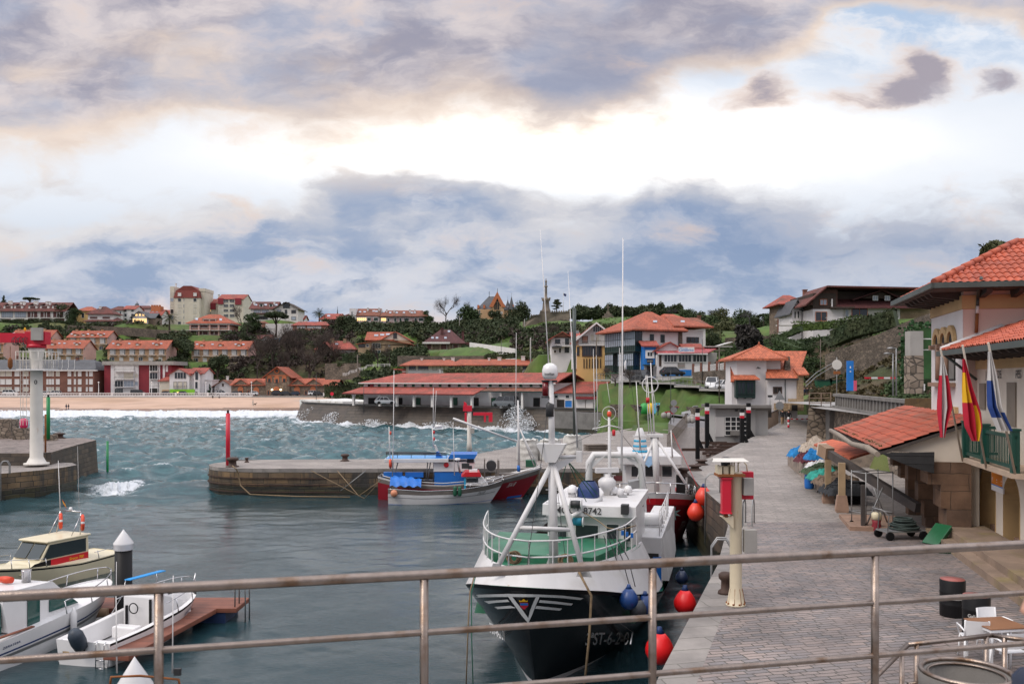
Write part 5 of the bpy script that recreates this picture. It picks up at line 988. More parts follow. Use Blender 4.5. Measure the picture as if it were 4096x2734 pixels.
def harbour_office():
 fr=Fr(15.1,30,1.3325);R=thing('harbour_office','pale harbour office with tiled tower, triple arched window and green balcony','office building',(15.1,30,0),1.3325)
 f=lambda px,py,y:fr.y(px,py,y);g=lambda px,py,x:fr.x(px,py,x)
 ZT=12.15;TX0,TX1,TY,TB=2.27,7.25,-.89,-9.5
 MB().box(TX0,TX1,TB,TY,3,ZT).build('tower_wall',m_peach,R)
 MB().box(TX0-.05,TX1+.05,TY+.003,TY+.06,ZT-.75,ZT-.25).box(TX0-.06,TX0-.003,TB,TY+.06,ZT-.75,ZT-.25).build('ochre_band',m_ochrest,R)
 MB().box(TX0+.001,TX1,TY+.004,TY+.02,3.2,ZT-.76).build('side_render',m_white,R)
 o=1.25;x0,x1,y0=TX0-o,TX1+o,TY+o;zr=ZT+2.05;ym=-6.0;xm=(TX0+TX1)/2;ze=ZT+.05;rise=1.9;run=xm-x0
 b=MB();b.box(x0,x1,TB-2,y0,ze-.16,ze-.02);b.build('eave_boarding',m_beam,R)
 L_=y0-(TB-2);sl=1
 barrel('roof',m_terra,(x0,y0,ze),(x0,TB-2,ze),(xm,y0,ze+rise),R,inside=lambda u,v:u*L_>v*run)
 barrel('roof',m_terra,(x1,TB-2,ze),(x1,y0,ze),(xm,TB-2,ze+rise),R,inside=lambda u,v:(1-u)*L_>v*run)
 barrel('roof',m_terra,(x0,y0,ze),(x1,y0,ze),(x0,y0-run,ze+rise),R,inside=lambda u,v:(u*(x1-x0)>v*run)&((1-u)*(x1-x0)>v*run))
 hp=[Vector((x0,y0,ze+.08)),Vector((xm,y0-run,ze+rise+.08))]
 for i in range(9):a,c=hp[0].lerp(hp[1],i/9),hp[0].lerp(hp[1],(i+1.12)/9);MB().tube([a,c],[.14,.11],8).build('hip_tile',m_terra,R)
 MB().tube([(xm,y0-run,ze+rise+.06),(xm,TB-2,ze+rise+.06)],.12,8).build('ridge',m_terra,R)
 MB().box(x0-.14,x0-.02,TB-2,y0+.1,ze-.14,ze+.05).box(x0-.14,x1+.1,y0+.02,y0+.14,ze-.14,ze+.05).build('gutter',m_gutter,R)
 for i in range(8):yy=TY-.5-i*1.05;MB().prism([(TX0-.01,yy,ze-.16),(x0+.15,yy,ze-.16),(x0+.25,yy,ze-.30),(TX0-.01,yy,ze-.42)],(0,-.2,0)).build('bracket',m_beam,R)
 for i in range(7):xx=TX0+.3+i*.75;MB().prism([(xx,TY+.01,ze-.16),(xx,y0-.15,ze-.16),(xx,y0-.3,ze-.32),(xx,TY+.01,ze-.44)],(.18,0,0)).build('bracket',m_beam,R)
 p=[g(3925,1110,x0),g(3912,1190,TX0-.1),g(3905,1330,TX0-.1)];MB().tube(p[:2],.055,8).tube([p[1],p[1].lerp(p[2],.25)],.052,8).build('downpipe',m_gutter,R);MB().tube([p[1].lerp(p[2],.45),p[2]],.058,8).build('downpipe',m_rust,R);MB().tube([p[1].lerp(p[2],.24),p[1].lerp(p[2],.46)],.055,8).build('downpipe',m_white2,R)
 zs,zi,zc=8.55,10.25,9.75
 for i in range(3):
  cx=5.95-i*1.12;w=.43;b=MB()
  b.box(cx-w,cx+w,TY+.021,TY+.06,zs+.25,zi);pts=[(cx+(w)*math.cos(q),TY+.021,zi+w*math.sin(q))for q in[math.pi*k/10 for k in range(11)]];b.prism(pts,(0,.04,0));b.build('arched_window',m_dark,R)
  a=MB();n=12
  for k in range(n):
   q0,q1=math.pi*k/n,math.pi*(k+1)/n;r0,r1=w-.02,w+.22
   a.prism([(cx+r0*math.cos(q0),TY+.03,zi+r0*math.sin(q0)),(cx+r1*math.cos(q0),TY+.03,zi+r1*math.sin(q0)),(cx+r1*math.cos(q1),TY+.03,zi+r1*math.sin(q1)),(cx+r0*math.cos(q1),TY+.03,zi+r0*math.sin(q1))],(0,.12,0))
  a.build('arch_moulding',m_ochrest,R)
  for sg in(-1,1):
   xx=cx+sg*.56
   if sg<0 or i==0:MB().box(xx-.16,xx+.16,TY+.022,TY+.26,zi-.2,zi-.02).build('capital',m_pinkst,R)
  if i:MB().lathe([(.13,zs+.3),(.12,zi-.2)],(cx+.56,TY+.14,0),10).build('colonnette',m_pinkst,R)
  MB().box(cx-w+.04,cx+w-.04,TY+.061,TY+.075,zs+.3,zi-.05).build('shutter',mat('grey shutter',(.16,.15,.14),.7,.1,2)if i==0 else bpy.data.materials['grey shutter'],R)
 MB().box(4.0-.75,6.6,TY+.022,TY+.3,zs,zs+.16).build('sill',m_pinkst,R)
 MB().box(3.05,4.7,TY+.021,TY+.1,5.2,7.55).build('window_frame',m_creamw,R);MB().box(3.2,4.55,TY+.101,TY+.12,5.35,7.4).build('pane',m_glassb,R);b=MB();[b.box(x,x+.06,TY+.121,TY+.14,5.35,7.4)for x in(3.2,3.85,4.5)];b.build('casement',m_white2,R);MB().box(2.85,4.9,TY+.021,TY+.14,7.56,7.8).build('lintel',m_ochrest,R)
 WY,WX=-1.35,-13;ze=f(3900,1392,-.15).z;zf=5.95
 MB().box(WX,TX0-.002,WY-5,WY,zf,ze+.1).build('wing_wall',m_creamw,R)
 MB().box(WX,TX0-.01,WY+.003,WY+.06,ze-.62,ze-.1).build('ochre_band',m_ochrest,R)
 barrel('wing_roof',m_terra,(WX,-.1,ze+.02),(TX0-.02,-.1,ze+.02),(WX,-5.2,ze+1.95),R,pitch=.23,course=.38)
 MB().tube([(TX0+.05,-.15,ze+.12),(TX0+.02,-2.2,ze+.95)],.1,8).build('verge',m_white2,R);MB().box(WX,TX0+.05,-.1,.02,ze-.14,ze+.04).build('gutter',m_gutter,R);MB().box(WX,TX0-.01,WY,-.12,ze-.1,ze-.03).build('eave_boarding',m_beam,R)
 for i in range(14):xx=TX0-.4-i*.75;MB().prism([(xx,WY+.062,ze-.1),(xx,-.2,ze-.1),(xx,-.35,ze-.22),(xx,WY+.062,ze-.32)],(-.16,0,0)).build('bracket',m_beam,R)
 MB().tube([(TX0-.3,-.2,ze-.1),(TX0-.35,WY+.1,ze-1.0)],.05,6).build('downpipe',m_gutter,R)
 lo=f(4086,1500,WY+.02)
 for s_,px in(('JA',3947),('DE',3996),('PES',4072)):q=f(px,1511,WY+.03);text(s_,.36,planar(q,(-1,0,0),(0,0,1)),m_iron,R)
 for p0,p1,t,bt in((3920,3942,1532,1636),(4030,4064,1528,1706)):a,c=f(p0,t,WY+.02),f(p1,bt,WY+.02);MB().box(c.x,a.x,WY+.003,WY+.05,c.z,a.z).build('window',mat('taupe shutter',(.20,.165,.13),.7,.1,2)if p0==3920 else bpy.data.materials['taupe shutter'],R)
 AY=-1.2;q1=f(3893,2100,AY).x
 w=MB();xs=[]
 for p0,p1 in((3921,3984),(4014,4081),(4125,4215)):a,c=f(p0,2100,AY).x,f(p1,2100,AY).x;xs.append((a,c))
 zt,z0=zf,3.75;prev=q1
 for a,c in xs:
  r=(a-c)/2;xm_=(a+c)/2;zc_=5.02-.1;w.box(a,prev,AY-.5,AY,3.0,zt);prev=c
  n=10;arc=[(xm_+r*math.cos(math.pi*k/n),AY,zc_+r*math.sin(math.pi*k/n)*1.05)for k in range(n+1)]
  w.prism([(c,AY,zt),(a,AY,zt)]+arc,(0,-.5,0))
 w.box(WX,prev,AY-.5,AY,3.0,zt);w.build('arcade_wall',m_creamw,R)
 for a,c in xs:
  r=(a-c)/2;xm_=(a+c)/2;zc_=4.92;n=12;b=MB()
  for k in range(n):
   q0,q1_=math.pi*k/n,math.pi*(k+1)/n;b.poly([(xm_+(r-.01)*math.cos(q),yy,zc_+(r-.01)*math.sin(q)*1.05)for q,yy in((q0,AY+.02),(q1_,AY+.02),(q1_,AY-.52),(q0,AY-.52))])
  b.box(a-.03,a-.012,AY-.52,AY+.02,3.3,zc_);b.box(c+.012,c+.03,AY-.52,AY+.02,3.3,zc_);b.build('arch_reveal',m_ochrest,R)
 MB().box(WX,TX0,AY-4,AY-3.9,3,zt).build('back_wall',m_ochrest,R);MB().box(WX,TX0,AY-4,AY-.3,3.3,3.74).build('porch_floor',m_pinkst,R)
 q=f(3889,1850,AY+.12);MB().tube([(q.x,q.y,zt),(q.x,q.y,3.5)],.055,8).build('drainpipe',m_creamw,R)
 zb=f(3890,1838,-.2).z;bx0,bx1=f(4053,1890,-.15).x,f(3850,1823,-.15).x
 MB().box(bx0,bx1,AY,-.1,zb-.14,zb).prism([(bx0,AY,zb-.14),(bx0,-.1,zb-.14),(bx0-1.,AY,zb-.14)],(0,0,.14)).box(WX,bx0-1.0,AY,AY+.35,zb-.14,zb).build('balcony_slab',mat('balcony stone',(.40,.30,.22),.8,.15,1),R)
 rail=MB();H=1.05
 for x in(bx1-.1,(bx0+bx1)/2+.3,bx0+.1):rail.box(x-.1,x+.1,-.32,-.12,zb,zb+H+.12);rail.box(x-.13,x+.13,-.35,-.09,zb+H+.12,zb+H+.18)
 rail.box(bx0,bx1,-.26,-.18,zb+H-.1,zb+H).box(bx0,bx1,-.25,-.19,zb+.1,zb+.2);rail.build('railing',m_gpaint,R);b=MB()
 n=36
 for i in range(n):x=bx0+(bx1-bx0)*i/n;b.box(x-.012,x+.012,-.23,-.206,zb+.2,zb+H-.1)
 b.build('balusters',m_gpaint,R);b=MB();b.box(bx1-.14,bx1-.06,AY,-.3,zb+H-.1,zb+H).box(bx1-.13,bx1-.07,AY,-.3,zb+.1,zb+.18);[b.box(bx1-.11,bx1-.09,yy,yy+.024,zb+.2,zb+H-.1)for yy in np.arange(AY+.1,-.35,.11)];b.build('railing',m_gpaint,R)
 q=f(3998,1930,AY+.03);a,c=f(3972,1872,AY),f(4018,1975,AY)
 s_=MB().box(c.x,a.x,AY+.003,AY+.05,c.z,a.z).build('notice_board',m_white2,R);dz=a.z-c.z;MB().box(c.x+.03,a.x-.03,AY+.051,AY+.056,c.z+dz*.30,a.z-dz*.10).build('orange_panel',mat('orange print',(.55,.16,.01),.6,.05,2),s_);MB().box(c.x,a.x,AY+.051,AY+.055,a.z-dz*.09,a.z).box(c.x,a.x,AY+.051,AY+.055,c.z+dz*.25,c.z+dz*.29).build('blue_stripe',m_blue,s_)
 for i in range(3):
  x=a.x-.14-i*(a.x-c.x-.28)/2;MB().ring((x,AY+.058,c.z+dz*.55),.035,.008,'Y',12,4).build('warning_mark',m_white2,s_)if i==0 else MB().prism([(x-.04,AY+.056,c.z+dz*.52),(x+.04,AY+.056,c.z+dz*.52),(x,AY+.056,c.z+dz*.60)],(0,.004,0)).build('warning_mark',m_white2,s_)
  MB().box(x-.06,x+.06,AY+.056,AY+.059,c.z+dz*.43,c.z+dz*.445).build('text_line',m_white2,s_)
 b=MB();b.box(WX,f(3800,2215,-.2).x,-.6,AY+1.8,3.0,3.52).box(WX,f(3800,2215,-.2).x-.3,AY,.2,3.0,3.74)
 b.build('steps',mat('worn step stone',(.23,.165,.12),.8,.25,1.,.5,10,col2=(.19,.15,.06),c2s=.7,c2t=.6),R)
harbour_office()
FB=Fr(15.1,30,1.3325)
def net_store():
 """the lean-to beside the tower, its pillars and props"""
 R=thing('net_store','stone pillared net store with a sagging red tiled lean-to roof beside the tower','store',(15.1,30,0),1.3325)
 B,C_=FB.y(3520,1797,2.3),FB.y(3845,1692,-.9);A=FB.y(3338,1738,2.3);z1=6.35;zt=7.55;xe=A.x
 barrel('roof',m_terra2,(B.x,2.33,z1),(xe,2.33,z1),(B.x,-.92,zt),R,pitch=.26,course=.42,r=.05)
 MB().box(B.x,xe,-.92,2.28,0,.1,T=Matrix(((1,0,0,0),(0,1,0,0),(0,-(zt-z1)/3.25,1,z1+.86-.18),(0,0,0,1)))).build('roof_deck',m_beam,R)
 MB().tube([(B.x-.3,2.43,z1-.12),(B.x+2,2.42,z1-.06),(B.x+6,2.43,z1-.2),(B.x+10,2.42,z1-.1),(xe+.4,2.44,z1-.05)],[.1,.12,.1,.11,.1],8).build('fascia_log',mat('grey log',(.24,.20,.16),.8,.2,3),R)
 v=np.array([(B.x+.2+RNG.random()*(xe-B.x-.4),2.2-RNG.random()**2*.3,z1+.07+RNG.random()*.05)for _ in range(900)]);leaf_mesh('moss',v,.055,mat('moss',(.05,.075,.015),.9,.3,4),R)
 MB().prism([(B.x+.2,2.1,z1-.03),(B.x+.2,-.9,zt-.12),(B.x+.2,-.9,5.97),(B.x+.2,.62,5.97),(B.x+.2,.62,z1-.08)],(.3,0,0)).build('end_wall',m_creamw,R)
 MB().box(B.x+.5,7.3,-1.0,-.3,3.0,5.95).build('wall',m_creamw,R)
 MB().box(B.x+.24,7.3,-.299,-.285,3.0,3.9).build('plinth',m_conc,R)
 def pillar(x,w,d,steps):
  b=MB();z=3.1
  for h,e in steps:b.box(x-w/2,x+w/2,-.66,d+e,z,z+h-.004);z+=h
  b.build('stone_pillar',m_bstone,R)
 pillar(B.x+.75,1.2,.1,((.62,.0),(.65,.02),(.82,.2),(.47,.62),(.31,.52)))
 pillar(3.1,.62,.28,((.55,.0),(.65,.04),(.75,.25),(.65,.6)));pillar(6.2,.6,.28,((.55,.0),(1.15,.02),(.5,.3),(.5,.6)))
 a,c=FB.y(3530,1806,1.1),FB.y(3738,1806,.1);MB().prism([FB.x(px,py,B.x-.1)for px,py in((3525,1812),(3738,1807),(3736,1893),(3650,1868),(3575,1838))],(.08,0,0)).build('board_screen',mat('tarred boards',(.028,.028,.03),.8,.25,2,tex='plank',tp=(.28,)),R)
 h0,h1=FB.w((0,0)),None
 p0=P(3300,1803,38.5);p1=P(3672,2030,32.2);d=(p1-p0).normalized();up=d.cross(Vector((0,1,0))).normalized()
 def loc(v):X,Y=v.x-FB.ox,v.y-FB.oy;return Vector((X*FB.c+Y*FB.s,-X*FB.s+Y*FB.c,v.z))
 q0,q1=loc(p0),loc(p1);T=Matrix.Translation((q0+q1)/2)@(q1-q0).to_track_quat('X','Z').to_matrix().to_4x4();Ln=(q1-q0).length
 MB().box(-Ln/2+.3,Ln/2,-.11,.11,-.17,.17,T=T).build('inclined_beam',m_beam,R);MB().box(-Ln/2-.25,-Ln/2+.4,-.2,.2,-.26,.26,T=T).build('beam_head',mat('tan boards',(.26,.17,.11),.75,.15,2),R);MB().box(-Ln/2-.32,-Ln/2-.253,-.2,.2,-.26,.26,T=T).build('beam_cap',m_creamw,R)
 mp=mat('tan painted post',(.34,.24,.14),.75,.15,2)
 for px,bt,tp in((3312,2010,1835),(3367,2046,1850)):
  q=loc(G(px,bt,3.3));zt_=EZ-(tp-HY)*(q.x*FB.s+q.y*FB.c+FB.oy)/F
  b=MB();b.box(q.x-.13,q.x+.13,q.y-.13,q.y+.13,4.0,zt_);o=b.build('post',mp,R);b=MB();b.prism([(q.x-.26,q.y-.24,3.2),(q.x+.26,q.y-.24,3.2),(q.x+.26,q.y+.24,3.2),(q.x-.26,q.y+.24,3.2)],(0,0,.2));mans_(b,q,.26,.18,3.4,4.0);b.build('post_foot',m_pinkst,o)
 q=loc(G(3452,2117,3.3));MB().box(q.x-.07,q.x+.07,q.y-.07,q.y+.07,3.45,4.95).build('prop',m_beam,R);MB().box(q.x-.3,q.x+2.8,q.y-1.6,q.y+.5,3.1,3.45).build('stone_step',m_pinkst,R)
 s0=[loc(P(3255,1775,46)),loc(P(3400,1830,40)),loc(P(3500,1800,41)),loc(P(3330,1755,46.5))]
 b=MB();b.prism([s0[0],s0[1],s0[2],s0[3]],(0,0,-.1));b.build('small_roof',mat('thin red tiles',(.45,.10,.045),.8,.2,1,.5,tex='tile',tp=(.26,.42)),R)
 for px,t,bt,dd in((3620,1880,2000,33.5),):pass
 MB().box(1.15,2.1,-.284,-.25,4.1,5.35).build('window_pane',m_dark,R);b=MB();[b.box(1.15+i*.19-.012,1.15+i*.19+.012,-.22,-.19,4.1,5.4)for i in range(6)];[b.box(1.1,2.15,-.225,-.185,z,z+.03)for z in(4.1,4.7,5.36)];b.build('window_bars',m_iron,R);MB().box(2.3,2.7,-.284,-.1,4.35,5.0).build('meter_box',m_conc,R)
def mans_(b,q,r0,r1,z0,z1):
 c=[(q.x+sx*r0,q.y+sy*r0,z0)for sx,sy in((-1,-1),(1,-1),(1,1),(-1,1))];e=[(q.x+sx*r1,q.y+sy*r1,z1)for sx,sy in((-1,-1),(1,-1),(1,1),(-1,1))]
 for i in range(4):b.poly([c[i],c[(i+1)%4],e[(i+1)%4],e[i]])
 b.poly(e)
def leaf_mesh(name,pts,size,m,par=None,rng=RNG,flat=0.,stuff=False):
 n=len(pts);a=rng.normal(0,1,(n,3));a/=np.linalg.norm(a,axis=1)[:,None];c=rng.normal(0,1,(n,3));c[:,2]*=(1-flat)
 c-=(c*a).sum(1)[:,None]*a;c/=np.linalg.norm(c,axis=1)[:,None]+1e-9
 s=size*rng.uniform(.6,1.4,(n,1));s2=s*rng.uniform(.35,.75,(n,1))
 V=np.stack([pts-a*s-c*s2*.2,pts+c*s2,pts+a*s,pts-c*s2],1).reshape(-1,3);Fq=np.arange(4*n).reshape(-1,4)
 return np_mesh(name,V,Fq,m,par)
net_store()
def stonework():
 R=thing('terrace_wall','rough stone retaining wall with a concrete balustrade along the terrace road','wall',(22.5,50,3),0,world=True)
 ln=[(19.9,37.),(22.45,50),(26.85,73.)]
 b=MB()
 for(x0,y0),(x1,y1)in zip(ln,ln[1:]):b.poly([(x0-.35,y0,2.8),(x0,y0,6.6),(x1,y1,6.6),(x1-.35,y1,2.8)])
 b.poly([(26.5,73,2.8),(26.85,73,6.6),(24.9,73.4,6.6),(24.6,73.4,2.8)]);b.poly([(24.6,73.4,2.8),(24.9,73.4,6.6),(27.5,80,6.5),(27.4,80,3)]);b.build('stone_face',m_stonewall,R)
 mp=m_conc_dark;b=MB();(xa,ya),(xb,yb)=(20.2,38.5),(26.6,72.)
 dx,dy=(xb-xa),(yb-ya);Ln=math.hypot(dx,dy);an=math.atan2(dy,dx);T=Matrix.Translation((xa,ya,0))@Matrix.Rotation(an,4,'Z')
 b.box(0,Ln,-.25,.25,6.45,6.75,T=T);b.box(0,Ln,-.2,.2,7.5,7.72,T=T);b.box(0,Ln,-.02,.02,6.75,7.5,T=T)
 for i in range(int(Ln/1.0)):b.box(i*1.0,i*1.0+.16,-.13,.13,6.75,7.5,T=T)
 b.build('parapet',mp,R)
 b=MB();b.box(26.2,27.4,72.2,73.8,2.5,6.62);b.build('corner_pier',m_conc_dark,R)
 b=MB()
 pts=[(24.9,73.3),(25.9,73.3),(26.6,73.0)]
 for x,y in pts:b.tube([(x,y,6.6),(x,y,7.75)],.04,6)
 for z in(6.9,7.3,7.72):b.tube([(x,y,z)for x,y in pts],.03,6)
 b.build('guard_rail',mat('brown rail',(.17,.11,.075),.6,.1,1),R)
 R2=thing('lichen_wall','brown lichen covered wall end stepping up behind the tiled lean-to','wall',(20,40,5),world=True)
 MB().prism([P(3508,1670,46),P(3520,1660,46),P(3615,1634,44),P(3620,1593,43.5),P(3730,1592,40),P(3730,1660,40)],(.3,.5,0)).build('wall',mat('lichen stone',(.105,.062,.022),.9,.25,1.2,.5,8,col2=(.20,.12,.02),c2s=1.6,c2t=.66),R2)
 a,c=Vector((17.8,56.3,0)),Vector((14.75,41,0));d=(c-a);an=math.atan2(d.y,d.x);T=Matrix.Translation(a)@Matrix.Rotation(an,4,'Z')
 w=MB().box(0,d.length,-.02,.38,3.0,4.2,T=T).box(-.38,0,-.02,5.2,3.0,4.2,T=T).build('net_pen_wall',mat('rough pen wall',(.27,.215,.175),.85,.2,1.2,.8,10,col2=(.16,.13,.11),c2s=2.),bevel=.04);tag(w,'low rough stone wall penning heaps of fishing net on the quay','wall')
 b=MB();pts=[P(2440,1632,141.6),P(2600,1632,137.6),P(2750,1632,128.6),P(2870,1632,119.8),P(2960,1640,110)]
 for p,q in zip(pts,pts[1:]):b.poly([(p.x,p.y,2),(q.x,q.y,2),(q.x,q.y,4.9),(p.x,p.y,4.9)]);b.poly([(p.x,p.y,4.9),(q.x,q.y,4.9),(q.x+.4,q.y+.8,4.9),(p.x+.4,p.y+.8,4.9)])
 tag(b.build('bank_wall',m_stonewall_far),'dark stone wall at the foot of the grass bank behind the parked cars','wall')
 b=MB();p=[P(2770,1500,139.5),P(2960,1500,129)];b.prism([(p[0].x,p[0].y,6),(p[1].x,p[1].y,6),(p[1].x,p[1].y,p[0].z+.9),(p[0].x,p[0].y,p[0].z+.5)],(.2,.6,0));tag(b.build('garden_wall',m_stonewall_far),'dark stone garden wall above the ramp road where the white cars stand','wall')
 R=thing('lattice_fence','white lattice fence panels between red brick posts beside the restaurant','fence',P(2790,1490,138),world=True)
 for i in range(5):
  p0,p1=P(2773+i*32,1485-i*3.3,139.8-i*1.7),P(2773+(i+1)*32,1485-(i+1)*3.3,139.8-(i+1)*1.7);MB().bx((p0.x,p0.y,p0.z+.3),(.35,.35,1.9)).build('post',m_brickw,R);b=MB();e=p1-p0
  for k in range(14):t0=k/14;b.tube([p0+e*t0+Vector((0,0,-.4)),p0+e*min(1,t0+.14)+Vector((0,0,.75))],.02,3);b.tube([p0+e*t0+Vector((0,0,.75)),p0+e*min(1,t0+.14)+Vector((0,0,-.4))],.02,3)
  b.tube([p0+Vector((0,0,.78)),p1+Vector((0,0,.78))],.04,4).tube([p0+Vector((0,0,-.42)),p1+Vector((0,0,-.42))],.04,4);b.build('lattice',m_white2,R)
 def hwall(lab,pts,h,m=m_stonewall_far):
  b=MB()
  for(a,b_)in zip(pts,pts[1:]):
   b.prism([(a.x,a.y,a.z-1.5),(b_.x,b_.y,b_.z-1.5),(b_.x,b_.y,b_.z+h),(a.x,a.y,a.z+h)],(.2,.6,0))
  tag(b.build('hill_wall',m),lab,'wall')
 hwall('upper stone terrace wall running down the right hill below the chalet hedge',[P(3300,1480,134),P(3420,1440,128),P(3560,1385,122),P(3640,1350,119),P(3740,1320,113)],2.4)
 hwall('lower stone terrace wall beside the hillside steps',[P(3420,1455,122),P(3500,1430,118),P(3560,1412,115)],1.3)
 hwall('brown brick garden wall behind the weeping tree',[P(2900,1368,200),P(3080,1360,195),P(3120,1360,190)],1.0)
 hwall('long stone retaining wall under the garden of the maroon house',[P(1590,1445,262),P(1760,1446,258),P(1950,1446,250)],1.7);hwall('stone retaining wall below the upper villas on the left hill',[P(270,1320,392),P(450,1325,388),P(640,1338,384),P(760,1345,372)],2.2)
 hwall('long white sloping garden wall on the lawn right of the maroon house',[P(1878,1395,302),P(1960,1408,280),P(2060,1424,262)],2.3,m_white);hwall('dark stone retaining wall under the white stair railings',[P(1300,1500,296),P(1440,1500,290)],4.,m_stonewall_far)
 def balustrade(lab,x0,x1,Y,g=None):
  z0=3.5;R=thing('balustrade',lab,'balustrade',((x0+x1)/2,Y,z0),world=True);b=MB();n=int((x1-x0)/.55)
  for i in range(n):x=x0+(i+.5)*(x1-x0)/n;b.lathe([(.1,z0),(.17,z0+.25),(.09,z0+.6),(.12,z0+.75)],(x,Y,0),5)
  o=b.build('baluster_row',m_white2,R);o['kind']='stuff';MB().box(x0,x1,Y-.2,Y+.2,z0+.75,z0+.95).box(x0,x1,Y-.22,Y+.22,z0-.35,z0).build('rail',m_white2,R);b=MB()
  for k in range(int((x1-x0)/11)+1):x=min(x1-.2,x0+k*11);MB().box(x-.3,x+.3,Y-.26,Y+.26,z0-.36,z0+1.05).build('pier',m_white2,R)
 X_=lambda px:(px-CX)/F*302
 balustrade('long white balustrade along the beach promenade',-215,X_(1012),302.);balustrade('short white balustrade right of the beach ramp',X_(1296),X_(1450),302.)
 w=MB().box(-330,X_(1012),301.6,302.2,1.5,3.14).box(X_(1012),X_(1300),301.2,302.2,1.5,3.4).box(X_(1300),X_(1460),301.6,302.2,1.5,3.14).build('sea_wall',m_conc);tag(w,'grey sea wall under the white promenade balustrade','wall')
 R=thing('ramp_railing','thin grey railing along the ramp road above the grass bank','railing',RAMP[3],world=True);b=MB()
 pts=[]
 for a,c in zip(RAMP,RAMP[1:]):
  for i in range(6):pts.append(a.lerp(c,i/6))
 for p in pts:b.tube([p,p+Vector((0,0,1.05))],.045,4)
 for z in(.45,1.05):b.tube([p+Vector((0,0,z))for p in pts],.04,4)
 b.build('rails',m_metal,R);b=MB();[b.bx(a.lerp(c,.5)+Vector((0,0,.02)),((c-a).length,.3,.3),rz=math.atan2((c-a).y,(c-a).x))for a,c in zip(RAMP,RAMP[1:])];b.build('kerb',m_conc,R)
stonework()
def leafm(name,a,b,var=.3):return mat(name,a,.75,var,.9,col2=b,c2s=.35,c2t=.5,c2w=.2,spec=.25)
l_dark=leafm('dark evergreen leaves',(.031,.050,.022),(.052,.061,.027))
l_mid=leafm('evergreen leaves',(.048,.076,.026),(.032,.052,.020))
l_olive=leafm('olive scrub leaves',(.088,.090,.040),(.052,.062,.026))
l_light=leafm('light hedge leaves',(.075,.115,.025),(.05,.08,.02))
l_brown=leafm('bare brown twigs',(.072,.052,.042),(.05,.04,.036))
l_brack=leafm('dry bracken',(.095,.068,.035),(.06,.055,.022))
l_palm=leafm('palm fronds',(.035,.05,.025),(.06,.065,.03))
m_bark=mat('bark',(.075,.058,.045),.9,.25,3,.5,20)
def blob_pts(blobs,n,rng,shell=.55):
 """points through the volume of a set of squashed balls, thinner inside"""
 vol=np.array([b[3]*b[3]*b[4]for b in blobs]);k=rng.choice(len(blobs),n,p=vol/vol.sum());B=np.array(blobs)[k]
 d=rng.normal(0,1,(n,3));d/=np.linalg.norm(d,axis=1)[:,None];r=(shell+(1-shell)*rng.random(n)**.6)[:,None]*(1+.10*rng.normal(0,1,(n,1)))
 return B[:,:3]+d*r*np.stack([B[:,3],B[:,3],B[:,4]],1)
def crown(kind,h,w,rng):
 bl=[]
 if kind=='round':
  for i in range(16):a,t=rng.random()*6.28,rng.random();rr=w*.5*(1-t*.45)*rng.random()**.5*.75;s=w*rng.uniform(.16,.27);bl.append((rr*math.cos(a),rr*math.sin(a),h*(.28+.62*t),s,s*.8))
 elif kind=='bush':
  for i in range(9):a=rng.random()*6.28;rr=w*.5*rng.random()**.5*.75;s=w*rng.uniform(.17,.27);bl.append((rr*math.cos(a),rr*math.sin(a),h*rng.uniform(.2,.7),s,h*rng.uniform(.25,.4)))
 elif kind=='pine':
  for i in range(20):a=rng.random()*6.28;rr=w*.5*rng.random()**.5*.85;s=w*rng.uniform(.12,.2);bl.append((rr*math.cos(a),rr*math.sin(a),h*(.80+.13*(1-(rr/(w*.5))**2)),s,h*.10))
 elif kind=='conifer':
  for i in range(26):t=i/25;a=rng.random()*6.28;R=w*.5*(1-t)**.8;rr=R*rng.random()*.7;bl.append((rr*math.cos(a),rr*math.sin(a),h*(.08+.86*t),max(.14*w,R*.5)*(.6+.4*(1-t)),h*.07))
 elif kind=='cedar':
  for i in range(30):t=rng.random();a=rng.random()*6.28;R=w*.5*(1-t*.75);rr=R*rng.uniform(.3,.9);bl.append((rr*math.cos(a),rr*math.sin(a),h*(.3+.66*(round(t*6)/6)),w*.13,h*.035))
 return bl
VC={}
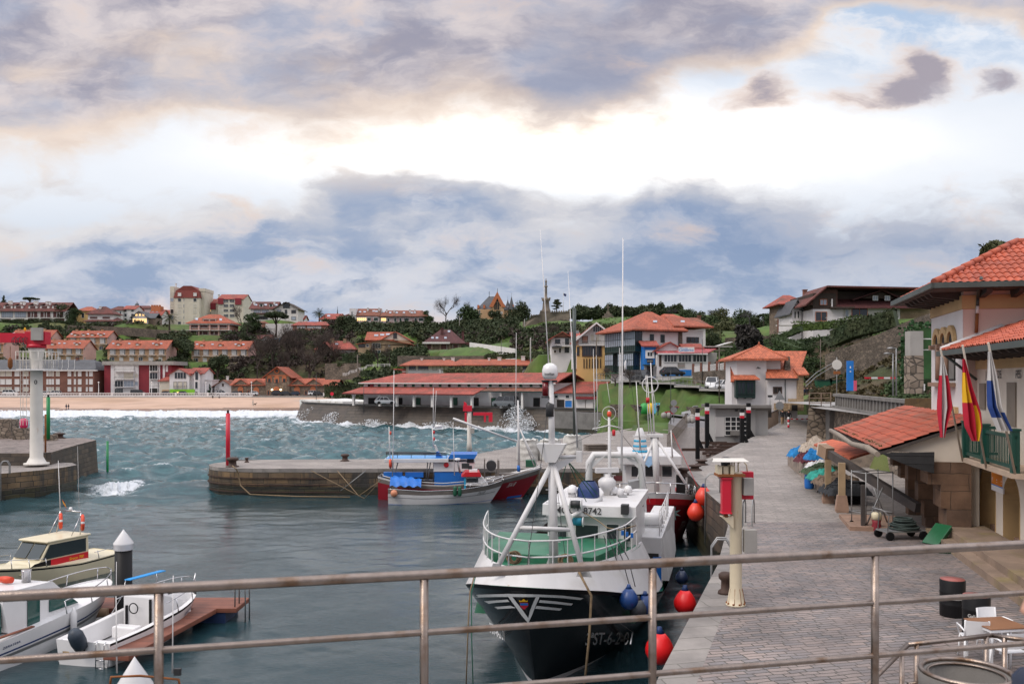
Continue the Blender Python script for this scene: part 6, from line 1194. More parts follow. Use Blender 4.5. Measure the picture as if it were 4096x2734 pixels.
def tree(name,label,cat,px,d,hpx,wpx,kind,m,n=2600,leaf=None,group=None,trunk=.0,sink=.3,var=0,pyb=None):
 g=gp(px,d);g.z-=sink
 if pyb is not None:g.z=P(px,pyb,d).z
 k=d/F;h,w=hpx*k,wpx*k;key=(kind,m.name,round(h/w,1),var)
 R=thing(name,label,cat,g,RNG.random()*6.28,group)
 if key in VC:
  h0,w0,parts=VC[key]
  for nm,me in parts:o=bpy.data.objects.new(nm,me);COL.objects.link(o);o.parent=R
  R.scale=(w/w0,w/w0,h/h0);return R
 rng=np.random.default_rng(len(VC)+17);parts=[]
 if kind=='bare':
  b=MB();tips=[]
  def br(p,dr,L_,r,lv):
   q=p+dr*L_;b.tube([p,(p+q)/2+Vector(rng.normal(0,.04*L_,3)),q],[r,r*.8,r*.62],4,cap=False)
   if lv==0:tips.append(q);return
   for i in range(3 if lv>1 else 4):
    v=(dr+Vector(rng.normal(0,.42,3)));v.z=abs(v.z)*.7+.25;br(p+dr*L_*rng.uniform(.55,1),v.normalized(),L_*rng.uniform(.6,.8),r*.55,lv-1)
  b_h=h*.26;br(Vector((0,0,0)),Vector((0,0,1)),b_h,h*.022,4)
  o=b.build('trunk',m if trunk==0 else m_bark,R);parts.append(('trunk',o.data));t=np.array([list(q)for q in tips]);sc_=max(1e-3,np.abs(t[:,:2]).max()/(w*.5));top_=t[:,2].max()/h
  pts=np.repeat(t,10,0)+rng.normal(0,h*.03,(len(t)*10,3));nn=len(pts);dv=rng.normal(0,.6,(nn,3));dv[:,2]=np.abs(dv[:,2])+.3;dv/=np.linalg.norm(dv,axis=1)[:,None];sd=np.cross(dv,rng.normal(0,1,(nn,3)));sd/=np.linalg.norm(sd,axis=1)[:,None]
  Lw=h*.07;V=np.stack([pts-sd*h*.0016,pts+sd*h*.0016,pts+dv*Lw*rng.uniform(.5,1.3,(nn,1))],1).reshape(-1,3);o=np_mesh('twigs',V,np.arange(3*nn).reshape(-1,3),m,R,nside=3);parts.append(('twigs',o.data))
  for _,me in parts:
   for v in me.vertices:v.co.x/=sc_;v.co.y/=sc_;v.co.z/=top_
 elif kind=='palm':
  b=MB();b.tube([(0,0,0),(.1,0,h*.3),(0,0,h*.62)],[w*.055,w*.045,w*.05],8);o=b.build('trunk',m_bark,R);parts.append(('trunk',o.data));V=[];Fq=[]
  for i in range(46):
   a=rng.random()*6.28;e=rng.uniform(-.35,1.25);Lf=w*.52*rng.uniform(.8,1.1);p=Vector((0,0,h*.63));v=Vector((math.cos(a)*math.cos(e),math.sin(a)*math.cos(e),math.sin(e)));pts=[p]
   for s in range(7):v=(v+Vector((0,0,-.14))).normalized();p=p+v*Lf/7;pts.append(p)
   for s in range(7):
    q0,q1=pts[s],pts[s+1];sd=(q1-q0).cross(Vector((0,0,1))).normalized()
    for sg in(-1,1):
     for u in(0,.5):c0=q0.lerp(q1,u);ll=Lf*.22*(1-abs(s-3)/6);bI=len(V);V+=[c0,c0+(q1-q0)*.28,c0+sd*sg*ll+(q1-q0)*.8+Vector((0,0,-ll*.45))];Fq.append((bI,bI+1,bI+2))
  o=np_mesh('fronds',[list(v)for v in V],Fq,m,R,nside=3);parts.append(('fronds',o.data))
 else:
  bl=crown(kind,h,w,rng);pts=blob_pts(bl,n,rng,.5);pts[:,2]=np.maximum(pts[:,2],.02*h)
  o=leaf_mesh('crown' if kind!='bush' else 'foliage',pts,leaf or max(.11,w*.035),m,R,rng);parts.append((o.name.split('.')[0],o.data))
  if kind!='bush':
   b=MB();zt=h*(.8 if kind in('pine','conifer','cedar')else.5);b.tube([(0,0,-.5),(.03*w,0,zt*.5),(0,0,zt)],[w*.035+.08,w*.028+.05,w*.012+.03],7)
   for i in range(8):q=bl[i*len(bl)//8];b.tube([(0,0,zt*(.6 if kind=='pine' else.45+.05*i)),(q[0]*.6,q[1]*.6,q[2]*.92),(q[0],q[1],q[2])],[w*.018+.03,w*.012+.02,.02],5)
   o=b.build('trunk',m_bark,R);parts.append(('trunk',o.data))
 VC[key]=(h,w,parts);return R
def plants():
 T=tree
 T('palm_tree','broad palm with thick trunk standing just left of the cream tower block','palm tree',678,395,96,72,'palm',l_palm,pyb=1330)
 T('palm_tree','small palm on the skyline left of the white bungalow','palm tree',1277,404,62,58,'palm',l_palm,pyb=1292)
 T('palm_tree','low palm half buried in trees below the timber gabled chalet','palm tree',990,372,60,60,'palm',l_palm,pyb=1342)
 T('stone_pine','umbrella pine with flat dark crown in front of the white bungalow terraces','pine tree',1103,372,96,98,'pine',l_dark,n=4200,pyb=1344)
 T('cedar','layered dark cedar beside the monument column','cedar',2227,375,55,62,'cedar',l_dark,n=2400,pyb=1252)
 T('fir_tree','dense dark green fir on the seafront between shop house and cottage','fir tree',839,309,46,28,'conifer',leafm('fir green',(.015,.05,.02),(.012,.035,.015)),pyb=1581)
 for i,(px,d,hp,wp,pb,lb)in enumerate(((872,330,122,96,1530,'big dark bushy tree in front of the orange-roofed row right of the white shop house'),(1005,380,95,86,1345,'dark tree mass between pyramid house and umbrella pine'),(965,392,100,60,1330,'greyish leafless tree rising beside the timber chalet'),(255,424,62,100,1290,'broad dark oak grove tree on the skyline beside the yellow villa'),(300,408,72,56,1305,'leafy tree at the right end of the long white terrace'),(1980,398,60,66,1308,'dark round tree in front of the turreted mansion'),(2075,392,92,110,1305,'tall dark tree clump between turreted mansion and monument'),(1880,396,94,120,1322,'broad green tree below the turreted mansion'),(1715,402,70,60,1310,'evergreen at the right end of the stained terrace'),(2040,402,64,60,1300,'dark cypress-like tree right of the mansion gable'),(1445,380,75,130,1375,'wide dark tree mass left of the yellow stone house'),(1385,385,90,100,1360,'dark tree behind the twin stone chimneys'),(15,430,44,36,1224,'small pointed tree on the skyline at the far left'),(120,436,34,62,1224,'flat topped pine showing over the chimneys of the white terrace'))):
  T('tree',lb,'tree',px,d,hp,wp,'bare' if i==2 else('pine' if i==13 else('conifer' if i in(9,12)else 'round')),(l_dark,l_mid,l_brown,l_dark,l_mid,l_dark,l_dark,l_mid,l_mid,l_dark,l_dark,l_dark,l_dark,l_dark)[i],n=3600,pyb=pb,var=i%3)
 T('bush','round yellow-green clipped bush left of the broad palm','bush',617,392,28,36,'bush',l_light,n=1500,pyb=1334)
 for i,(px,d,hp,wp,pb)in enumerate(((1030,338,165,120,1535),(1090,342,185,120,1530),(1150,345,200,130,1530),(1215,346,215,140,1535),(1275,345,205,130,1540),(1335,342,170,120,1540),(1120,330,130,110,1535),(1240,328,150,120,1545),(1180,352,205,120,1520),(1060,350,190,100,1520),(1310,352,195,120,1515))):
  T('bare_tree','leafless brown tree in the bare wood behind the stone hall','bare tree',px,d,hp,wp,'bare',l_brown,group='leafless trees behind the stone hall',pyb=pb,var=i%3)
 for i,(px,d,hp,wp,pb,lb)in enumerate(((1785,405,118,110,1310,'large pale leafless tree on the skyline between stained terrace and mansion'),(1860,412,90,70,1300,'smaller leafless tree on the skyline just left of the mansion'),(1510,300,90,70,1470,'leafless shrub tree under the yellow stone house'),(1560,298,90,70,1470,'leafless shrub tree left of the long stone retaining wall'),(2185,285,110,110,1410,'grey leafless thicket tree below the bastion'),(2460,146,75,110,1548,'brown leafless shrub at the top of the grass bank by the steps'),(2520,143,70,90,1552,'brown leafless hedge shrub on the grass bank below the blue house'),(3000,240,62,95,1302,'fan shaped leafless tree on the skyline right of the dark pines'),(2850,330,45,70,1288,'faint leafless tree on the far skyline behind the brown roof'),(2690,345,40,60,1275,'faint leafless tree on the skyline behind the red hipped roof'),(3085,168,74,46,1420,'bare reddish garden tree on the slope above the orange tiles'))):
  T('bare_tree',lb,'bare tree',px,d,hp,wp,'bare',l_brown if i not in(7,8,9)else leafm('grey twigs %d'%i,(.055,.05,.052),(.045,.04,.045)),pyb=pb,var=3+i%2)
 T('weeping_tree','drooping grey leafless tree behind the harbour house','weeping tree',2995,165,110,118,'bush',leafm('grey drooping twigs',(.05,.045,.042),(.034,.032,.028)),n=3000,pyb=1402,leaf=.4)
 T('pine','slender umbrella pine right of the fan shaped bare tree','pine tree',3055,245,50,50,'pine',l_dark,n=1500,pyb=1305)
 for i,px in enumerate((2310,2350,2395,2440,2480,2520,2560,2600,2650,2330,2420,2500,2575,2630,2700)):
  d=372+14*(i%4);T('headland_pine','dark rounded pine in the belt along the headland skyline','pine tree',px,d,46+4*(i%5),78,'bush',l_dark,group='pines along the headland',n=2200,leaf=.55,pyb=1275+(4 if px<2400 else 0)-3*(i%2),var=i%3)
 for i,(px,d,hp,wp,pb)in enumerate(((2745,300,70,90,1310),(2800,290,90,100,1335),(2850,260,105,110,1370),(2910,250,110,110,1390),(2960,260,95,110,1370),(3030,250,80,110,1350),(3090,240,85,100,1340),(2880,300,80,110,1320),(2980,300,70,120,1320),(2860,215,90,90,1420),(2930,205,80,90,1430))):
  T('evergreen_tree','dense evergreen in the wood between the red hipped roof and the right hill','tree',px,d,hp,wp,'round',(l_mid,l_dark,l_mid,l_olive)[i%4],group='evergreens behind the restaurant',n=3000,pyb=pb,var=i%3)
 T('bush','large dark bush beside the restaurant end wall','bush',2900,137,70,90,'bush',l_dark,n=3000,pyb=1492)
 T('bush','round clipped shrub on the right hill above the zigzag hedges','bush',3225,142,55,62,'bush',l_mid,n=2000,pyb=1425)
 T('bush','dark ball shaped bush at the corner of the maroon house','bush',1862,314,26,34,'bush',l_dark,n=1200,pyb=1402)
 T('yucca','spiky pale yucca clump on the stone terraces of the right hill','plant',3315,128,44,62,'palm',leafm('yucca leaves',(.10,.12,.07),(.06,.08,.04)),pyb=1392)
 T('tree','bushy tree top behind the roof of the harbour office tower','tree',4010,62,120,190,'round',l_olive,n=5000,leaf=.18,pyb=1095)
 def hedge(label,pts,w,h,m,dens=26,leaf=.2,name='hedge',kind=None,cat='hedge'):
  V=[]
  for a,c in zip(pts,pts[1:]):
   L_=(c-a).length;n=int(L_*dens*(h+w));t=RNG.random(n);u=RNG.random(n);per=2*h+w;s=u*per
   x=np.where(s<h,-w/2,np.where(s<h+w,s-h-w/2,w/2));z=np.where(s<h,s,np.where(s<h+w,h,per-s));e=(c-a).normalized();nr=np.array([-e.y,e.x,0]);base=np.array(a)[None]+t[:,None]*np.array(c-a)[None]
   z=z*(1+.12*np.sin(t*L_*.7+a.x));V.append(base+nr[None]*(x*(1+.1*RNG.normal(0,1,n)))[:,None]+np.stack([0*z,0*z,z+RNG.normal(0,.06,n)],1))
  core=MB();[core.bx(((a+c)/2+Vector((0,0,h*.42))),((c-a).length,w*.8,h*.8+abs(0)),R=Matrix.Rotation(math.atan2((c-a).y,(c-a).x),4,'Z')@Matrix.Rotation(-math.asin(max(-1,min(1,(c-a).z/(c-a).length))),4,'Y'))for a,c in zip(pts,pts[1:])]
  R=thing(name,label,cat,(pts[0]+pts[-1])/2,world=True);o=leaf_mesh('foliage',np.concatenate(V),leaf,m,R);core.build('stems',m,R);return R
 def gpl(*q):return[gp(px,d)+Vector((0,0,-.2))for px,d in q]
 hedge('long dark hedge sloping down the left hill between the two orange-roofed rows',[P(635,1370,358),P(700,1385,352),P(768,1405,347)],2.4,3.4,l_dark,leaf=.4,dens=9)
 hedge('dark hedge along the foot of the long white terrace',[P(-60,1297,413),P(120,1297,413),P(310,1302,410)],2.5,2.2,l_dark,leaf=.4,dens=9)
 hedge('clipped dark hedge below the yellow stone house',[P(1370,1444,300),P(1500,1444,300)],2.,2.6,l_dark,leaf=.35,dens=10);hedge('second clipped hedge just under the first, left of the bare shrubs',[P(1350,1465,294),P(1490,1465,294)],2.,1.6,l_dark,leaf=.35,dens=10)
 hedge('long brown-green clipped hedge right behind the fish hall roof',[P(1782,1497,212),P(1900,1497,208),P(1992,1497,204)],2.5,1.6,l_olive,leaf=.25,dens=14);hedge('short clipped hedge right of the white dinghy behind the fish hall',[P(2012,1497,205),P(2080,1497,202)],2.5,1.5,l_olive,leaf=.25,dens=14)
 hedge('green hedge above the low flats near the concrete pole',[P(1940,1438,248),P(2070,1432,245),P(2200,1432,236)],2.,1.6,l_dark,leaf=.3,dens=10)
 hedge('dark hedge beside the stone hall on the seafront',[P(1305,1588,300),P(1420,1588,296)],3.,4.5,l_dark,leaf=.4,dens=8)
 hedge('big clipped dark hedge along the chalet garden on the right hill',[P(3340,1385,138),P(3420,1350,134),P(3500,1330,130),P(3585,1308,128)],2.,3.,l_dark,dens=22,leaf=.2)
 hedge('long bright hedge under the chalet terrace railing',[P(3180,1325,158),P(3300,1318,152),P(3450,1300,148)],1.6,1.5,l_light,dens=20,leaf=.18)
 hedge('upper leg of the clipped zigzag hedge on the right slope',[P(3115,1360,152),P(3160,1345,150),P(3205,1325,148)],1.1,1.1,l_mid,dens=26,leaf=.15);hedge('lower leg of the clipped zigzag hedge on the right slope',[P(3095,1370,146),P(3145,1390,142),P(3200,1412,138)],1.1,1.0,l_mid,dens=26,leaf=.15);hedge('middle strand of clipped hedge on the right slope',[P(3130,1368,150),P(3180,1378,146),P(3205,1388,144)],1.,.8,l_mid,dens=26,leaf=.15)
 hedge('ivy curtain hanging over the wall left of the harbour office tower',[P(3650,1540,62),P(3700,1535,60),P(3745,1520,58)],2.,4.2,leafm('ivy leaves',(.02,.07,.022),(.03,.05,.015)),dens=34,leaf=.16,name='ivy',cat='climbing plant')
 def scrub(name,zones,m,leaf,rng):
  P_=[]
  for(x0,x1,d0,d1,n,h0,h1)in zones:
   px=rng.uniform(x0,x1,n);d=d0+(d1-d0)*rng.random(n);X=(px-CX)/F*d;Z=hzv(X,d)
   for x,y,z in zip(X,d,Z):
    if z<.6:continue
    w=rng.uniform(.8,1.7)*h1;h=rng.uniform(h0,h1);k=int(26*(1+h1*.5));q=rng.normal(0,1,(k,3));q/=np.linalg.norm(q,axis=1)[:,None];q[:,2]=np.abs(q[:,2]);P_.append(np.array([[x,y,z]])+q*np.array([[w*.6,w*.6,h]])*rng.uniform(.6,1.05,(k,1)))
  tag(leaf_mesh(name,np.concatenate(P_),leaf,m,None,rng),kind='stuff')
 rg=np.random.default_rng(21)
 scrub('hillside_scrub',[(-200,430,382,405,240,1.2,2.6),(430,760,350,385,260,1.2,2.8),(900,1420,350,395,160,1.4,3.),(-200,770,326,340,260,1.,2.4),(690,1000,326,342,150,1.5,3.),(1420,1700,335,395,260,1.2,2.6),(1700,2060,328,395,380,1.3,3.),(-200,300,352,370,120,1.,2.),(2060,2290,270,335,260,1.,2.4),(1360,1700,262,322,240,.9,2.2),(1420,1620,215,260,130,.8,1.8)],l_dark,.55,rg)
 scrub('hillside_bushes',[(-200,700,384,405,120,1.,2.),(560,780,346,380,120,.8,1.8),(1000,1420,340,380,140,1.,2.),(1420,2050,325,392,260,.9,2.),(2080,2300,240,330,200,.8,1.7),(1950,2300,212,262,160,.6,1.3),(2290,2440,200,330,180,1.,2.2),(2420,2900,215,330,260,1.2,2.6)],l_olive,.45,rg)
 scrub('brown_thicket',[(900,1420,332,392,330,1.4,3.),(1700,2060,328,360,90,1.,2.2),(2060,2300,250,330,160,1.,2.2),(-200,600,384,405,70,1.,2.)],l_brown,.5,rg)
 scrub('hill_bracken',[(3250,3740,84,128,620,.25,.8),(3120,3420,118,150,260,.3,.9)],l_brack,.2,rg)
 scrub('hill_undergrowth',[(3100,3300,136,175,300,.4,1.1),(3300,3740,122,160,260,.4,1.2),(3560,3900,62,100,300,.5,1.3),(2880,3120,140,200,240,.7,1.6)],l_mid,.22,rg)
 scrub('grass_tufts',[(2300,2560,300,352,300,.2,.4),(2080,2200,330,352,80,.2,.5)],leafm('grass blades',(.07,.13,.018),(.10,.125,.025)),.16,rg)
plants()
from mathutils.bvhtree import BVHTree
m_hblack=mat('black hull paint',(.008,.008,.010),.2,.2,.8,streak=(1.1,.015,(.03,.024,.02)))
m_hwhite=mat('white boat paint',(.60,.59,.59),.4,.14,.7,.1,20,col2=(.50,.485,.47),c2s=1.4,c2t=.6,streak=(1.6,.03,(.36,.24,.14)))
m_hred=mat('dark red hull paint',(.23,.009,.018),.28,.15,.7,streak=(1.2,.01,(.12,.02,.015)))
m_boot=mat('antifouling',(.10,.018,.02),.55,.2,1.)
m_deckg=mat('green deck paint',(.018,.13,.07),.45,.22,1.2,col2=(.05,.15,.09),c2s=1.5)
m_bwood=mat('grey bulwark ply',(.16,.14,.125),.7,.2,1.5)
m_bblue=mat('bright blue paint',(.01,.13,.46),.4,.1,1)
m_tarp=mat('blue tarpaulin',(.008,.14,.52),.45,.15,3,.5,6,bd=.06)
m_navy=mat('navy tarpaulin',(.008,.03,.12),.55,.25,3,.6,6,bd=.06)
m_fbuoy_r=mat('red buoy',(.75,.012,.015),.38,.06,2);m_fbuoy_b=mat('blue buoy',(.012,.05,.19),.35,.15,4);m_fbuoy_g=mat('grey buoy',(.05,.055,.065),.45,.15,4)
m_rope=mat('rope',(.20,.14,.08),.9,.25,8);m_ropeg=mat('green rope',(.02,.12,.075),.85,.2,8);m_black=mat('black rubber',(.009,.009,.010),.5,.1,3,spec=.2)
m_gel=mat('ivory gelcoat',(.64,.57,.40),.3,.06,1);m_gelw=mat('white gelcoat',(.70,.69,.69),.25,.05,1);m_chrome=mat('polished rail',(.55,.55,.56),.2,.05,3,metal=1.)
m_orange=mat('lifebuoy orange',(.62,.06,.02),.5,.08,3);m_deckwood=mat('red brown decking',(.19,.065,.038),.6,.15,2,.3,20,tex='plank',tp=(.14,));m_foil=mat('boat windscreen',(.018,.03,.033),.08,.1,1,spec=.7);m_yel=mat('flag yellow',(.75,.42,.01),.7,.05,2);m_fred=mat('flag red',(.45,.008,.03),.7,.08,2)
def hullf(L,B,zk,sheer,rake,ent,q0=.95,q1=.5,stern=.8,flare=.72):
 def S(t,w,sd=1):
  z=zk+(sheer(t)-zk)*w;s0=rake*max(0,1-w)**1.15;s=s0+t*(L-s0);u=min(1,max(0,(s-s0)/(ent*(1.45-.45*w))))
  hb=B/2*(1-(1-u)**2)**(q0+(q1-q0)*w)*(flare+(1-flare)*w**.7)*(1-(1-stern)*max(0,(t-.65)/.35)**2)
  return Vector((L/2-s,sd*hb,z))
 return S
def lerp_tab(tab):return lambda t:interp(tab,min(max(t,tab[0][0]),tab[-1][0]))
def hull(R,S,bands,mats,n=44,deck=None,deckw=.85,transom=0):
 b=MB();ws=[0]+[w for w,_ in bands];T=[(i/n)**1.7 for i in range(n+1)]
 for sd in(1,-1):
  for(w0,w1),(_,mi)in zip(zip(ws,ws[1:]),bands):
   k=max(1,round((w1-w0)*10))
   for j in range(k):
    a,c=w0+(w1-w0)*j/k,w0+(w1-w0)*(j+1)/k;vs=[]
    for t in T:vs+=[S(t,a,sd),S(t,c,sd)]
    b.add(vs,[(2*i,2*i+2,2*i+3,2*i+1)[::sd]for i in range(n)],mi,True)
 pr=[S(1,w,1)for w in np.linspace(0,1,9)];b.poly(pr+[Vector((p.x,-p.y,p.z))for p in pr[::-1]],transom)
 o=b.build('hull',mats,R)
 if deck:
  d=MB();e=[S(t,deckw,1)for t in T];d.poly([(p.x,p.y*.98,p.z)for p in e]+[(p.x,-p.y*.98,p.z)for p in e[::-1]]);d.build('deck',deck,R)
 return o
def edge(S,w,t0,t1,n,sd=1,dz=0,ins=1.):return[Vector((p.x,p.y*ins,p.z+dz))for p in(S(t0+(t1-t0)*i/n,w,sd)for i in range(n+1))]
def band(S,w0,w1,t0,t1,sd,m,R,name,n=24,off=.012):b=MB();e0,e1=edge(S,w0,t0,t1,n,sd),edge(S,w1,t0,t1,n,sd);o=Vector((off*.5,off*sd,0));return b.add([v+o for v in e0+e1],[(i,i+1,n+2+i,n+1+i)for i in range(n)]).build(name,m,R)
def onhull(S,t0,w0,sd,kx,kz,off=.02):
 """letters wrapped on the hull: x runs along t, y along w"""
 def fn(x,y):
  t,w=t0+x*kx,w0+y*kz;p=S(t,w,sd);a,c=S(t+.004,w,sd)-S(t-.004,w,sd),S(t,w+.01,sd)-S(t,w-.01,sd);nr=a.cross(c).normalized();nr=nr if nr.y*sd>0 else-nr;return p+nr*off
 return fn
def rails(R,paths,posts,m,r=.022,pr=.022,name='rail'):
 b=MB()
 for p in paths:b.tube(p,r,5)
 for a,c in posts:b.tube([a,c],pr,5)
 return b.build(name,m,R)
def whip(R,pts,r0,r1,m=None,name='aerial'):return MB().tube(pts,[r0+(r1-r0)*i/(len(pts)-1)for i in range(len(pts))],5).build(name,m or m_white2,R)
def buoy(label,c,r,m,tipm=None,group=None,L_=1.35,tilt=(0,0)):
 """a teardrop fender hanging by its eye"""
 R=thing('fender',label,'fender',c,0,group);R.rotation_euler=(tilt[0],tilt[1],0);pr=[(0,-1),(.45,-.9),(.78,-.62),(.98,-.2),(1,.1),(.9,.45),(.66,.85),(.36,1.2),(.2,1.45),(.17,1.62),(0,1.66)]
 MB().lathe([(a*r,z*r)for a,z in pr[:8]],n=20).build('body',m,R);MB().lathe([(a*r*1.01,z*r)for a,z in pr[7:]],n=16).ring((0,0,1.5*r),.1*r,.03*r,'Y',10,5).build('neck',tipm or m,R);return R
FT=Fr(2.6,32.9,math.atan2(-.972,-.236))
def trawler():
 R=thing('trawler','black hulled steel trawler with white bulwarks, winged bow emblem and tripod mast','fishing boat',(2.6,32.9,0),FT.a);D=FT.loc
 S=hullf(19,6.6,-.7,lerp_tab([(0,3.2),(.08,2.85),(.18,2.35),(.35,1.75),(.55,1.5),(.8,1.75),(1,2.2)]),1.75,8.,.95,.5,.84,.6)
 hull(R,S,[(.15,0),(.235,1),(.97,2),(1.,3)],[m_boot,m_hwhite,m_hblack,m_black],56)
 band(S,.15,.16,0,.001,1,m_boot,R,'stem_band',1)
 def W(t,w,sd):p=S(t,1,sd);k=1-.20*w;zt=lerp_tab([(0,3.62),(.1,3.55),(.30,3.45)])(t);return Vector((p.x-.42*w*(1-t*2.5 if t<.4 else 0),p.y*k,p.z+(zt-p.z)*w))
 b=MB();n=40;T=[(i/n)**1.7*.30 for i in range(n+1)]
 for sd in(1,-1):
  vs=[]
  for t in T:vs+=[W(t,0,sd)+Vector((0,0,.01)),W(t,.5,sd),W(t,1,sd)]
  f=[];[f.extend([(3*i,3*i+3,3*i+4,3*i+1)[::sd],(3*i+1,3*i+4,3*i+5,3*i+2)[::sd]])for i in range(n)];b.add(vs,f,0,True)
 b.build('bulwark',m_hwhite,R)
 e=[W(t,.93,1)for t in T];MB().poly([(p.x,p.y,3.4)for p in e]+[(p.x,-p.y,3.4)for p in e[::-1]]).build('foredeck',m_deckg,R)
 b=MB();e2=[W(t,.93,1)for t in T if t>.10];x0=e2[0].x;pl=[(p.x,p.y*.86,3.405)for p in e2]+[(p.x,-p.y*.86,3.405)for p in e2[::-1]];b.prism(pl,(0,0,.24));b.build('deck_step',m_deckg,R);q=D(24.7,2155,2200);MB().box(q.x-.35,q.x+.35,q.y-.45,q.y+.3,3.41,3.52).build('hatch',m_deckg,R,bevel=.03)
 e=[S(t,.9,1)for t in np.linspace(.2,1,14)];MB().poly([(p.x,p.y*.97,1.35)for p in e]+[(p.x,-p.y*.97,1.35)for p in e[::-1]]).build('main_deck',m_deckg,R)
 pts=[S(t,1,1)for t in(.30,.36,.46,.6,.75,.88)];b=MB()
 for(p,q),(zt0,zt1)in zip(zip(pts[2:],pts[3:]),((3.1,3.0),(2.9,2.9),(2.9,2.9))):b.poly([p,q,(q.x,q.y*.93,zt1),(p.x,p.y*.93,zt0)][::-1])
 p=pts[2];b.poly([p,(p.x,p.y*.93,3.1),(p.x,p.y*.93-1.1,3.1),(p.x,p.y-1.1,p.z)]);b.build('side_casing',m_hwhite,R);b=MB();p,q=pts[0],pts[1];b.prism([p+Vector((0,0,.01)),W(.30,1,1),W(.30,1,1)+Vector((-.35,.05,0)),p+Vector((-1.5,.02,-.1))],(0,-.05,0));b.build('bulwark_brace',m_hwhite,R)
 c=pts[2];MB().box(c.x+.01,c.x+.04,c.y-1.0,c.y-.35,1.5,2.75).build('doorway',m_dark,R);MB().box(c.x+.2,c.x+.3,c.y-.55,c.y-.25,1.35,2.5).build('oilskin',m_bblue,R);b=MB();[b.box(c.x+.041,c.x+.06,c.y-.95,c.y-.4,z,z+.03)for z in(2.5,2.62)];b.build('louvre',m_chrome,R)
 for sd in(1,-1):
  top_=[Vector((p.x,p.y,z))for p,z in((W(t,.98,sd),lerp_tab([(0,4.38),(.2,4.32),(.27,4.42)])(t))for t in np.linspace(0,.27,22))];mid=[Vector((p.x,p.y,p.z-.45))for p in top_]
  rails(R,[top_,mid],[],m_hwhite,.026)
  for t in(.0,.012,.03,.055,.085,.12,.16,.2,.235,.27):
   p=W(t,.98,sd);z=lerp_tab([(0,4.38),(.2,4.32),(.27,4.42)])(t);MB().prism([(p.x-.10,p.y,3.45),(p.x+.08,p.y,3.45),(p.x+.035,p.y,3.85),(p.x+.03,p.y,z),(p.x-.03,p.y,z),(p.x-.035,p.y,3.85)],(0,.022,0)).build('stanchion',m_hwhite,R)
 a,c=FT.x(2190,2040,4.1),FT.x(2532,2040,4.1)
 mf=D(24.9,2216,2262);mt=D(24.9,2203,1520);md=mf.lerp(mt,.55)
 b=MB();b.tube([(mf.x,mf.y,3.4),md],[.14,.115],10).tube([md,mt],[.10,.075],10);[b.tube([mf.lerp(mt,k)+Vector((0,-.2,0)),mf.lerp(mt,k)+Vector((0,.2,0))],.016,4)for k in np.arange(.06,.55,.07)];b.prism([(mf.x,mf.y-.28,3.4),(mf.x,mf.y+.28,3.4),(mf.x,mf.y+.1,3.9),(mf.x,mf.y-.1,3.9)],(.03,0,0));b.build('foremast',m_hwhite,R)
 ap=D(24.9,2212,1845);fl,fr_=D(24.2,1985,2275),D(24.0,2335,2290);bl,br=ap.lerp(fl,.62),ap.lerp(fr_,.62);b=MB();b.tube([ap,fl],.075,8).tube([ap,fr_],.075,8).tube([bl,br],.06,8).tube([bl,mf.lerp(mt,.19)],.045,6).tube([br,mf.lerp(mt,.19)],.045,6)
 for q in(fl,fr_):b.prism([(q.x-.1,q.y-.22,3.4),(q.x-.1,q.y+.22,3.4),(q.x,q.y+.08,3.75),(q.x,q.y-.08,3.75)],(.05,0,0))
 b.build('mast_legs',m_hwhite,R)
 b=MB();pt=D(24.9,2207,1790);b.prism([pt+Vector((-.2,-.42,.12)),pt+Vector((-.2,.42,.12)),pt+Vector((-.2,.15,-.4)),pt+Vector((-.2,-.15,-.4))],(.4,0,0));q=D(24.9,2310,1825);b.tube([ap+Vector((0,0,.12)),q],.05,6).prism([ap+Vector((0,.1,0)),q+Vector((0,0,-.02)),ap+Vector((0,.1,-.3))],(.03,0,0)).bx(q+Vector((0,.05,0)),(.18,.16,.3));b.build('mast_bracket',m_hwhite,R)
 rd=D(24.9,2200,1483);o=MB().lathe([(.06,-.24),(.17,-.23),(.225,-.12),(.225,.02),(.19,.14),(.1,.21),(0,.23)],rd,20).build('radome',m_gelw,R);text('Intellian',.1,lambda x,y:rd+Vector((math.cos(.1+x*4.2)*.231,math.sin(.1+x*4.2)*.231,-.12+y)),m_iron,o)
 b=MB();b.lathe([(.09,-.2),(.09,.2)],D(24.9,2182,1555),10);o=b.build('signal_lamp',mat('red lamp glass',(.13,.005,.008),.2,.1,3),R);MB().lathe([(.12,-.25),(.12,-.2),(.03,-.19)],D(24.9,2182,1555),10).lathe([(.1,.2),(.12,.23),(.12,.25),(0,.26)],D(24.9,2182,1555),10).box(rd.x-.05,rd.x+.05,rd.y-.2,rd.y+.2,rd.z-.32,rd.z-.26).build('lamp_cap',m_iron,o);MB().lathe([(.12,-.2),(.12,.15),(.05,.22)],D(24.9,2200,1637),10).build('search_lamp',m_iron,R)
 whip(R,[D(24.9,2196,1470),D(24.9,2180,1220),D(24.9,2161,918)],.022,.006)
 q=D(25.3,2150,1760)
 x=4.1;z0,zv,zt=2.2,EZ-(2060-HY)/F*28.9,EZ-(2012-HY)/F*28.9
 MB().box(-.2,x,a.y,c.y,1.4,zv+.1).build('wheelhouse',m_hwhite,R,bevel=.04);v=MB();v.prism([(x+.28,a.y-.12,zv+.02),(x+.22,a.y-.12,zt),(-.4,a.y-.12,zt),(-.4,a.y-.12,zv+.1),(x,a.y-.12,zv+.1)],(0,c.y-a.y+.24,0));o=v.build('visor',m_hwhite,R,bevel=.03)
 text('MOCT 8742',.3,planar((x+.30,(a.y+c.y)/2-.35,zv+.12),(0,1,0),(-.06,0,.5)),m_iron,o)
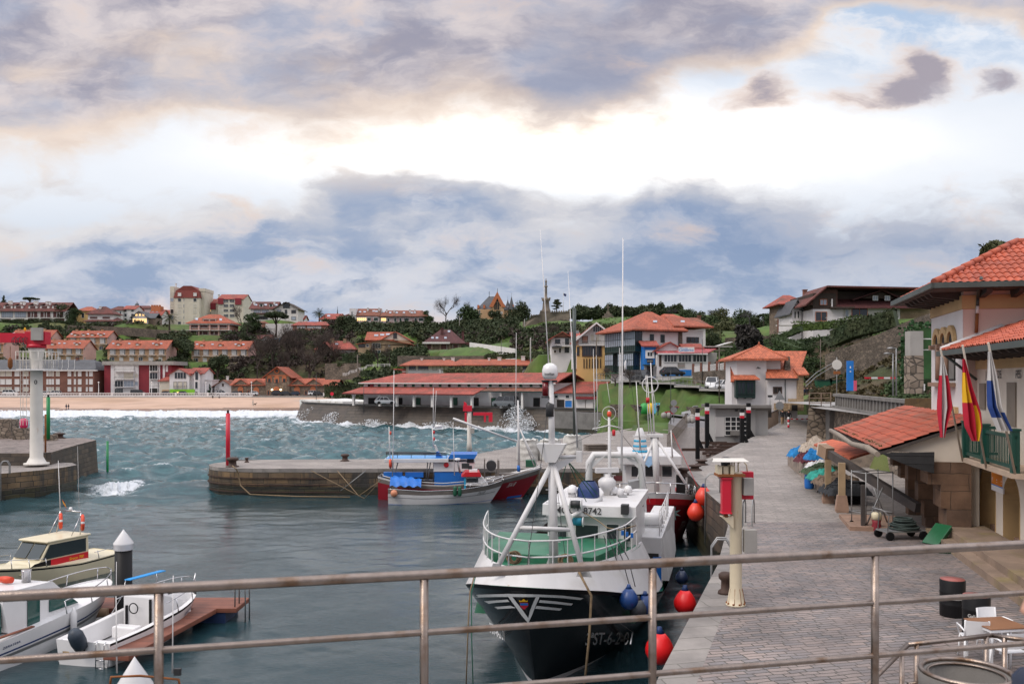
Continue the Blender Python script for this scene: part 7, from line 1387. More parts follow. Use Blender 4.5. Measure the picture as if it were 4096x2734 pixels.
 for px0,px1,t,bt in((2300,2396,2092,2166),(2424,2478,2090,2168),(2215,2270,2095,2175),(2492,2526,2092,2168)):
  p,q=FT.x(px0,t,x),FT.x(px1,bt,x);o=MB().box(x+.002,x+.03,p.y,q.y,q.z,p.z).build('window',m_wframe,R,bevel=.05);MB().box(x+.031,x+.04,p.y+.03,q.y-.03,q.z+.04,p.z-.04).build('pane',m_glass,o)
 q=FT.x(2500,2035,x+.3);MB().bx(q,(.25,.25,.32)).build('side_lamp',m_iron,R,bevel=.02)
 dd=30.5;B_=lambda px,py,d_=dd:D(d_,px,py)
 MB().lathe([(.15,-.3),(.14,.1),(.16,.1),(.17,.25),(.12,.38),(0,.42)],B_(2289,1985),14).tube([B_(2275,2020),B_(2275,1950)],.03,6).build('satellite_dome',m_gelw,R);p=B_(2289,1968);text('SAILOR',.09,lambda x_,y:p+Vector((.165*math.cos(x_*6),.165*math.sin(x_*6),y-.06)),m_iron,R)
 b=MB();c_=B_(2357,1968);b.grid(lambda u,v_:c_+Vector(((.36+.05*math.sin(u*25))*math.cos(u*6.283)*(1-.75*max(0,v_-.55)**1.5*2),(.38+.05*math.sin(u*19))*math.sin(u*6.283)*(1-.75*max(0,v_-.55)**1.5*2),-.38+v_*.78)),24,10);b.build('covered_raft',m_navy,R)
 pz=B_(2428,1990,31.);b=MB();b.lathe([(.2,-.5),(.13,.2),(.2,.3),(.3,.42),(.32,.6),(.2,.72),(.12,.75),(.12,.85)],pz,12);b.bx(pz+Vector((0,0,.98)),(.16,.85,.17),rz=.5);b.build('radar',m_hwhite,R)
 for px,py in((2456,1958),(2478,1965),(2512,1955)):MB().lathe([(.02,-.35),(.05,-.12),(.15,-.12),(.15,0),(.11,.1),(0,.14)],B_(px,py,31),12).build('gps_dome',m_gelw,R)
 b=MB();g0,g1=B_(2285,2065,28.2),B_(2405,1995,29.5);b.tube([g0,g1],.07,8).tube([g1,g1+Vector((0,.02,.2))],.04,6);b.build('derrick',m_hwhite,R);b=MB()
 for px,py,m_ in((2303,2015,0),(2310,2085,1)):
  q=B_(px,py,28.4);o=MB().lathe([(.16,-.2),(.16,-.17),(.10,-.16),(.10,.16),(.16,.17),(.16,.2)],q,14,T=Matrix.Rotation(math.pi/2,4,'X')).build('winch_drum',m_hwhite,R);MB().lathe([(.12,-.15),(.13,0),(.12,.15)],q,14,T=Matrix.Rotation(math.pi/2,4,'X')).build('cable',mat('turquoise rope',(.01,.17,.25),.8,.2,6)if m_ else m_iron,o)
 for px,py,d_,w_ in((2535,1935,32,.4),(2545,2010,31.4,.5)):MB().bx(B_(px,py,d_),(.14,w_,.36),R=Matrix.Rotation(.5,4,'Y')@Matrix.Rotation(.4,4,'Z')).build('floodlight',m_metal,R,bevel=.02)
 gl,gr,d_=2350,2572,36.;b=MB();P_=lambda px,py:D(d_,px,py);pts=[P_(gl+6,2060),P_(gl+6,1850),P_(gl+26,1818),P_(gr-30,1818),P_(gr-6,1850),P_(gr+6,2240)];b.tube(pts[:2]+pts[2:4]+pts[4:],.15,10);b.prism([pts[1],pts[2]+Vector((0,.5,0)),pts[1]+Vector((0,.05,-.3))],(.05,0,0)).prism([pts[4],pts[3]+Vector((0,-.5,0)),pts[4]+Vector((0,-.05,-.3))],(.05,0,0));b.build('stern_gantry',m_hwhite,R)
 b=MB();b.tube([D(34,2440,2010),D(34,2436,1640)],[.085,.045],8);b.tube([D(34,2370,1715),D(34,2436,1700),D(34,2490,1712)],.025,5);b.ring(D(34,2436,1652),.26,.012,'X',24,5);[b.tube([D(34,2425,y_),D(34,2462,y_)],.015,4)for y_ in(1755,1800,1850,1900)];b.build('mizzen_mast',m_hwhite,R);MB().lathe([(.07,-.1),(.09,0),(.07,.1),(0,.12)],D(34,2437,1655),10).build('amber_lamp',m_orange,R);MB().lathe([(.06,-.12),(.07,.1),(0,.13)],D(34,2455,1730),10).build('red_lamp',m_red,R)
 for x0_,y0_,x1_,y1_,r in((2487,1880,2492,952,.045),(2380,1720,2373,1395,.02),(2391,1700,2385,1420,.02),(2475,1715,2478,1390,.02),(2481,1715,2482,1410,.02),(2440,1610,2428,1525,.015)):whip(R,[D(34,x0_,y0_),D(34,(x0_+x1_)/2,(y0_+y1_)/2),D(34,x1_,y1_)],r,r*.4)
 b=MB();[b.tube([D(d0,*p),D((d0+d1)/2,(p[0]+q[0])/2,(p[1]+q[1])/2+8),D(d1,*q)],.009,4)for d0,p,d1,q in((25,(2208,1800),34,(2437,1700)),(34,(2437,1660),36,(2556,1822)),(25,(2215,1640),29,(2195,2060)),(25,(2218,1850),24.6,(2262,2235)),(36,(2355,1850),31,(2300,2010)),(36,(2565,1850),32,(2600,2010)),(30,(2250,2010),26,(2225,2230)),(34,(2490,1300),36,(2570,1830)))];b.build('rigging',m_iron,R);b=MB();[b.bx(D(30.5,px,py),(.3,.3,h_),rz=px)for px,py,h_ in((2330,2005,.2),(2405,2002,.25),(2490,1998,.3),(2510,2003,.18),(2265,2003,.22))];b.build('roof_locker',m_metal,R,bevel=.03);b=MB();[b.ring(D(31,px,py),.16,.03,'Z',16,5)for px,py in((2525,1990),(2540,1985),(2450,2004))];b.build('roof_rope',m_rope,R)
 b=MB();p0=[S(t,1,1)for t in(.46,.6,.75)];
 for h in(3.35,3.75,4.1):b.tube([(p.x,p.y*.9,h)for p in p0],.022,5)
 for t in np.linspace(.46,.75,7):p=S(t,1,1);b.tube([(p.x,p.y*.9,2.9),(p.x,p.y*.9,4.1)],.022,5)
 b.build('side_rail',m_hwhite,R);MB().lathe([(.0,-.4),(.25,-.38),(.25,.38),(0,.4)],D(33.5,2610,2075),14,T=Matrix.Rotation(math.pi/2,4,'X')).build('life_raft',m_gelw,R);a,c=FT.x(2545,2130,1.),FT.x(2648,2130,1.);MB().box(-7,1.,a.y,c.y,1.4,3.2).build('casing',m_hwhite,R,bevel=.04);MB().box(1.002,1.03,a.y+.1,c.y-.12,2.0,2.62).build('casing_opening',m_dark,R);MB().box(1.031,1.05,a.y+.1,c.y-.12,2.3,2.36).build('step_bar',m_chrome,R)
 m_gr=mat('grey white emblem paint',(.62,.62,.62),.45,.1,2)
 hm=next(o for o in R.children if o.name.startswith('hull')).data;bv=BVHTree.FromPolygons([v.co.copy()for v in hm.vertices],[tuple(p.vertices)for p in hm.polygons])
 def onbow(px,py):
  o=FT.loc(0,CX,HY);d_=(FT.loc(20,px,py)-o).normalized();h=bv.ray_cast(o,d_)[0]
  return(h if h is not None else o+d_*25)-d_*.045
 b=MB()
 def stripe(pts):k=len(pts)//2;up,dn=pts[:k],pts[k:][::-1];rs=lambda a:[tuple(interp([(i,p[c])for i,p in enumerate(a)],(k-1)*j/15)for c in(0,1))for j in range(16)];q=[onbow(*p)for p in rs(up)+rs(dn)[::-1]];k=16;b.add(q,[(i,i+1,2*k-2-i,2*k-1-i)for i in range(k-1)])
 stripe([(1893,2377),(1960,2375),(2035,2373),(2105,2374),(2105,2386),(2035,2385),(1960,2386),(1905,2388)]);stripe([(2105,2374),(2165,2376),(2250,2380),(2334,2390),(2322,2398),(2250,2390),(2165,2386),(2105,2386)]);stripe([(1935,2402),(1985,2399),(2030,2396),(2038,2405),(1990,2408),(1955,2412)]);stripe([(2160,2398),(2220,2403),(2292,2412),(2285,2420),(2220,2413),(2155,2408)]);stripe([(1977,2425),(2010,2423),(2042,2420),(2062,2429),(2020,2432),(1990,2434)]);stripe([(2147,2421),(2195,2426),(2248,2432),(2240,2440),(2190,2436),(2140,2432)])
 stripe([(2030,2382),(2055,2415),(2085,2458),(2113,2491),(2113,2470),(2092,2440),(2068,2410),(2046,2380)]);stripe([(2160,2382),(2145,2415),(2128,2458),(2113,2491),(2113,2470),(2120,2440),(2132,2410),(2146,2380)]);b.build('emblem',m_gr,R)
 b=MB();b.add([onbow(*p)for p in((2079,2408),(2113,2408),(2114,2420),(2096,2437),(2080,2422))],[(0,1,2,3,4)]);o=b.build('shield',m_fred,R);v=MB();v.add([onbow(*p)+Vector((.01,0,0))for p in((2081,2410),(2112,2410),(2112,2419),(2081,2419))],[(0,1,2,3)]);v.build('shield_chief',m_bblue,o);v=MB();v.add([onbow(*p)+Vector((.01,0,0))for p in((2078,2405),(2076,2398),(2085,2401),(2095,2393),(2105,2401),(2111,2398),(2110,2405))],[(0,1,2,3,4,5,6)]);v.build('crown',m_yel,o)
 vt,ft=text_geo('3ªST-6-2-01',52,'LEFT',shear=.32,sx=.62);b=MB();sc0=195/max(x_ for x_,_ in vt);vs=[onbow(2338+x_*sc0,2577-y_*1.32-(x_*sc0)*.02)for x_,y_ in vt];b.add(vs,ft);b.build('lettering',m_gr,R)
 vt,ft=text_geo('3ªST-6-2-01',44,'LEFT',shear=.3,sx=.4);b=MB();sc0=62/max(x_ for x_,_ in vt);vs=[onbow(1951+x_*sc0+(2575-y_*1.3-2500)*.1,2525-y_*1.3+(x_*sc0)*.6)for x_,y_ in vt];b.add(vs,ft);b.build('lettering',m_gr,R)
 b=MB();o0=W(.03,.95,1);b.tube([D(24.0,2315,2285),D(23.9,2365,2380),D(23.8,2358,2530),D(23.7,2338,2740)],.035,6);b.build('bow_rope',m_rope,R);b=MB();b.tube([D(24.4,1898,2300),D(24.2,1880,2365),D(24.1,1872,2520),D(24.,1864,2760)],.02,5);b.build('bow_rope',m_rope,R);b=MB();b.tube([D(24.4,1903,2300),D(24.2,1886,2370),D(24.1,1887,2560),D(24.,1893,2760)],.016,5);b.build('bow_rope',m_ropeg,R)
 for px,py in((2056,2228),(2262,2240)):b=MB();[b.ring(D(24.6,px,py)+Vector((.05*math.sin(i*2.2),.03*math.cos(i*3),0)),.17-.012*i,.03,'X',18,6)for i in range(5)];b.build('rope_coil',m_rope,R)
 MB().tube([D(25,2190,1645),D(24.4,2150,1960),D(23.9,2105,2285)],.012,4).build('forestay',m_iron,R);b=MB();[b.tube([D(26,2270,1842),D(28,*q_)],.013,4)for q_ in((2240,1935),(2345,2005),(2390,1975),(2375,1985))];b.build('green_line',m_ropeg,R);b=MB();b.tube([D(28.5,2330,2045),D(28,2390,2080),D(27,2430,2110),D(26.5,2480,2118),D(26.3,2545,2100)],.018,5);b.build('mooring_line',m_rope,R)
 b=MB();[b.tube([D(26.6,2415+14*i,2140-3*i),D(26.2,2440+24*i,2230),D(25.9,2475+22*i,2345)],.014,4)for i in range(4)];b.build('fender_line',m_iron,R);b=MB();[b.bx(D(26.8,px,py),(.05,.08,.14))for px,py in((2490,2130),(2508,2135),(2528,2140))];b.build('blue_rag',m_bblue,R)
trawler()
for lab,px,py,d_,r,m_,tm in(('blue teardrop fender nearest the white bow plating',2515,2398,25.4,.28,m_fbuoy_b,None),('darker blue fender half behind the first blue one',2580,2425,26.6,.29,m_fbuoy_b,None),('dark grey fender tucked below the two blue ones',2552,2438,26.2,.26,m_fbuoy_g,None),('navy fender hanging by itself at the trawler stern quarter',2727,2310,30.5,.22,mat('navy buoy',(.012,.025,.065),.35,.15,4),None),('bright red fender with blue neck above the middle rail',2740,2412,28.2,.36,m_fbuoy_r,m_navy),('lowest bright red fender beside the foreground rail post',2638,2598,24.4,.40,m_fbuoy_r,m_navy)):
 buoy(lab,P(px,py,d_),r,m_,tm,'fenders between trawler and quay')
FR_=Fr(8.15,52.9,math.atan2(-.995,-.1))
def red_trawler():
 R=thing('fishing_boat','dark red fishing boat with white wheelhouse and tripod mast moored behind the trawler','fishing boat',(8.15,52.9,0),FR_.a);D=FR_.loc
 S=hullf(17,4.7,-.6,lerp_tab([(0,3.05),(.15,2.6),(.4,1.8),(.7,1.7),(1,2.1)]),1.5,3.6,1.,.48,.8,.7);hull(R,S,[(.12,0),(.84,1),(.93,2),(1,3)],[m_boot,m_hred,m_red,m_hwhite],deck=m_bwood,deckw=.86)
 rails(R,[edge(S,1,0,.5,24,sd,.55,.97)for sd in(1,-1)]+[edge(S,1,0,.5,24,sd,.03,.98)for sd in(1,-1)],[(S(t,1,sd),S(t,1,sd)+Vector((0,0,.55)))for t in np.linspace(.01,.5,9)for sd in(1,-1)],m_chrome,.03)
 x=3.6;a,c=FR_.x(2500,1930,x),FR_.x(2702,1930,x);zt=EZ-(1855-HY)/F*49.6;MB().box(-2,x,a.y,c.y,1.6,zt).build('wheelhouse',m_hwhite,R,bevel=.05);o=MB().box(-2.3,x+.5,a.y-.35,c.y+.3,zt,zt+.55).build('visor',m_hwhite,R,bevel=.06)
 q=FR_.x(2595,1843,x+.5);MB().prism([q+Vector((.005,-.3,.28)),q+Vector((.005,.3,.28)),q+Vector((.005,.3,-.1)),q+Vector((.005,0,-.35)),q+Vector((.005,-.3,-.1))],(.01,0,0)).build('crest',mat('pale blue crest',(.30,.48,.70),.5,.1,3),o)
 for p0,p1 in((2523,2555),(2568,2635),(2646,2690)):u,v=FR_.x(p0,1860,x),FR_.x(p1,1908,x);o=MB().box(x+.002,x+.03,u.y,v.y,v.z,u.z).build('window',m_wframe,R,bevel=.06);MB().box(x+.031,x+.04,u.y+.04,v.y-.04,v.z+.05,u.z-.05).build('pane',m_glass,o)
 MB().box(x+.01,x+.05,a.y+.1,c.y-.6,2.3,2.42).build('red_band',m_red,R);u=FR_.x(2705,1900,x-.8);MB().box(x-.9,x-.6,u.y,u.y+.5,1.5,3.4).build('doorway',m_dark,R)
 ap=D(47,2620,1745);b=MB();b.tube([D(47,2618,1740),D(47,2628,1975)],[.24,.14],8);[b.tube([ap,D(dd,px,py)],.075,6)for dd,px,py in((46,2752,1948),(46.5,2535,1950),(49,2640,1900))];b.bx(ap+Vector((0,0,.05)),(.5,.85,.14));b.build('tripod_mast',m_hwhite,R)
 for x0_,y0_,x1_,y1_,r in((2617,1735,2603,1450,.05),(2607,1735,2588,1500,.04),(2596,1735,2583,1500,.03),(2560,1790,2545,1525,.04),(2690,1830,2684,1720,.05),(2625,1640,2607,1530,.03)):whip(R,[D(47.5,x0_,y0_),D(47.5,x1_,y1_)],r,r*.5)
 MB().ring(D(47.5,2601,1538),.42,.03,'X',22,5).build('loop_aerial',m_hwhite,R);MB().lathe([(.1,-.14),(.1,.14),(0,.15)],D(47.5,2591,1600),10).build('red_lamp',m_red,R);MB().bx(D(49,2560,1745),(.3,.8,.12)).tube([D(49,2560,1745),D(49,2560,1800)],.05,6).build('radar',m_hwhite,R)
 o=MB().lathe([(.5,-.5),(.35,.7),(.3,.9),(.15,1.3)],D(51,2560,1800),10).build('funnel',m_hwhite,R);b=MB();[b.lathe([(.46-.04*i,-.1+i*.3),(.45-.04*i,.02+i*.3)],D(51,2560,1800),10)for i in range(3)];b.build('funnel_band',mat('cyan paint',(.02,.30,.50),.5,.1,2),o)
 text('3ªST-764',.95,onhull(S,.12,.42,1,.014,.24),m_offwhite,R,shear=.3);b=MB();p=S(.03,.72,1)+Vector((.06,.05,0));b.poly([p+Vector((0,.42*math.cos(k*math.pi/8)*(1 if k%2 else.4),.42*math.sin(k*math.pi/8)*(1 if k%2 else.4)))for k in range(16)]);b.build('star',mat('faded green star',(.10,.16,.15),.6,.1,3),R)
 b=MB();b.tube([D(45.5,2690,1730),D(44.4,2790,1945)],.012,4);b.build('red_line',m_red,R)
red_trawler()
for lab,px,py,r in(('upper orange red fender on the dark red bow',2815,1988,.42),('lower orange red fender on the dark red bow',2783,2050,.42)):buoy(lab,P(px,py,43.6),r,mat('orange red buoy',(.68,.045,.02),.4,.06,2)if px>2800 else bpy.data.materials['orange red buoy'],m_navy,'fenders of the dark red boat')
def pier_boats():
 F1=Fr(P(1845,1990,65.6).x,65.6,.03);R=thing('fishing_boat','red hulled fishing boat with blue and white deck house alongside the inner pier','fishing boat',(F1.ox,65.6,0),.03);k=65.6/F;D=F1.loc
 S=hullf(12.2,3.5,-.5,lerp_tab([(0,2.35),(.12,1.95),(.3,1.45),(.6,1.15),(.85,1.3),(1,1.75)]),1.9,5.,1.05,.62,.6,.7);hull(R,S,[(.12,3),(.18,0),(.80,1),(.94,2),(1,3)],[m_hwhite,m_hred,m_bwood,m_hwhite],deck=m_bwood,deckw=.72)
 band(S,.2,.26,0.02,.12,-1,m_bblue,R,'bow_stripe');rails(R,[edge(S,1,0,.97,30,-1,.14,1.)],[],m_hwhite,.035);text('3GI-4-1-98',.62,onhull(S,.16,.62,-1,-.022,.32),m_offwhite,R,shear=.3,sx=.8)
 q=lambda px,py,y=-1.0:F1.y(px,py,y)
 a,c=q(1738,1930),q(1880,1935);MB().box(a.x,c.x+.2,-1.2,1.,.9,q(0+1800,1885).z).build('lower_house',m_bblue,R,bevel=.03);a,c=q(1735,1845),q(1893,1883);MB().prism([(a.x,-1.25,c.z),(c.x,-1.25,c.z),(c.x+.15,-1.25,a.z),(a.x,-1.25,a.z)],(0,2.4,0)).build('deck_house',m_hwhite,R,bevel=.05);p=q(1785,1858,-1.27);MB().lathe([(0,0),(.19,0),(.19,.05),(.13,.06),(0,.06)],p,14,T=Matrix.Rotation(math.pi/2,4,'X')).build('port_hole',m_red,R)
 a,c=q(1540,1832),q(1795,1846);MB().box(a.x,c.x,-1.5,1.4,c.z,a.z-.0).build('boat_deck',m_hwhite,R,bevel=.03);MB().box(a.x+.1,c.x-.1,-1.4,1.3,a.z+.002,a.z+.03).build('blue_decking',mat('pale blue deck',(.12,.32,.62),.5,.1,1),R);a,c=q(1792,1815),q(1898,1832);MB().prism([(a.x,-1.4,c.z),(c.x,-1.4,c.z),(c.x+.2,-1.4,a.z),(a.x+.2,-1.4,a.z)],(0,2.6,0)).build('bridge_coaming',m_bblue,R);p,u=q(1868,1832,-1.3),q(1885,1850,-1.3);MB().box(p.x,u.x+.2,-1.29,-1.26,u.z,p.z).build('bridge_window',m_glass,R)
 rails(R,[[q(1543,y_),q(1690,y_),q(1785,y_+4)]for y_ in(1808,1815)]+[[q(1543,1810,1.2),q(1785,1813,1.2)]],[(q(px,1809),q(px,1832))for px in(1545,1590,1645,1700,1785)],m_iron,.035)
 b=MB();b.prism([q(1742,1837),q(1775,1837),q(1752,1805),q(1745,1805)],(0,.8,0),1).prism([q(1745,1804.8),q(1752,1804.8),q(1742,1780),q(1734,1780)],(0,.6,0),0);b.build('mast_foot',[m_hwhite,m_bblue],R)
 for x0_,y0_,x1_,y1_,r in((1735,1790,1729,1710,.06),(1733,1710,1733,1550,.03),(1738,1705,1745,1562,.025),(1560,1830,1556,1705,.05),(1572,1900,1576,1480,.035)):whip(R,[q(x0_,y0_),q(x1_,y1_)],r,r*.6)
 for px,py,m_ in((1736,1728,m_red),(1736,1755,m_red),(1562,1731,m_orange)):MB().lathe([(.07,-.12),(.07,.12),(0,.13)],q(px,py),8).build('lamp',m_,R)
 MB().lathe([(.25,-.1),(.28,0),(.25,.12),(0,.14)],q(1754,1705),12).build('radar_dome',m_gelw,R);b=MB();[b.tube([q(px,1846),q(px+dx,1925)],.04,5)for px,dx in((1592,-20),(1711,-8),(1722,-12),(1735,-2))];b.build('deck_posts',m_metal,R)
 b=MB();[b.box(q(px,0).x,q(px+w_,0).x,-1.2,-.6,q(0,1912).z,q(0,1892).z)for px,w_ in((1535,75),(1622,72))];b.build('fish_pound',m_bblue,R);MB().lathe([(.38,-.45),(.38,.45)],q(1965,1860,0),16,T=Matrix.Rotation(math.pi/2,4,'X')).build('net_drum',m_iron,R);b=MB();p=q(1965,1875,0);b.box(p.x-.55,p.x-.45,-.6,.6,p.z-.6,p.z+.8).box(p.x+.45,p.x+.6,-.6,.6,p.z-.6,p.z+.7).box(p.x+.3,p.x+2.,-.5,.5,p.z-.7,p.z-.3);b.build('winch_frame',m_bwood,R)
 b=MB();b.tube([q(2076,1880,0),q(2072,1600,0)],[.11,.06],8);b.tube([q(2068,1765,0),q(1812,1672,-.4)],[.07,.085],8);b.tube([q(2078,1712,0),q(2150,1862,-.3)],.045,6).tube([q(2078,1712,0),q(2137,1862,.4)],.045,6).tube([q(2060,1680,0),q(2084,1680,0)],.05,5);b.build('foremast',m_hwhite,R);MB().tube([q(2075,1885,0),q(2074,1860,0)],.13,8).build('mast_band',m_bblue,R);whip(R,[q(2063,1680,0),q(2065,1330,0)],.035,.015)
 b=MB();b.tube([S(.02,.9,-1),Vector((S(0,1).x+2,-.5,.9)),Vector((S(0,1).x+5.5,2,1.6))],.02,5);b.tube([S(.98,.9,-1),Vector((-7.6,-.3,.2)),Vector((-9.5,1.5,1.9))],.03,5).tube([S(.98,.9,-1),Vector((-7.2,-.2,0)),Vector((-11.5,1.6,1.9))],.025,5);b.build('mooring_rope',m_rope,R)
 MB().ring(q(1562,1853,-1.4),.28,.09,'X',18,8).build('lifebuoy',m_orange,R)
 F2=Fr(P(1788,2004,63.2).x,63.2,.06);R=thing('fishing_boat','small white fishing launch with red roofed cabin and blue tarpaulin at the pier','fishing boat',(F2.ox,63.2,0),.06);q=lambda px,py,y=-1.0:F2.y(px,py,y)
 S=hullf(8.3,2.6,-.4,lerp_tab([(0,1.6),(.15,1.3),(.4,1.02),(.7,.95),(1,1.1)]),1.3,3.6,1.,.6,.8,.75);hull(R,S,[(.27,0),(.62,1),(.78,2),(1,3)],[m_hwhite,m_hwhite,m_hwhite,m_bwood],deck=m_bwood,deckw=.6);band(S,.27,.285,.0,1,-1,m_bblue,R,'waterline');band(S,.60,.625,.0,1,-1,m_metal,R,'rubbing_strake');rails(R,[edge(S,1,0,1,30,sd,.02,1.)for sd in(-1,1)]+[edge(S,1,0,.35,12,sd,.28,.95)for sd in(-1,1)],[(S(t,1,sd),S(t,1,sd)+Vector((0,0,.28)))for t in(.02,.1,.2,.3)for sd in(1,-1)],m_chrome,.025)
 text('3ª-VI-2-1-97',.36,onhull(S,.17,.64,-1,-.036,.5),m_iron,R);a,c=q(1857,1907,-.7),q(1935,1940,-.7);o=MB().prism([(a.x,-.8,c.z),(c.x+.35,-.8,c.z),(c.x-.15,-.8,a.z),(a.x,-.8,a.z)],(0,1.6,0)).build('cabin',m_hwhite,R,bevel=.05);p,u=q(1865,1911,-.8),q(1918,1927,-.8);MB().box(p.x,u.x-.1,-.83,-.79,u.z,p.z).build('pane',m_glass,o);a,c=q(1850,1888,-.9),q(1926,1905,-.9);MB().prism([(a.x-.1,-.95,c.z),(c.x,-.95,c.z),(c.x-.15,-.95,a.z),(a.x+.2,-.95,a.z)],(0,1.9,0)).build('cabin_roof',m_red,R,bevel=.04);MB().box(q(1857,0).x-.02,q(1857,0).x+.12,-.82,-.5,.9,2.).build('cyan_panel',bpy.data.materials['cyan paint'],R)
 c_=q(1625,1925,0);MB().grid(lambda u,v:(c_.x-1.1+2.2*u,-.95+1.9*v,1.15+.75*math.sin(math.pi*min(1,max(0,v*.96+.02)))**.6*(1-.35*u*u)+.07*math.sin(u*23+v*9)),18,10).build('tarpaulin',m_tarp,R)
 b=MB();b.bx(q(1862,1862,-.6),(.55,.2,.38)).bx(q(1880,1868,-.6),(.3,.2,.25));b.build('floodlight',m_iron,R,bevel=.02);MB().bx(q(1893,1882,-.5),(.6,.5,.25)).lathe([(.2,-.06),(.23,0),(.2,.08),(0,.1)],q(1830,1836,-.2),12).build('life_raft',m_gelw,R,bevel=.06);whip(R,[q(1818,1900,0),q(1812,1690,0)],.035,.015);whip(R,[q(1570,1940,0),q(1571,1790,0)],.05,.03,m_metal);b=MB();b.tube([q(1828,1834,0),q(1840,1890,-.2)],.07,6);b.build('mast',m_metal,R)
 for px in(1820,1839):MB().lathe([(.1,-.35),(.14,-.25),(.13,.25),(.1,.33)],q(px,1963,-1.35),8).build('net_bundle',m_green,R)
 MB().lathe([(0,-.26),(.18,-.2),(.26,0),(.18,.2),(0,.26)],q(1576,1972,-1.2),12).build('round_buoy',mat('faded orange',(.55,.22,.12),.6,.1,2),R)
pier_boats()
def marina():
 FC=Fr(P(190,2330,38.2).x,38.4,math.atan2(-.925,-.38));R=thing('cabin_boat','cream cabin boat with red side panel and two lifebuoys on its roof frame','motor boat',(FC.ox,38.4,0),FC.a);R.scale=(.86,)*3;q=lambda px,py,y=1.0:FC.y(px,py,y);D=FC.loc
 S=hullf(7.4,2.7,-.35,lerp_tab([(0,1.35),(.3,1.1),(.6,.9),(1,.95)]),.9,3.2,.9,.6,.85,.75);hull(R,S,[(.9,0),(.96,1),(1,0)],[m_gel,m_black],deck=m_gel,deckw=.98)
 x0,x1=-1.5,1.35;z0,z1=.95,2.15;MB().prism([(x1+1.1,0,z0-.1),(x1,0,z0+.35),(x1-.55,0,z1),(x0,0,z1),(x0-.05,0,z0-.1)],(0,.95,0)).prism([(x1+1.1,0,z0-.1),(x1,0,z0+.35),(x1-.55,0,z1),(x0,0,z1),(x0-.05,0,z0-.1)],(0,-.95,0)).build('cabin',m_gel,R,bevel=.04);MB().box(x0-.15,x1-.35,-1.02,1.02,z1,z1+.1).build('cabin_roof',m_gel,R,bevel=.05)
 for y0,y1 in((-.86,-.04),(.04,.86)):MB().prism([(x1+.0,y0,z0+.45),(x1+.0,y1,z0+.45),(x1-.5,y1,z1-.08),(x1-.5,y0,z1-.08)],(.03,0,.02)).build('windscreen',m_foil,R)
 MB().prism([(x1-.15,.955,z0+.42),(x1-.55,.955,z1-.1),(x0+.15,.955,z1-.1),(x0+.15,.955,z0+.42)],(0,.02,0)).build('side_window',m_foil,R);MB().box(x0,x1-.6,.955,.97,z0+.02,z0+.36).build('red_panel',m_red,R);MB().prism([(x1-.6,.955,z0+.02),(x1-.6,.955,z0+.36),(x1+.3,.955,z0+.3),(x1+.8,.955,z0+.04)],(0,.015,0)).build('black_panel',m_black,R);text('Siroco 700',.2,planar((x0+.75,.975,z0+.12),(-1,0,0),(0,0,1)),m_yel,R,shear=.3)
 b=MB();zt=z1+1.25;[b.tube([(x0+.4,y,z1+.1),(x0+.25,y*.85,zt)],.03,6)for y in(-.85,.85)];b.tube([(x0+.25,-.75,zt),(x0+.25,.75,zt)],.035,6).tube([(x0+.9,-.8,z1+.1),(x0+.3,-.75,zt-.2)],.025,5).tube([(x0+.9,.8,z1+.1),(x0+.3,.75,zt-.2)],.025,5);b.build('roof_frame',m_chrome,R)
 T=Matrix.Rotation(.55,4,'Z')
 for y in(-.78,.78):MB().ring((x0+.2,y,z1+.68),.36,.085,'Y',24,8,ms=lambda i:1 if i%6==0 else 0,T=Matrix.Rotation(.9,4,'Z')).build('lifebuoy',[m_orange,m_gelw],R)
 whip(R,[(x0+.25,-.75,zt),(x0+.2,-.95,zt+2.6)],.03,.012);whip(R,[(x0+.25,.6,zt),(x0+.3,.55,zt+3.4)],.01,.005);MB().lathe([(.07,0),(.1,.1),(.05,.2)],(x0+.25,0,zt),8).build('radar_lamp',m_gelw,R);MB().grid(lambda u,v:(x0+.2-.1*v,-.7+.25*u,zt+.6-.3*v-.25*u),4,4,mf=lambda u,v:1 if.3<v<.7 else 0).build('flag',[m_fred,m_yel],R)
 rails(R,[edge(S,1,0,.33,14,sd,.4,.93)for sd in(1,-1)]+[edge(S,1,.72,1,8,sd,.35,.95)for sd in(1,-1)],[(S(t,1,sd),Vector((S(t,1,sd).x,S(t,1,sd).y*.93,S(t,1,sd).z+.4)))for t in(.02,.12,.22,.33,.75,.95)for sd in(1,-1)],m_chrome,.018)
 an=math.atan2(4.2,1.1)
 FA=Fr(-15.9,29.2,an);R=thing('cabin_cruiser','white cabin cruiser with blue stripes, green tinted glass and a fender on its side','motor boat',(-15.9,29.2,0),an)
 S=hullf(6.8,2.5,-.35,lerp_tab([(0,1.45),(.3,1.2),(.7,1.0),(1,.85)]),.9,3.,.85,.58,.9,.75);hull(R,S,[(1,0)],[m_gelw],deck=m_gelw,deckw=.97)
 for w0,w1,m_ in((.66,.70,m_navy),(.55,.62,m_metal)):band(S,w0,w1,.08,.97,-1,m_,R,'stripe')
 a=[(1.2,.98),(.55,1.55),(-.2,2.2),(-1.9,2.25),(-2.2,2.0),(-2.0,.95)];MB().prism([(x,.85,z)for x,z in a],(0,-1.7,0)).build('cabin',m_gelw,R,bevel=.1)
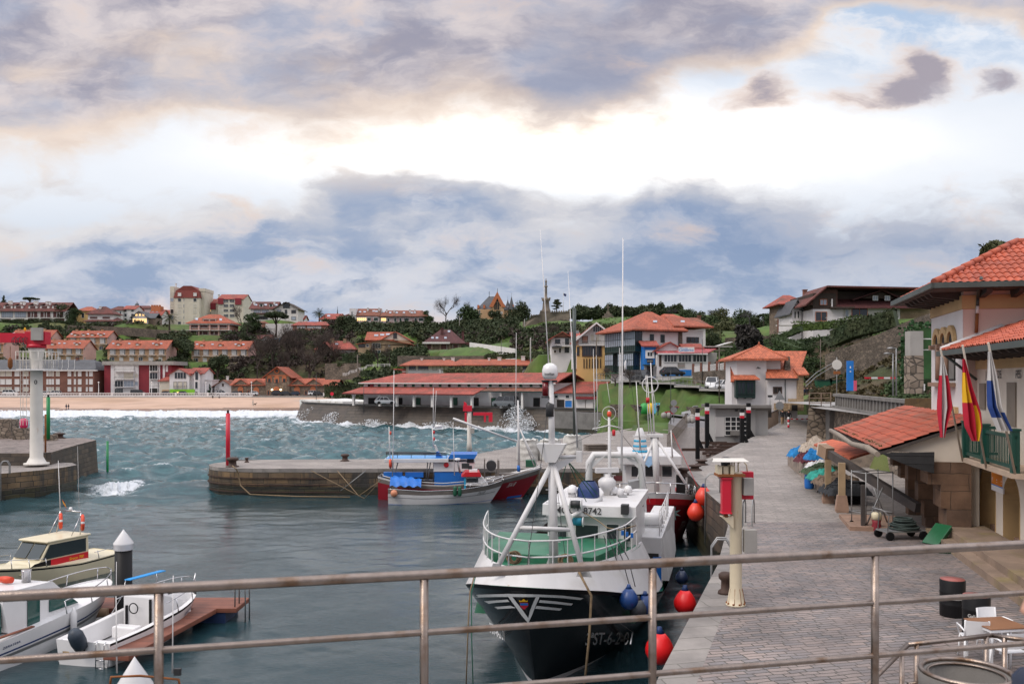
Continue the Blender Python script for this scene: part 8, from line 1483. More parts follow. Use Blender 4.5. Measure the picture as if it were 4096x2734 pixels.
 MB().prism([(.95,-.86,1.22),(.45,-.86,1.6),(-.35,-.86,1.62),(-.35,-.86,1.22)],(0,-.02,0)).prism([(-.75,-.86,1.0),(-.75,-.86,1.95),(-1.25,-.86,1.95),(-1.25,-.86,1.0)],(0,-.02,0)).build('side_window',mat('green tinted glass',(.012,.07,.06),.08,.1,1,spec=.7),R);MB().box(-2.23,-2.15,-.75,.75,1.0,1.95).build('cabin_door',bpy.data.materials['green tinted glass'],R);MB().lathe([(.1,-.22),(.12,0),(.1,.22)],(-1.0,.2,2.36),10,T=Matrix.Rotation(math.pi/2,4,'X')).build('roof_float',m_orange,R);MB().lathe([(.14,0),(.14,.35),(.16,.36),(.16,.4)],(-.6,-.2,2.22),12).build('roof_lamp',m_chrome,R)
 rails(R,[edge(S,1,0,.5,16,sd,.42,.93)for sd in(1,-1)],[(S(t,1,sd),Vector((S(t,1,sd).x,S(t,1,sd).y*.93,S(t,1,sd).z+.42)))for t in(.02,.15,.32,.5)for sd in(1,-1)],m_chrome,.02);p=S(.45,.75,-1);MB().lathe([(.03,-.5),(.1,-.42),(.11,.3),(.05,.42),(.02,.5)],p+Vector((0,-.12,0)),12).build('fender',m_gelw,R);text('ANTARES',.16,onhull(S,.82,.8,-1,.14,.5),m_navy,R);MB().box(-3.0,-1.2,-1.1,-.98,.98,1.02).build('teak_strip',m_deckwood,R);b=MB();b.lathe([(.14,-.3),(.2,0),(.18,.3),(.1,.45)],(-3.5,-.3,.9),12);b.build('outboard',m_navy,R)
 FO=Fr(-12.55,29.6,an);R=thing('open_boat','white open motor boat with covered outboard, console and blue sunshade','motor boat',(-12.55,29.6,0),an)
 S=hullf(5.4,2.15,-.35,lerp_tab([(0,1.15),(.35,.95),(.7,.8),(1,.75)]),.7,2.4,.85,.55,.92,.78);hull(R,S,[(.93,0),(1,1)],[m_gelw,m_black],deck=m_gelw,deckw=.45);b=MB()
 for sd in(1,-1):
  e0,e1=edge(S,1,.1,1,14,sd),edge(S,.5,.1,1,14,sd,0,.8);e2=[Vector((p.x,p.y*.82,p.z))for p in e0];b.add(e0+e2,[(i,i+1,16+i,15+i)[::-sd]for i in range(14)]);b.add(e2+e1,[(i,i+1,16+i,15+i)[::-sd]for i in range(14)])
 b.build('gunwale',m_gelw,R);MB().box(-2.68,-2.35,.25,.98,.0,.75).box(-2.68,-2.35,-.98,-.25,.0,.75).build('transom',m_gelw,R,bevel=.08)
 MB().prism([(1.9,.6,.9),(1.2,.6,1.15),(.2,.6,1.55),(-.1,.6,1.55),(-.1,.6,.35),(1.9,.6,.35)],(0,-1.2,0)).build('console',m_gelw,R,bevel=.07);MB().prism([(.35,.55,1.5),(.1,.55,1.85),(.06,.55,1.85),(.28,.55,1.5)],(0,-1.1,0)).build('windscreen',m_foil,R);MB().ring((-.25,.1,1.15),.17,.02,'X',16,5).build('wheel',m_black,R);MB().box(-.16,-.11,-.5,-.43,.4,1.45).box(-.16,-.11,.43,.5,.4,1.2).build('black_trim',m_black,R);MB().box(-.9,-.5,-.45,.45,.3,.7).build('seat',m_gelw,R,bevel=.06)
 MB().prism([(.1,.5,1.98),(2.,.5,1.9),(2.,.74,1.9),(.1,.74,1.98)],(0,0,.03)).build('sunshade',mat('sky blue canvas',(.02,.26,.62),.7,.1,2),R);rails(R,[[(.2,-.75,2.),(.1,-.8,1.5),(-.3,-.95,.9)],[(.2,.75,2.),(.1,.8,1.5),(-.3,.95,.9)]]+[edge(S,1,0,.5,14,sd,.45,.92)for sd in(1,-1)],[(S(t,1,sd),Vector((S(t,1,sd).x,S(t,1,sd).y*.92,S(t,1,sd).z+.45)))for t in(.02,.2,.4)for sd in(1,-1)]+[((1.9,y,1.93),(1.8,y*.9,1.3))for y in(-.8,.8)],m_chrome,.017)
 mo=mat('slate blue engine cover',(.03,.042,.06),.5,.2,4);T=Matrix.Translation((-2.75,.0,.55))@Matrix.Rotation(-.5,4,'Y');o=MB().lathe([(.06,-.05),(.2,.05),(.24,.3),(.23,.55),(.15,.72),(0,.76)],(0,0,0),14,T=T).build('outboard',mo,R);b=MB();b.box(-.09,.12,-.09,.09,-.75,.05,T=T).box(-.25,.1,-.02,.02,-.78,-.6,T=T);b.build('outboard_leg',m_black,o);text('M STELLA',.15,planar((-2.695,.6,.48),(0,-1,0),(0,0,1)),m_bblue,R);MB().box(-2.70,-2.685,.5,.75,.2,.4).build('flag_plate',m_yel,R);rails(R,[[(-2.72,y,.8),(-2.8,y,.7),(-2.8,y,-.1)]for y in(-.85,-.55)],[((-2.8,-.85,z),(-2.8,-.55,z))for z in(.0,.25,.5)],m_chrome,.02,name='ladder');text('7ªST-4-80-2001',.2,onhull(S,.18,.72,-1,.17,.7),m_navy,R)
 whip(R,[(-2.4,-.95,.75),(-2.4,-.97,3.2)],.012,.008)
 R=thing('pontoon','red brown decked pontoon with finger jetty and ladder hoops at its end','pontoon',P(700,2430,32),world=True);a,c=G(180,2424,.55),G(945,2432,.55)
 MB().box(-22,c.x,31.7,33.3,.38,.55).build('deck',m_deckwood,R,bevel=.02);f0,f1=Vector((-11.1,31.7,.5)),Vector((-11.9,26.3,.5));d_=f1-f0;MB().bx((f0+f1)/2+Vector((0,-.02,-.03)),(.85,d_.length,.17),rz=math.atan2(d_.y,d_.x)-math.pi/2).build('finger',m_deckwood,R,bevel=.02);nf=mat('navy float',(.012,.03,.09),.5,.15,2);[MB().box(x-.6,x+.6,31.75,33.2,-.3,.37).build('float',nf,R)for x in(-20,-17,-14,-11)];MB().lathe([(.16,-.6),(.19,0),(.16,.6)],(-15.2,31.6,.42),12,T=Matrix.Rotation(math.pi/2,4,'Y')).build('roll_fender',mat('tan fender',(.33,.21,.13),.7,.15,3),R)
 rails(R,[[(-10.1,y,.55),(-10.1,y,1.35),(-9.9,y,1.45),(-9.72,y,1.35),(-9.72,y,-.3)]for y in(31.9,32.4)],[],m_metal,.03,name='ladder_hoop')
 def pile(lab,px,py,d_,w_):
  p=P(px,py,d_);r=w_/2*d_/F;R=thing('mooring_pile',lab,'pile',(p.x,d_,0));MB().lathe([(r,-1.5),(r,p.z-.55)],n=24).build('shaft',m_black,R);MB().lathe([(r*1.02,p.z-.62),(r*1.12,p.z-.6),(r*1.12,p.z-.42),(r*1.16,p.z-.41),(r*1.16,p.z-.37),(0,p.z+.12)],n=24).build('cap',m_gelw,R)
 pile('black mooring pile with white cone cap standing beside the open boat',494,2128,31.2,66);pile('nearest white cone pile cap just rising at the bottom edge',538,2652,14.2,128)
 R=thing('small_boat','boat of which only a rusty roof rail and two white aerials show at the bottom','motor boat',P(560,2690,13),world=True);rails(R,[[P(440,2740,13),P(445,2705,13),P(560,2700,13),P(715,2715,13),P(722,2760,13)]],[],m_rust,.02);whip(R,[P(468,2690,13),P(464,2380,13)],.012,.006);whip(R,[P(690,2690,13),P(693,2300,13)],.012,.006);b=MB();b.bx(P(710,2685,13),(.1,.05,.1));b.build('deck_lamp',m_iron,R);S2=hullf(5,2.,-.3,lerp_tab([(0,.9),(1,.7)]),.6,2.4)
 b=MB();b.prism([(-6.9,11.6,.2),(-4.6,11.6,.2),(-4.6,15.,.2),(-5.7,16.6,.5),(-6.9,15.,.2)],(0,0,.7));b.build('hull',m_gelw,R,bevel=.15)
marina()
m_stain=mat('rust stained white steel',(.60,.57,.52),.5,.08,.8,streak=(1.6,.03,(.34,.17,.06)))
m_craney=mat('rust stained cream steel',(.58,.50,.36),.5,.1,.8,streak=(2.2,.075,(.36,.17,.045)))
m_wood=mat('weathered pole wood',(.13,.105,.085),.85,.2,2)
m_greenp=mat('beacon green',(.0,.19,.05),.45,.1,1);m_redp=mat('beacon red',(.52,.008,.03),.4,.08,1)
m_grey=mat('galvanised steel',(.28,.28,.28),.45,.12,3,metal=.5);m_bolt=mat('rusty iron bollard',(.05,.026,.018),.7,.25,5)
def post(lab,px,pyt,pyb,d,w,m,name='beacon_post',cat='beacon',tip=None):
 p,t=P(px,pyb,d),P(px,pyt,d);r=w/2*d/F;R=thing(name,lab,cat,p);h=t.z-p.z;MB().lathe([(r,-.3 if p.z>.5 else-2),(r,h)],n=14).build('shaft',m,R)
 if tip:MB().lathe([(r*.55,h),(r*.55,h+.18),(r*.75,h+.19),(0,h+.3)],n=10).build('lantern',m_iron,R)
 return R
post('tall red beacon post on the rounded pier head',912,1652,1861,70,17,m_redp,tip=1);post('tall green beacon post behind the white crane column',193,1588,1742,84,14,m_greenp,tip=1);post('slim green marker post standing in the harbour mouth',430,1763,1893,82.5,9,m_greenp)
def cranes():
 d=69.;p=P(146,1857,d);R=thing('harbour_crane','tall white crane column with caged ladder, service platform and red jib','crane',p,world=True);q=lambda px,py,dd=0:P(px,py,d+dd);x,y,z=p;H=q(0,1390).z
 MB().lathe([(.92,0),(.92,.14),(.72,.16),(.48,.62),(.46,4.),(.43,H-z-.9),(.55,H-z-.3),(.62,H-z)],(x,y,z),24).build('column',m_stain,R);z1=q(0,1475).z
 b=MB();b.box(q(92,0).x,q(210,0).x,y-1,y+.9,z1-.12,z1);b.build('platform',m_white2,R);b=MB();P4=[(q(92,0).x,y-1),(q(210,0).x,y-1),(q(210,0).x,y+.9),(q(92,0).x,y+.9)]
 for a,c in zip(P4,P4[1:]+P4[:1]):
  for k in range(4):u=(a[0]+(c[0]-a[0])*k/4,a[1]+(c[1]-a[1])*k/4);b.tube([(u[0],u[1],z1),(u[0],u[1],z1+1.35)],.028,5)
  for h in(.7,1.35):b.tube([(a[0],a[1],z1+h),(c[0],c[1],z1+h)],.028,5)
 b.build('platform_rail',m_stain,R);b=MB()
 for xx in(82,92,106,122):b.tube([q(xx,1400),q(xx,1700)],.022,4)
 for k in range(16):b.tube([q(82,1410+k*18),q(122,1410+k*18)],.014,4)
 b.build('ladder_cage',m_stain,R);a,c=q(-140,1332),q(196,1385);MB().box(a.x,c.x-.2,y-.35,y+.35,c.z+.3,a.z).build('jib',m_redp,R);MB().lathe([(.72,H-.02),(.7,H+.25)],(x,y,0),20).box(x-.7,x+.9,y-.45,y+.45,H+.25,a.z+.1).build('turntable',m_redp,R);a,c=q(127,1310,-.6),q(170,1360,-.6);MB().box(a.x,c.x,y-.75,y-.46,c.z,a.z).build('control_box',m_conc,R);MB().lathe([(.07,0),(.1,.1),(0,.3)],q(100,1322),8).tube([q(100,1336),q(100,1322)],.03,5).build('beacon',m_yel,R)
 b=MB();[b.ring(q(55+k*7,1364,-.4),.28+.06*math.sin(k*2),.025,'X',14,4)for k in range(9)];b.build('cable_coil',m_iron,R);b=MB();b.tube([q(41,1384),q(41,1440)],.02,4).lathe([(.06,-.5),(.18,-.3),(.18,.2),(.06,.4)],q(41,1450),8);b.build('hook_block',m_rust,R);text('0',.45,lambda u,v:Vector((x+.17+u,y-.46*math.cos((.17+u)/.46)-.01,q(0,1535).z+v)),m_iron,R)
 d2=82.5;q2=lambda px,py,dd=0:P(px,py,d2+dd);p=q2(1877,1808);R=thing('pier_crane','small white column crane with red head and folded red jib on the inner pier','crane',p,world=True);MB().lathe([(.28,0),(.22,.9),(.2,1.0),(.2,q2(0,1645).z-p.z)],p,14).build('column',m_stain,R);a,c=q2(1853,1621),q2(1888,1643);MB().box(a.x,c.x,p.y-.3,p.y+.3,c.z,a.z).prism([(a.x+.05,p.y,a.z),(a.x+.35,p.y,a.z),(a.x+.3,p.y,a.z+.25),(a.x+.05,p.y,a.z+.38)],(0,.2,0)).build('head',m_redp,R);b=MB();a,c=q2(1860,1648),q2(1868,1692);b.box(a.x,c.x,p.y-.6,p.y-.35,c.z,a.z);a,c=q2(1893,1648),q2(1970,1660);b.box(a.x,c.x,p.y-.3,p.y,c.z,a.z).box(c.x-.35,c.x,p.y-.3,p.y,q2(0,1686).z,c.z).box(c.x-.8,c.x-.62,p.y-.3,p.y,q2(0,1686).z,c.z);b.build('jib',m_redp,R);MB().bx(q2(1890,1722,-.4),(.35,.25,.5)).build('switch_box',m_conc,R)
 d3=21.6;q3=lambda px,py,dd=0:P(px,py,d3+dd);p=G(2943,2418,3.3);R=thing('quay_crane','cream crane column streaked with rust, red hydraulic ram and grey switch boxes','crane',p,world=True);x,y,z=p;h=q3(0,1893).z-z;f=[(0,0)]
 MB().lathe([(.24,0),(.24,.03),(.205,.04),(.19,.2),(.145,.42),(.145,h),(.16,h+.01),(.16,h+.05)],p,22).build('column',m_craney,R);b=MB();[b.lathe([(.025,.03),(.025,.07)],p+Vector((.215*math.cos(a),.215*math.sin(a),0)),6)for a in np.arange(0,6.2,.7)];[b.prism([p+Vector((.15*math.cos(a),.15*math.sin(a),.42)),p+Vector((.22*math.cos(a),.22*math.sin(a),.04)),p+Vector((.15*math.cos(a),.15*math.sin(a),.04))],(.012,0,0))for a in np.arange(.3,6.2,.8)];b.build('base_bolts',m_rust,R)
 a,c=q3(2875,1905),q3(2908,2042);xx=(a.x+c.x)/2;MB().box(xx-.11,xx+.11,y-.25,y-.03,c.z,a.z).bx((xx,y-.14,a.z),(.28,.28,.05)).bx((xx,y-.14,c.z),(.26,.26,.04)).build('hydraulic_ram',m_redp,R,bevel=.015);MB().lathe([(.08,-.1),(.05,-.05),(.05,0)],(xx,y-.14,c.z),10).build('ram_foot',m_rust,R);b=MB();e=q3(2870,2056);b.prism([(e.x,y-.2,e.z),(x-.1,y-.2,e.z),(x-.1,y-.2,e.z-.3),(e.x+.08,y-.2,e.z-.06)],(0,.2,0));b.build('bracket',m_craney,R)
 a,c=q3(2855,1888),q3(2962,1898);MB().box(a.x,c.x,y-.3,y+.15,c.z,a.z).build('top_plate',m_rust,R);b=MB();a,c=q3(2858,1856),q3(2915,1888);b.box(a.x,a.x+.08,y-.28,y+.1,c.z,a.z).box(a.x+.13,c.x-.1,y-.22,y+.08,c.z,a.z-.02).box(c.x-.06,c.x+.02,y-.28,y+.1,c.z,a.z);b.build('motor_mount',[m_craney],R);MB().lathe([(.12,-.12),(.12,.2),(.05,.22)],q3(2903,1862),12).build('motor',m_iron,R);b=MB();a,c=q3(2840,1844,-.3),q3(2960,1826,.3);b.prism([(a.x,y-.38,a.z),(c.x,y-.38,a.z),(c.x-.05,y-.05,c.z),(a.x+.1,y-.05,c.z)],(0,0,.015)).prism([(a.x+.1,y-.05,c.z),(c.x-.05,y-.05,c.z),(c.x-.02,y+.25,a.z),(a.x+.08,y+.25,a.z)],(0,0,.015));b.build('rain_hood',m_stain,R);b=MB();[b.tube([q3(px,1846),q3(px,1888)],.02,5)for px in(2928,2937,2953)];b.tube([q3(2953,1888),q3(2953,1850),q3(2972,1842),q3(2986,1858),q3(2992,1905)],.018,6);b.build('cable_pipe',m_craney,R)
 for nm,x0,x1,t,bt,m_,dy in(('red_plate',2965,3012,1885,1995,m_redp,.1),('switch_box',2963,3002,1906,1974,m_conc,-.15),('switch_box',2965,3015,2110,2200,m_conc,-.15)):a,c=q3(x0,t),q3(x1,bt);MB().box(a.x,c.x,y+dy,y+dy+.2,c.z,a.z).build(nm,m_,R,bevel=.01)
 b=MB();b.tube([q3(2990,1976),q3(2972,2010),q3(2968,2110)],.012,4).tube([q3(2900,1950),q3(2905,1990),q3(2915,2010)],.012,4);b.build('cable',m_iron,R)
 R=thing('boat_cradle','steel boat cradle with rusty cross beams on the slipway','cradle',P(2900,1800,72),world=True);b=MB()
 for k in range(6):p=P(2850+k*11,1812-k*12.5,70+k*3.2);b.bx(p+Vector((1.2,0,0)),(4.0,.28,.25))
 b.tube([P(2830,1822,69),P(2905,1752,88)],.16,4).tube([P(2960,1800,70),P(2965,1755,87)],.16,4).bx(P(2805,1797,72),(3.2,.3,.22)).bx(P(2850,1770,80),(2.6,.3,.22));b.build('frame',m_bolt,R)
 for px,t,bt,dd in((2790,1632,1796,72),(2828,1610,1768,80),(2968,1634,1768,74),(2994,1611,1750,80)):
  p,u=P(px,bt,dd),P(px,t,dd);r=7.5*dd/F;b=MB();h=u.z-p.z
  for z0,z1,mi in((-.8,h*.72,0),(h*.72,h*.80,1),(h*.80,h*.89,2),(h*.89,h,0)):b.box(p.x-r,p.x+r,p.y-r,p.y+r,p.z+z0,p.z+z1-.003,mi)
  b.tube([p+Vector((r*.5,0,h*.25)),p+Vector((r*2.6,0,0))],[r*.7,r*1.2],4);b.build('guide_post',[m_black,m_redp,m_white2],R)
cranes()
def bollard(lab,px,py,z,r,h,m=m_bolt,g=None):MB_=MB();MB_.lathe([(r*1.25,0),(r*1.2,.06),(r*.75,.12),(r*.7,h*.6),(r*1.1,h*.72),(r*1.15,h*.9),(r*.7,h),(0,h*1.02)],n=14);o=MB_.build('bollard',m,None,loc=G(px,py,z));tag(o,lab,'bollard',g)
for a in(('big rusty bollard wound with rope on the pier head',930,1866,2.,.42,.75),('small bollard on the pier just right of the roped one',987,1848,2.,.15,.4),('capstan shaped bollard alone in the middle of the pier',1380,1843,2.,.32,.6),('purplish bollard behind the cream quay crane',2902,2372,3.3,.16,.55),('bollard with yellow rope at the head of the slipway',2780,1880,3.3,.35,.35),('bollard beyond the yellow roped one on the slip edge',2806,1858,3.3,.35,.35),('squat dark bollard at the quay corner above the red bow',2735,1905,3.3,.3,.5),('dark bollard on the outer mole at the left',237,1752,3.,.5,.55)):bollard(*a)
b=MB();b.tube([G(930,1862,2.3),G(945,1875,2.1),P(952,1890,66.9),P(962,1940,66.8),P(1000,1976,66.6),P(1180,1984,65.8),P(1400,1987,65.2)],.05,6);tag(b.build('rope',m_rope),'pale rope hanging from the pier head bollard into the water','rope')
b=MB();b.tube([P(1362,1962,67),P(1464,1881,67.2)],.04,5);tag(b.build('boat_hook',m_metal),'long thin pole leaning on the pier wall left of the boats','pole')
def hoop(lab,px,pyb,z,w,h,yaw,g='ladder hoops along the quay edge'):
 R=thing('quay_ladder',lab,'ladder',G(px,pyb,z),yaw,g);b=MB()
 for y in(-.16,.16):b.tube([(w/2,y,0),(w/2,y,h*.7),(w*.25,y,h*.95),(-w*.2,y,h*.95),(-w/2,y,h*.7),(-w/2,y,-2.6)],.028,6)
 b.build('hoop',m_grey,R);b=MB();[b.tube([(-w/2,-.16,-.3*k),(-w/2,.16,-.3*k)],.018,4)for k in range(1,9)];b.build('rungs',m_grey,R)
hoop('steel hoop ladder on the quay edge just left of the cream crane',2885,2285,3.3,.55,1.0,-.2);hoop('steel hoop ladder on the quay edge beside the red trawler bow',2850,1968,3.3,.7,.95,-.2);hoop('steel hoop ladder right behind the cream crane column',2995,2096,3.3,.8,1.,1.2);hoop('hoop ladder on the low left landing at the picture edge',20,1895,2.0,.6,1.0,.3)
def signs():
 def plate(name,lab,px,pyb,pyt,d,parts):
  R=thing(name,lab,'road sign',P(px,pyb,d));h=P(px,pyt,d).z-R.location.z;MB().tube([(0,0,0),(0,0,h)],.045,6).build('pole',m_grey,R)
  for kind,z,s,m in parts:
   b=MB();n={'tri':3,'disc':20,'rect':4}[kind];a0=math.pi/2 if kind=='tri' else math.pi/4;b.prism([(s*math.cos(a0+6.2832*k/n)*(1.25 if kind=='rect' else 1),-.07,h-z+s*math.sin(a0+6.2832*k/n)*(.55 if kind=='rect' else 1))for k in range(n)],(0,.03,0));b.build('sign_plate',m,R)
 plate('road_sign','grey backed triangle over a disc sign in front of the white harbour house',3118,1690,1568,88,(('tri',.45,.62,m_grey),('disc',1.35,.42,m_grey)));plate('road_sign','two grey sign discs on a pole by the fenced slip wall',2695,1690,1600,100,(('disc',.3,.36,m_grey),('disc',1.1,.36,m_grey)));plate('road_sign','weathered round sign back with rusty plate on the terrace road',3347,1600,1428,88,(('disc',.75,.5,m_stain),('rect',1.55,.4,m_rust)));plate('road_sign','blue and red no parking disc at the corner of the fish hall porch',1891,1622,1572,168,(('disc',.3,.35,m_blue),));plate('road_sign','red and blue parking disc on the white ramp beside the balustrade',1328,1618,1568,200,(('disc',.35,.4,m_redp),));plate('direction_sign','thin post with a dark pointing board beside the triangle sign',3080,1648,1580,96,(('rect',.1,.3,m_iron),))
 R=thing('information_totem','tall bright blue information totem on the terrace road','totem',P(3400,1562,82));MB().box(-.3,.3,-.1,.1,0,2.8).build('panel',m_blue,R);MB().bx((0,-.105,2.2),(.1,.01,.2)).bx((0,-.105,1.8),(.12,.01,.1)).build('symbol',m_white2,R)
 o=MB().box(-.25,.25,-.06,.06,0,1.).build('pink_panel',mat('pink panel',(.65,.09,.16),.5,.05,1),loc=P(3416,1562,85));tag(o,'small pink panel beside the blue totem','sign')
 R=thing('road_barrier','red and white striped barrier across the terrace road entrance','barrier',P(3560,1562,66),.1);b=MB()
 for k in range(9):b.box(-2+k*.5,-1.5+k*.5,-.04,.04,.9,1.03,k%2)
 b.build('boom',[m_redp,m_white2],R);MB().box(2.4,2.7,-.15,.15,0,1.1).build('post',m_white2,R);R=thing('road_barrier','low striped chain barrier across the top of the quay ramp','barrier',G(3215,1702,3.9));b=MB();[b.box(-1.7+k*.28,-1.42+k*.28,-.03,.03,.68,.78,k%2)for k in range(12)];b.build('boom',[m_white2,m_redp],R);b=MB();b.box(-1.7,-1.62,-.05,.05,0,.68);b.build('post',m_white2,R)
 R=thing('striped_post','red and white striped post by the walking couple on the quay ramp','bollard',G(3154,1709,3.9));b=MB();[b.lathe([(.11,.27*k),(.11,.27*k+.27)],n=10,m=k%2)for k in range(4)];b.build('shaft',[m_redp,m_white2],R)
 R=thing('panel_fence','brown slatted metal fence along the quay ramp edge','fence',P(3070,1700,88),world=True);b=MB();p0,p1=G(3028,1742,3.6),G(3114,1692,3.9);e=p1-p0
 for k in range(40):b.bx(p0+e*(k/39)+Vector((0,0,.8)),(.09,.09,1.6))
 b.build('slats',mat('brown slats',(.16,.115,.085),.7,.15,1),R);MB().tube([p0+Vector((0,0,1.62)),p1+Vector((0,0,1.62))],.05,5).build('top_rail',m_grey,R);R=thing('mesh_fence','grey fence with uprights along the wall left of the slipway','fence',P(2680,1690,95),world=True);b=MB();p0,p1=Vector((14.2,80,2.1)),Vector((18.6,93,3.6));e=p1-p0
 for k in range(22):u=p0+e*(k/21);b.tube([u,u+Vector((0,0,1.7))],.04,4)
 for h in(.1,.9,1.7):b.tube([p0+Vector((0,0,h)),p1+Vector((0,0,h))],.035,4)
 b.build('bars',m_wood,R)
 for i,(px,py)in enumerate(((2768,1680),(2752,1692),(2770,1692),(2676,1672),(2655,1672))):o=MB().lathe([(0,-.02),(.28,.06),(.4,.38),(.28,.72),(.1,.8),(0,.8)],n=14).build('stone_ball',m_conc,loc=G(px,py,3.6));tag(o,'pale stone ball set on the ground by the car park','bollard','stone balls round the car park')
 for lab,px,py,m,s in(('green recycling bell beside the yellow one',2577,1655,mat('recycling green',(.03,.30,.06),.5,.1,1),1.),('yellow recycling bell between green and blue',2603,1655,mat('recycling yellow',(.62,.38,.01),.5,.1,1),1.)):o=MB().lathe([(.45,0),(.7,.15),(.75,1.),(.6,1.45),(.2,1.7),(0,1.72)],n=18).build('recycling_bell',m,loc=P(px,py,136));tag(o,lab,'recycling bin')
 o=MB().box(-.9,.9,-.6,.6,0,1.7).build('paper_bank',mat('pale blue bank',(.09,.40,.62),.5,.1,1),loc=P(2640,1656,135),bevel=.15);tag(o,'square pale blue recycling bank right of the yellow bell','recycling bin');o=MB().grid(lambda u,v:(-1.3+2.6*u,-.7+1.4*v,1.4*math.sin(math.pi*u)**.5),10,4).box(-1.3,1.3,-.7,.7,0,.3).build('covered_heap',m_green,loc=P(2412,1640,146));tag(o,'dark green covered heap at the end of the fish quay','heap')
 for px,lab in((3293,'green wheeled skip furthest from the lamp on the upper road'),(3345,'green wheeled skip nearest the round sign on the upper road')):R=thing('skip',lab,'waste bin',P(px,1556,116));MB().prism([(-.85,-.5,.2),(.85,-.5,.2),(1.,-.5,1.1),(-1.,-.5,1.1)],(0,1.,0)).build('body',m_green,R);MB().box(-1.02,1.02,-.55,.55,1.1,1.25).build('lid',m_dgreen,R)
 for i,px in enumerate((393,605,822,1005)):p=P(px,1576,302.6);R=thing('promenade_lamp',('white promenade lamp post in front of the dark hedge gap left of the crimson building','white promenade lamp post before the crimson building','white promenade lamp post before the dark fir','white promenade lamp post at the end of the balustrade')[i],'street lamp',(p.x,302.9,3.5));MB().lathe([(.2,0),(.2,.9),(.1,1.),(.07,4.2)],n=8).build('post',m_white2,R);MB().lathe([(.05,4.2),(.28,4.4),(.25,4.7),(0,4.8)],n=10).build('lantern',m_white2,R)
 for lab,px,t,bt,d,w,m in(('tall wooden utility pole left of the yellow stone house',430+1000,1418,1552,262,6,m_wood),('concrete utility pole in front of the low flats',2122,1350,1502,205,6,m_conc),('dark utility pole with cross arm before the yellow house',2386,1350,1500,163,6,m_wood),('wooden utility pole standing beside the two white cars',2877,1385,1568,121.5,5,m_wood),('utility pole in front of the restaurant windows',2809,1355,1520,137,3,m_iron),('utility pole on the right hill near the yucca',3282,1355,1500,118,4,m_wood),('thin dark lamp pole on the fish quay left of the hall',1455,1540,1620,172,3,m_iron),('thin lamp pole on the white ramp',1265,1500,1615,202,3,m_iron),('thin dark pole at the foot of the grass bank',2683,1480,1655,110,3,m_iron),('pale stump pole below the mansion',1838,1263,1315,385,2.5,m_conc),('wooden pole on the lawn under the bastion',2098,1275,1315,350,3,m_conc),('lamp pole before the green lawn right of the maroon house',2005,1360,1430,262,2.5,m_iron),('short lamp pole in the garden left of the maroon house',1670,1373,1405,318,2.5,m_iron),('lamp pole between the two hall roofs',1760,1475,1550,182,2,m_white2)):
  p,u=P(px,bt,d),P(px,t,d);R=thing('utility_pole',lab,'pole',p);r=w/2*d/F;MB().tube([(0,0,-1.5),(0,0,u.z-p.z)],[r,r*.75],7).build('pole',m,R)
  if w>4:MB().box(-.8,.8,-.06,.06,u.z-p.z-.6,u.z-p.z-.48).build('cross_arm',m_wood,R)
 for px,t,lab in((3585,1392,'grey street lamp with flat head, taller of the pair by the harbour office'),(3572,1413,'grey street lamp with flat head, shorter of the pair by the harbour office')):p,u=P(px,1565,60),P(px,t,60);R=thing('street_lamp',lab,'street lamp',p);h=u.z-p.z;MB().tube([(0,0,-.3),(0,0,h)],.055,7).tube([(0,0,h),(-.25,0,h)],.03,5).build('post',m_grey,R);MB().lathe([(0,.08),(.16,.06),(.24,-.03),(0,-.05)],(-.4,0,h),12).build('head',m_grey,R)
 R=thing('stone_pillar','tall pillar of rough stones with a pale concrete top behind the harbour office','pillar',P(3655,1540,52));MB().box(-.4,.4,-.4,.4,-.5,1.75).build('stones',m_stonewall,R);MB().box(-.36,.4,-.36,.36,1.753,3.2).build('block',m_conc,R);b=MB();[b.tube([(.4,0,z),(2.2,.2,z)],.03,5)for z in(2.1,2.75)];b.build('rails',m_white2,R)
 R=thing('stair_rail','grey handrail climbing the hillside steps left of the round sign','railing',P(3280,1500,112),world=True);b=MB();[b.tube([P(3222,1545,113)+Vector((0,0,o)),P(3265,1505,116)+Vector((0,0,o)),P(3332,1465,120)+Vector((0,0,o))],.045,5)for o in(0,.5)];b.build('rails',m_grey,R);R=thing('stair_rail','white stepped railing on the stairs below the yellow stone house','railing',P(1450,1470,285),world=True);b=MB();st=[P(1372,1503,288),P(1390,1503,288),P(1402,1492,288),P(1420,1492,288),P(1434,1481,288),P(1455,1481,288),P(1470,1470,288),P(1560,1465,288)]
 for u,v in zip(st,st[1:]):[b.tube([u.lerp(v,k/4),u.lerp(v,k/4)+Vector((0,0,.9))],.06,4)for k in range(5)];b.tube([u+Vector((0,0,.9)),v+Vector((0,0,.9))],.07,4).tube([u+Vector((0,0,.45)),v+Vector((0,0,.45))],.05,4)
 b.build('rails',m_white2,R)
signs()
CARS={}
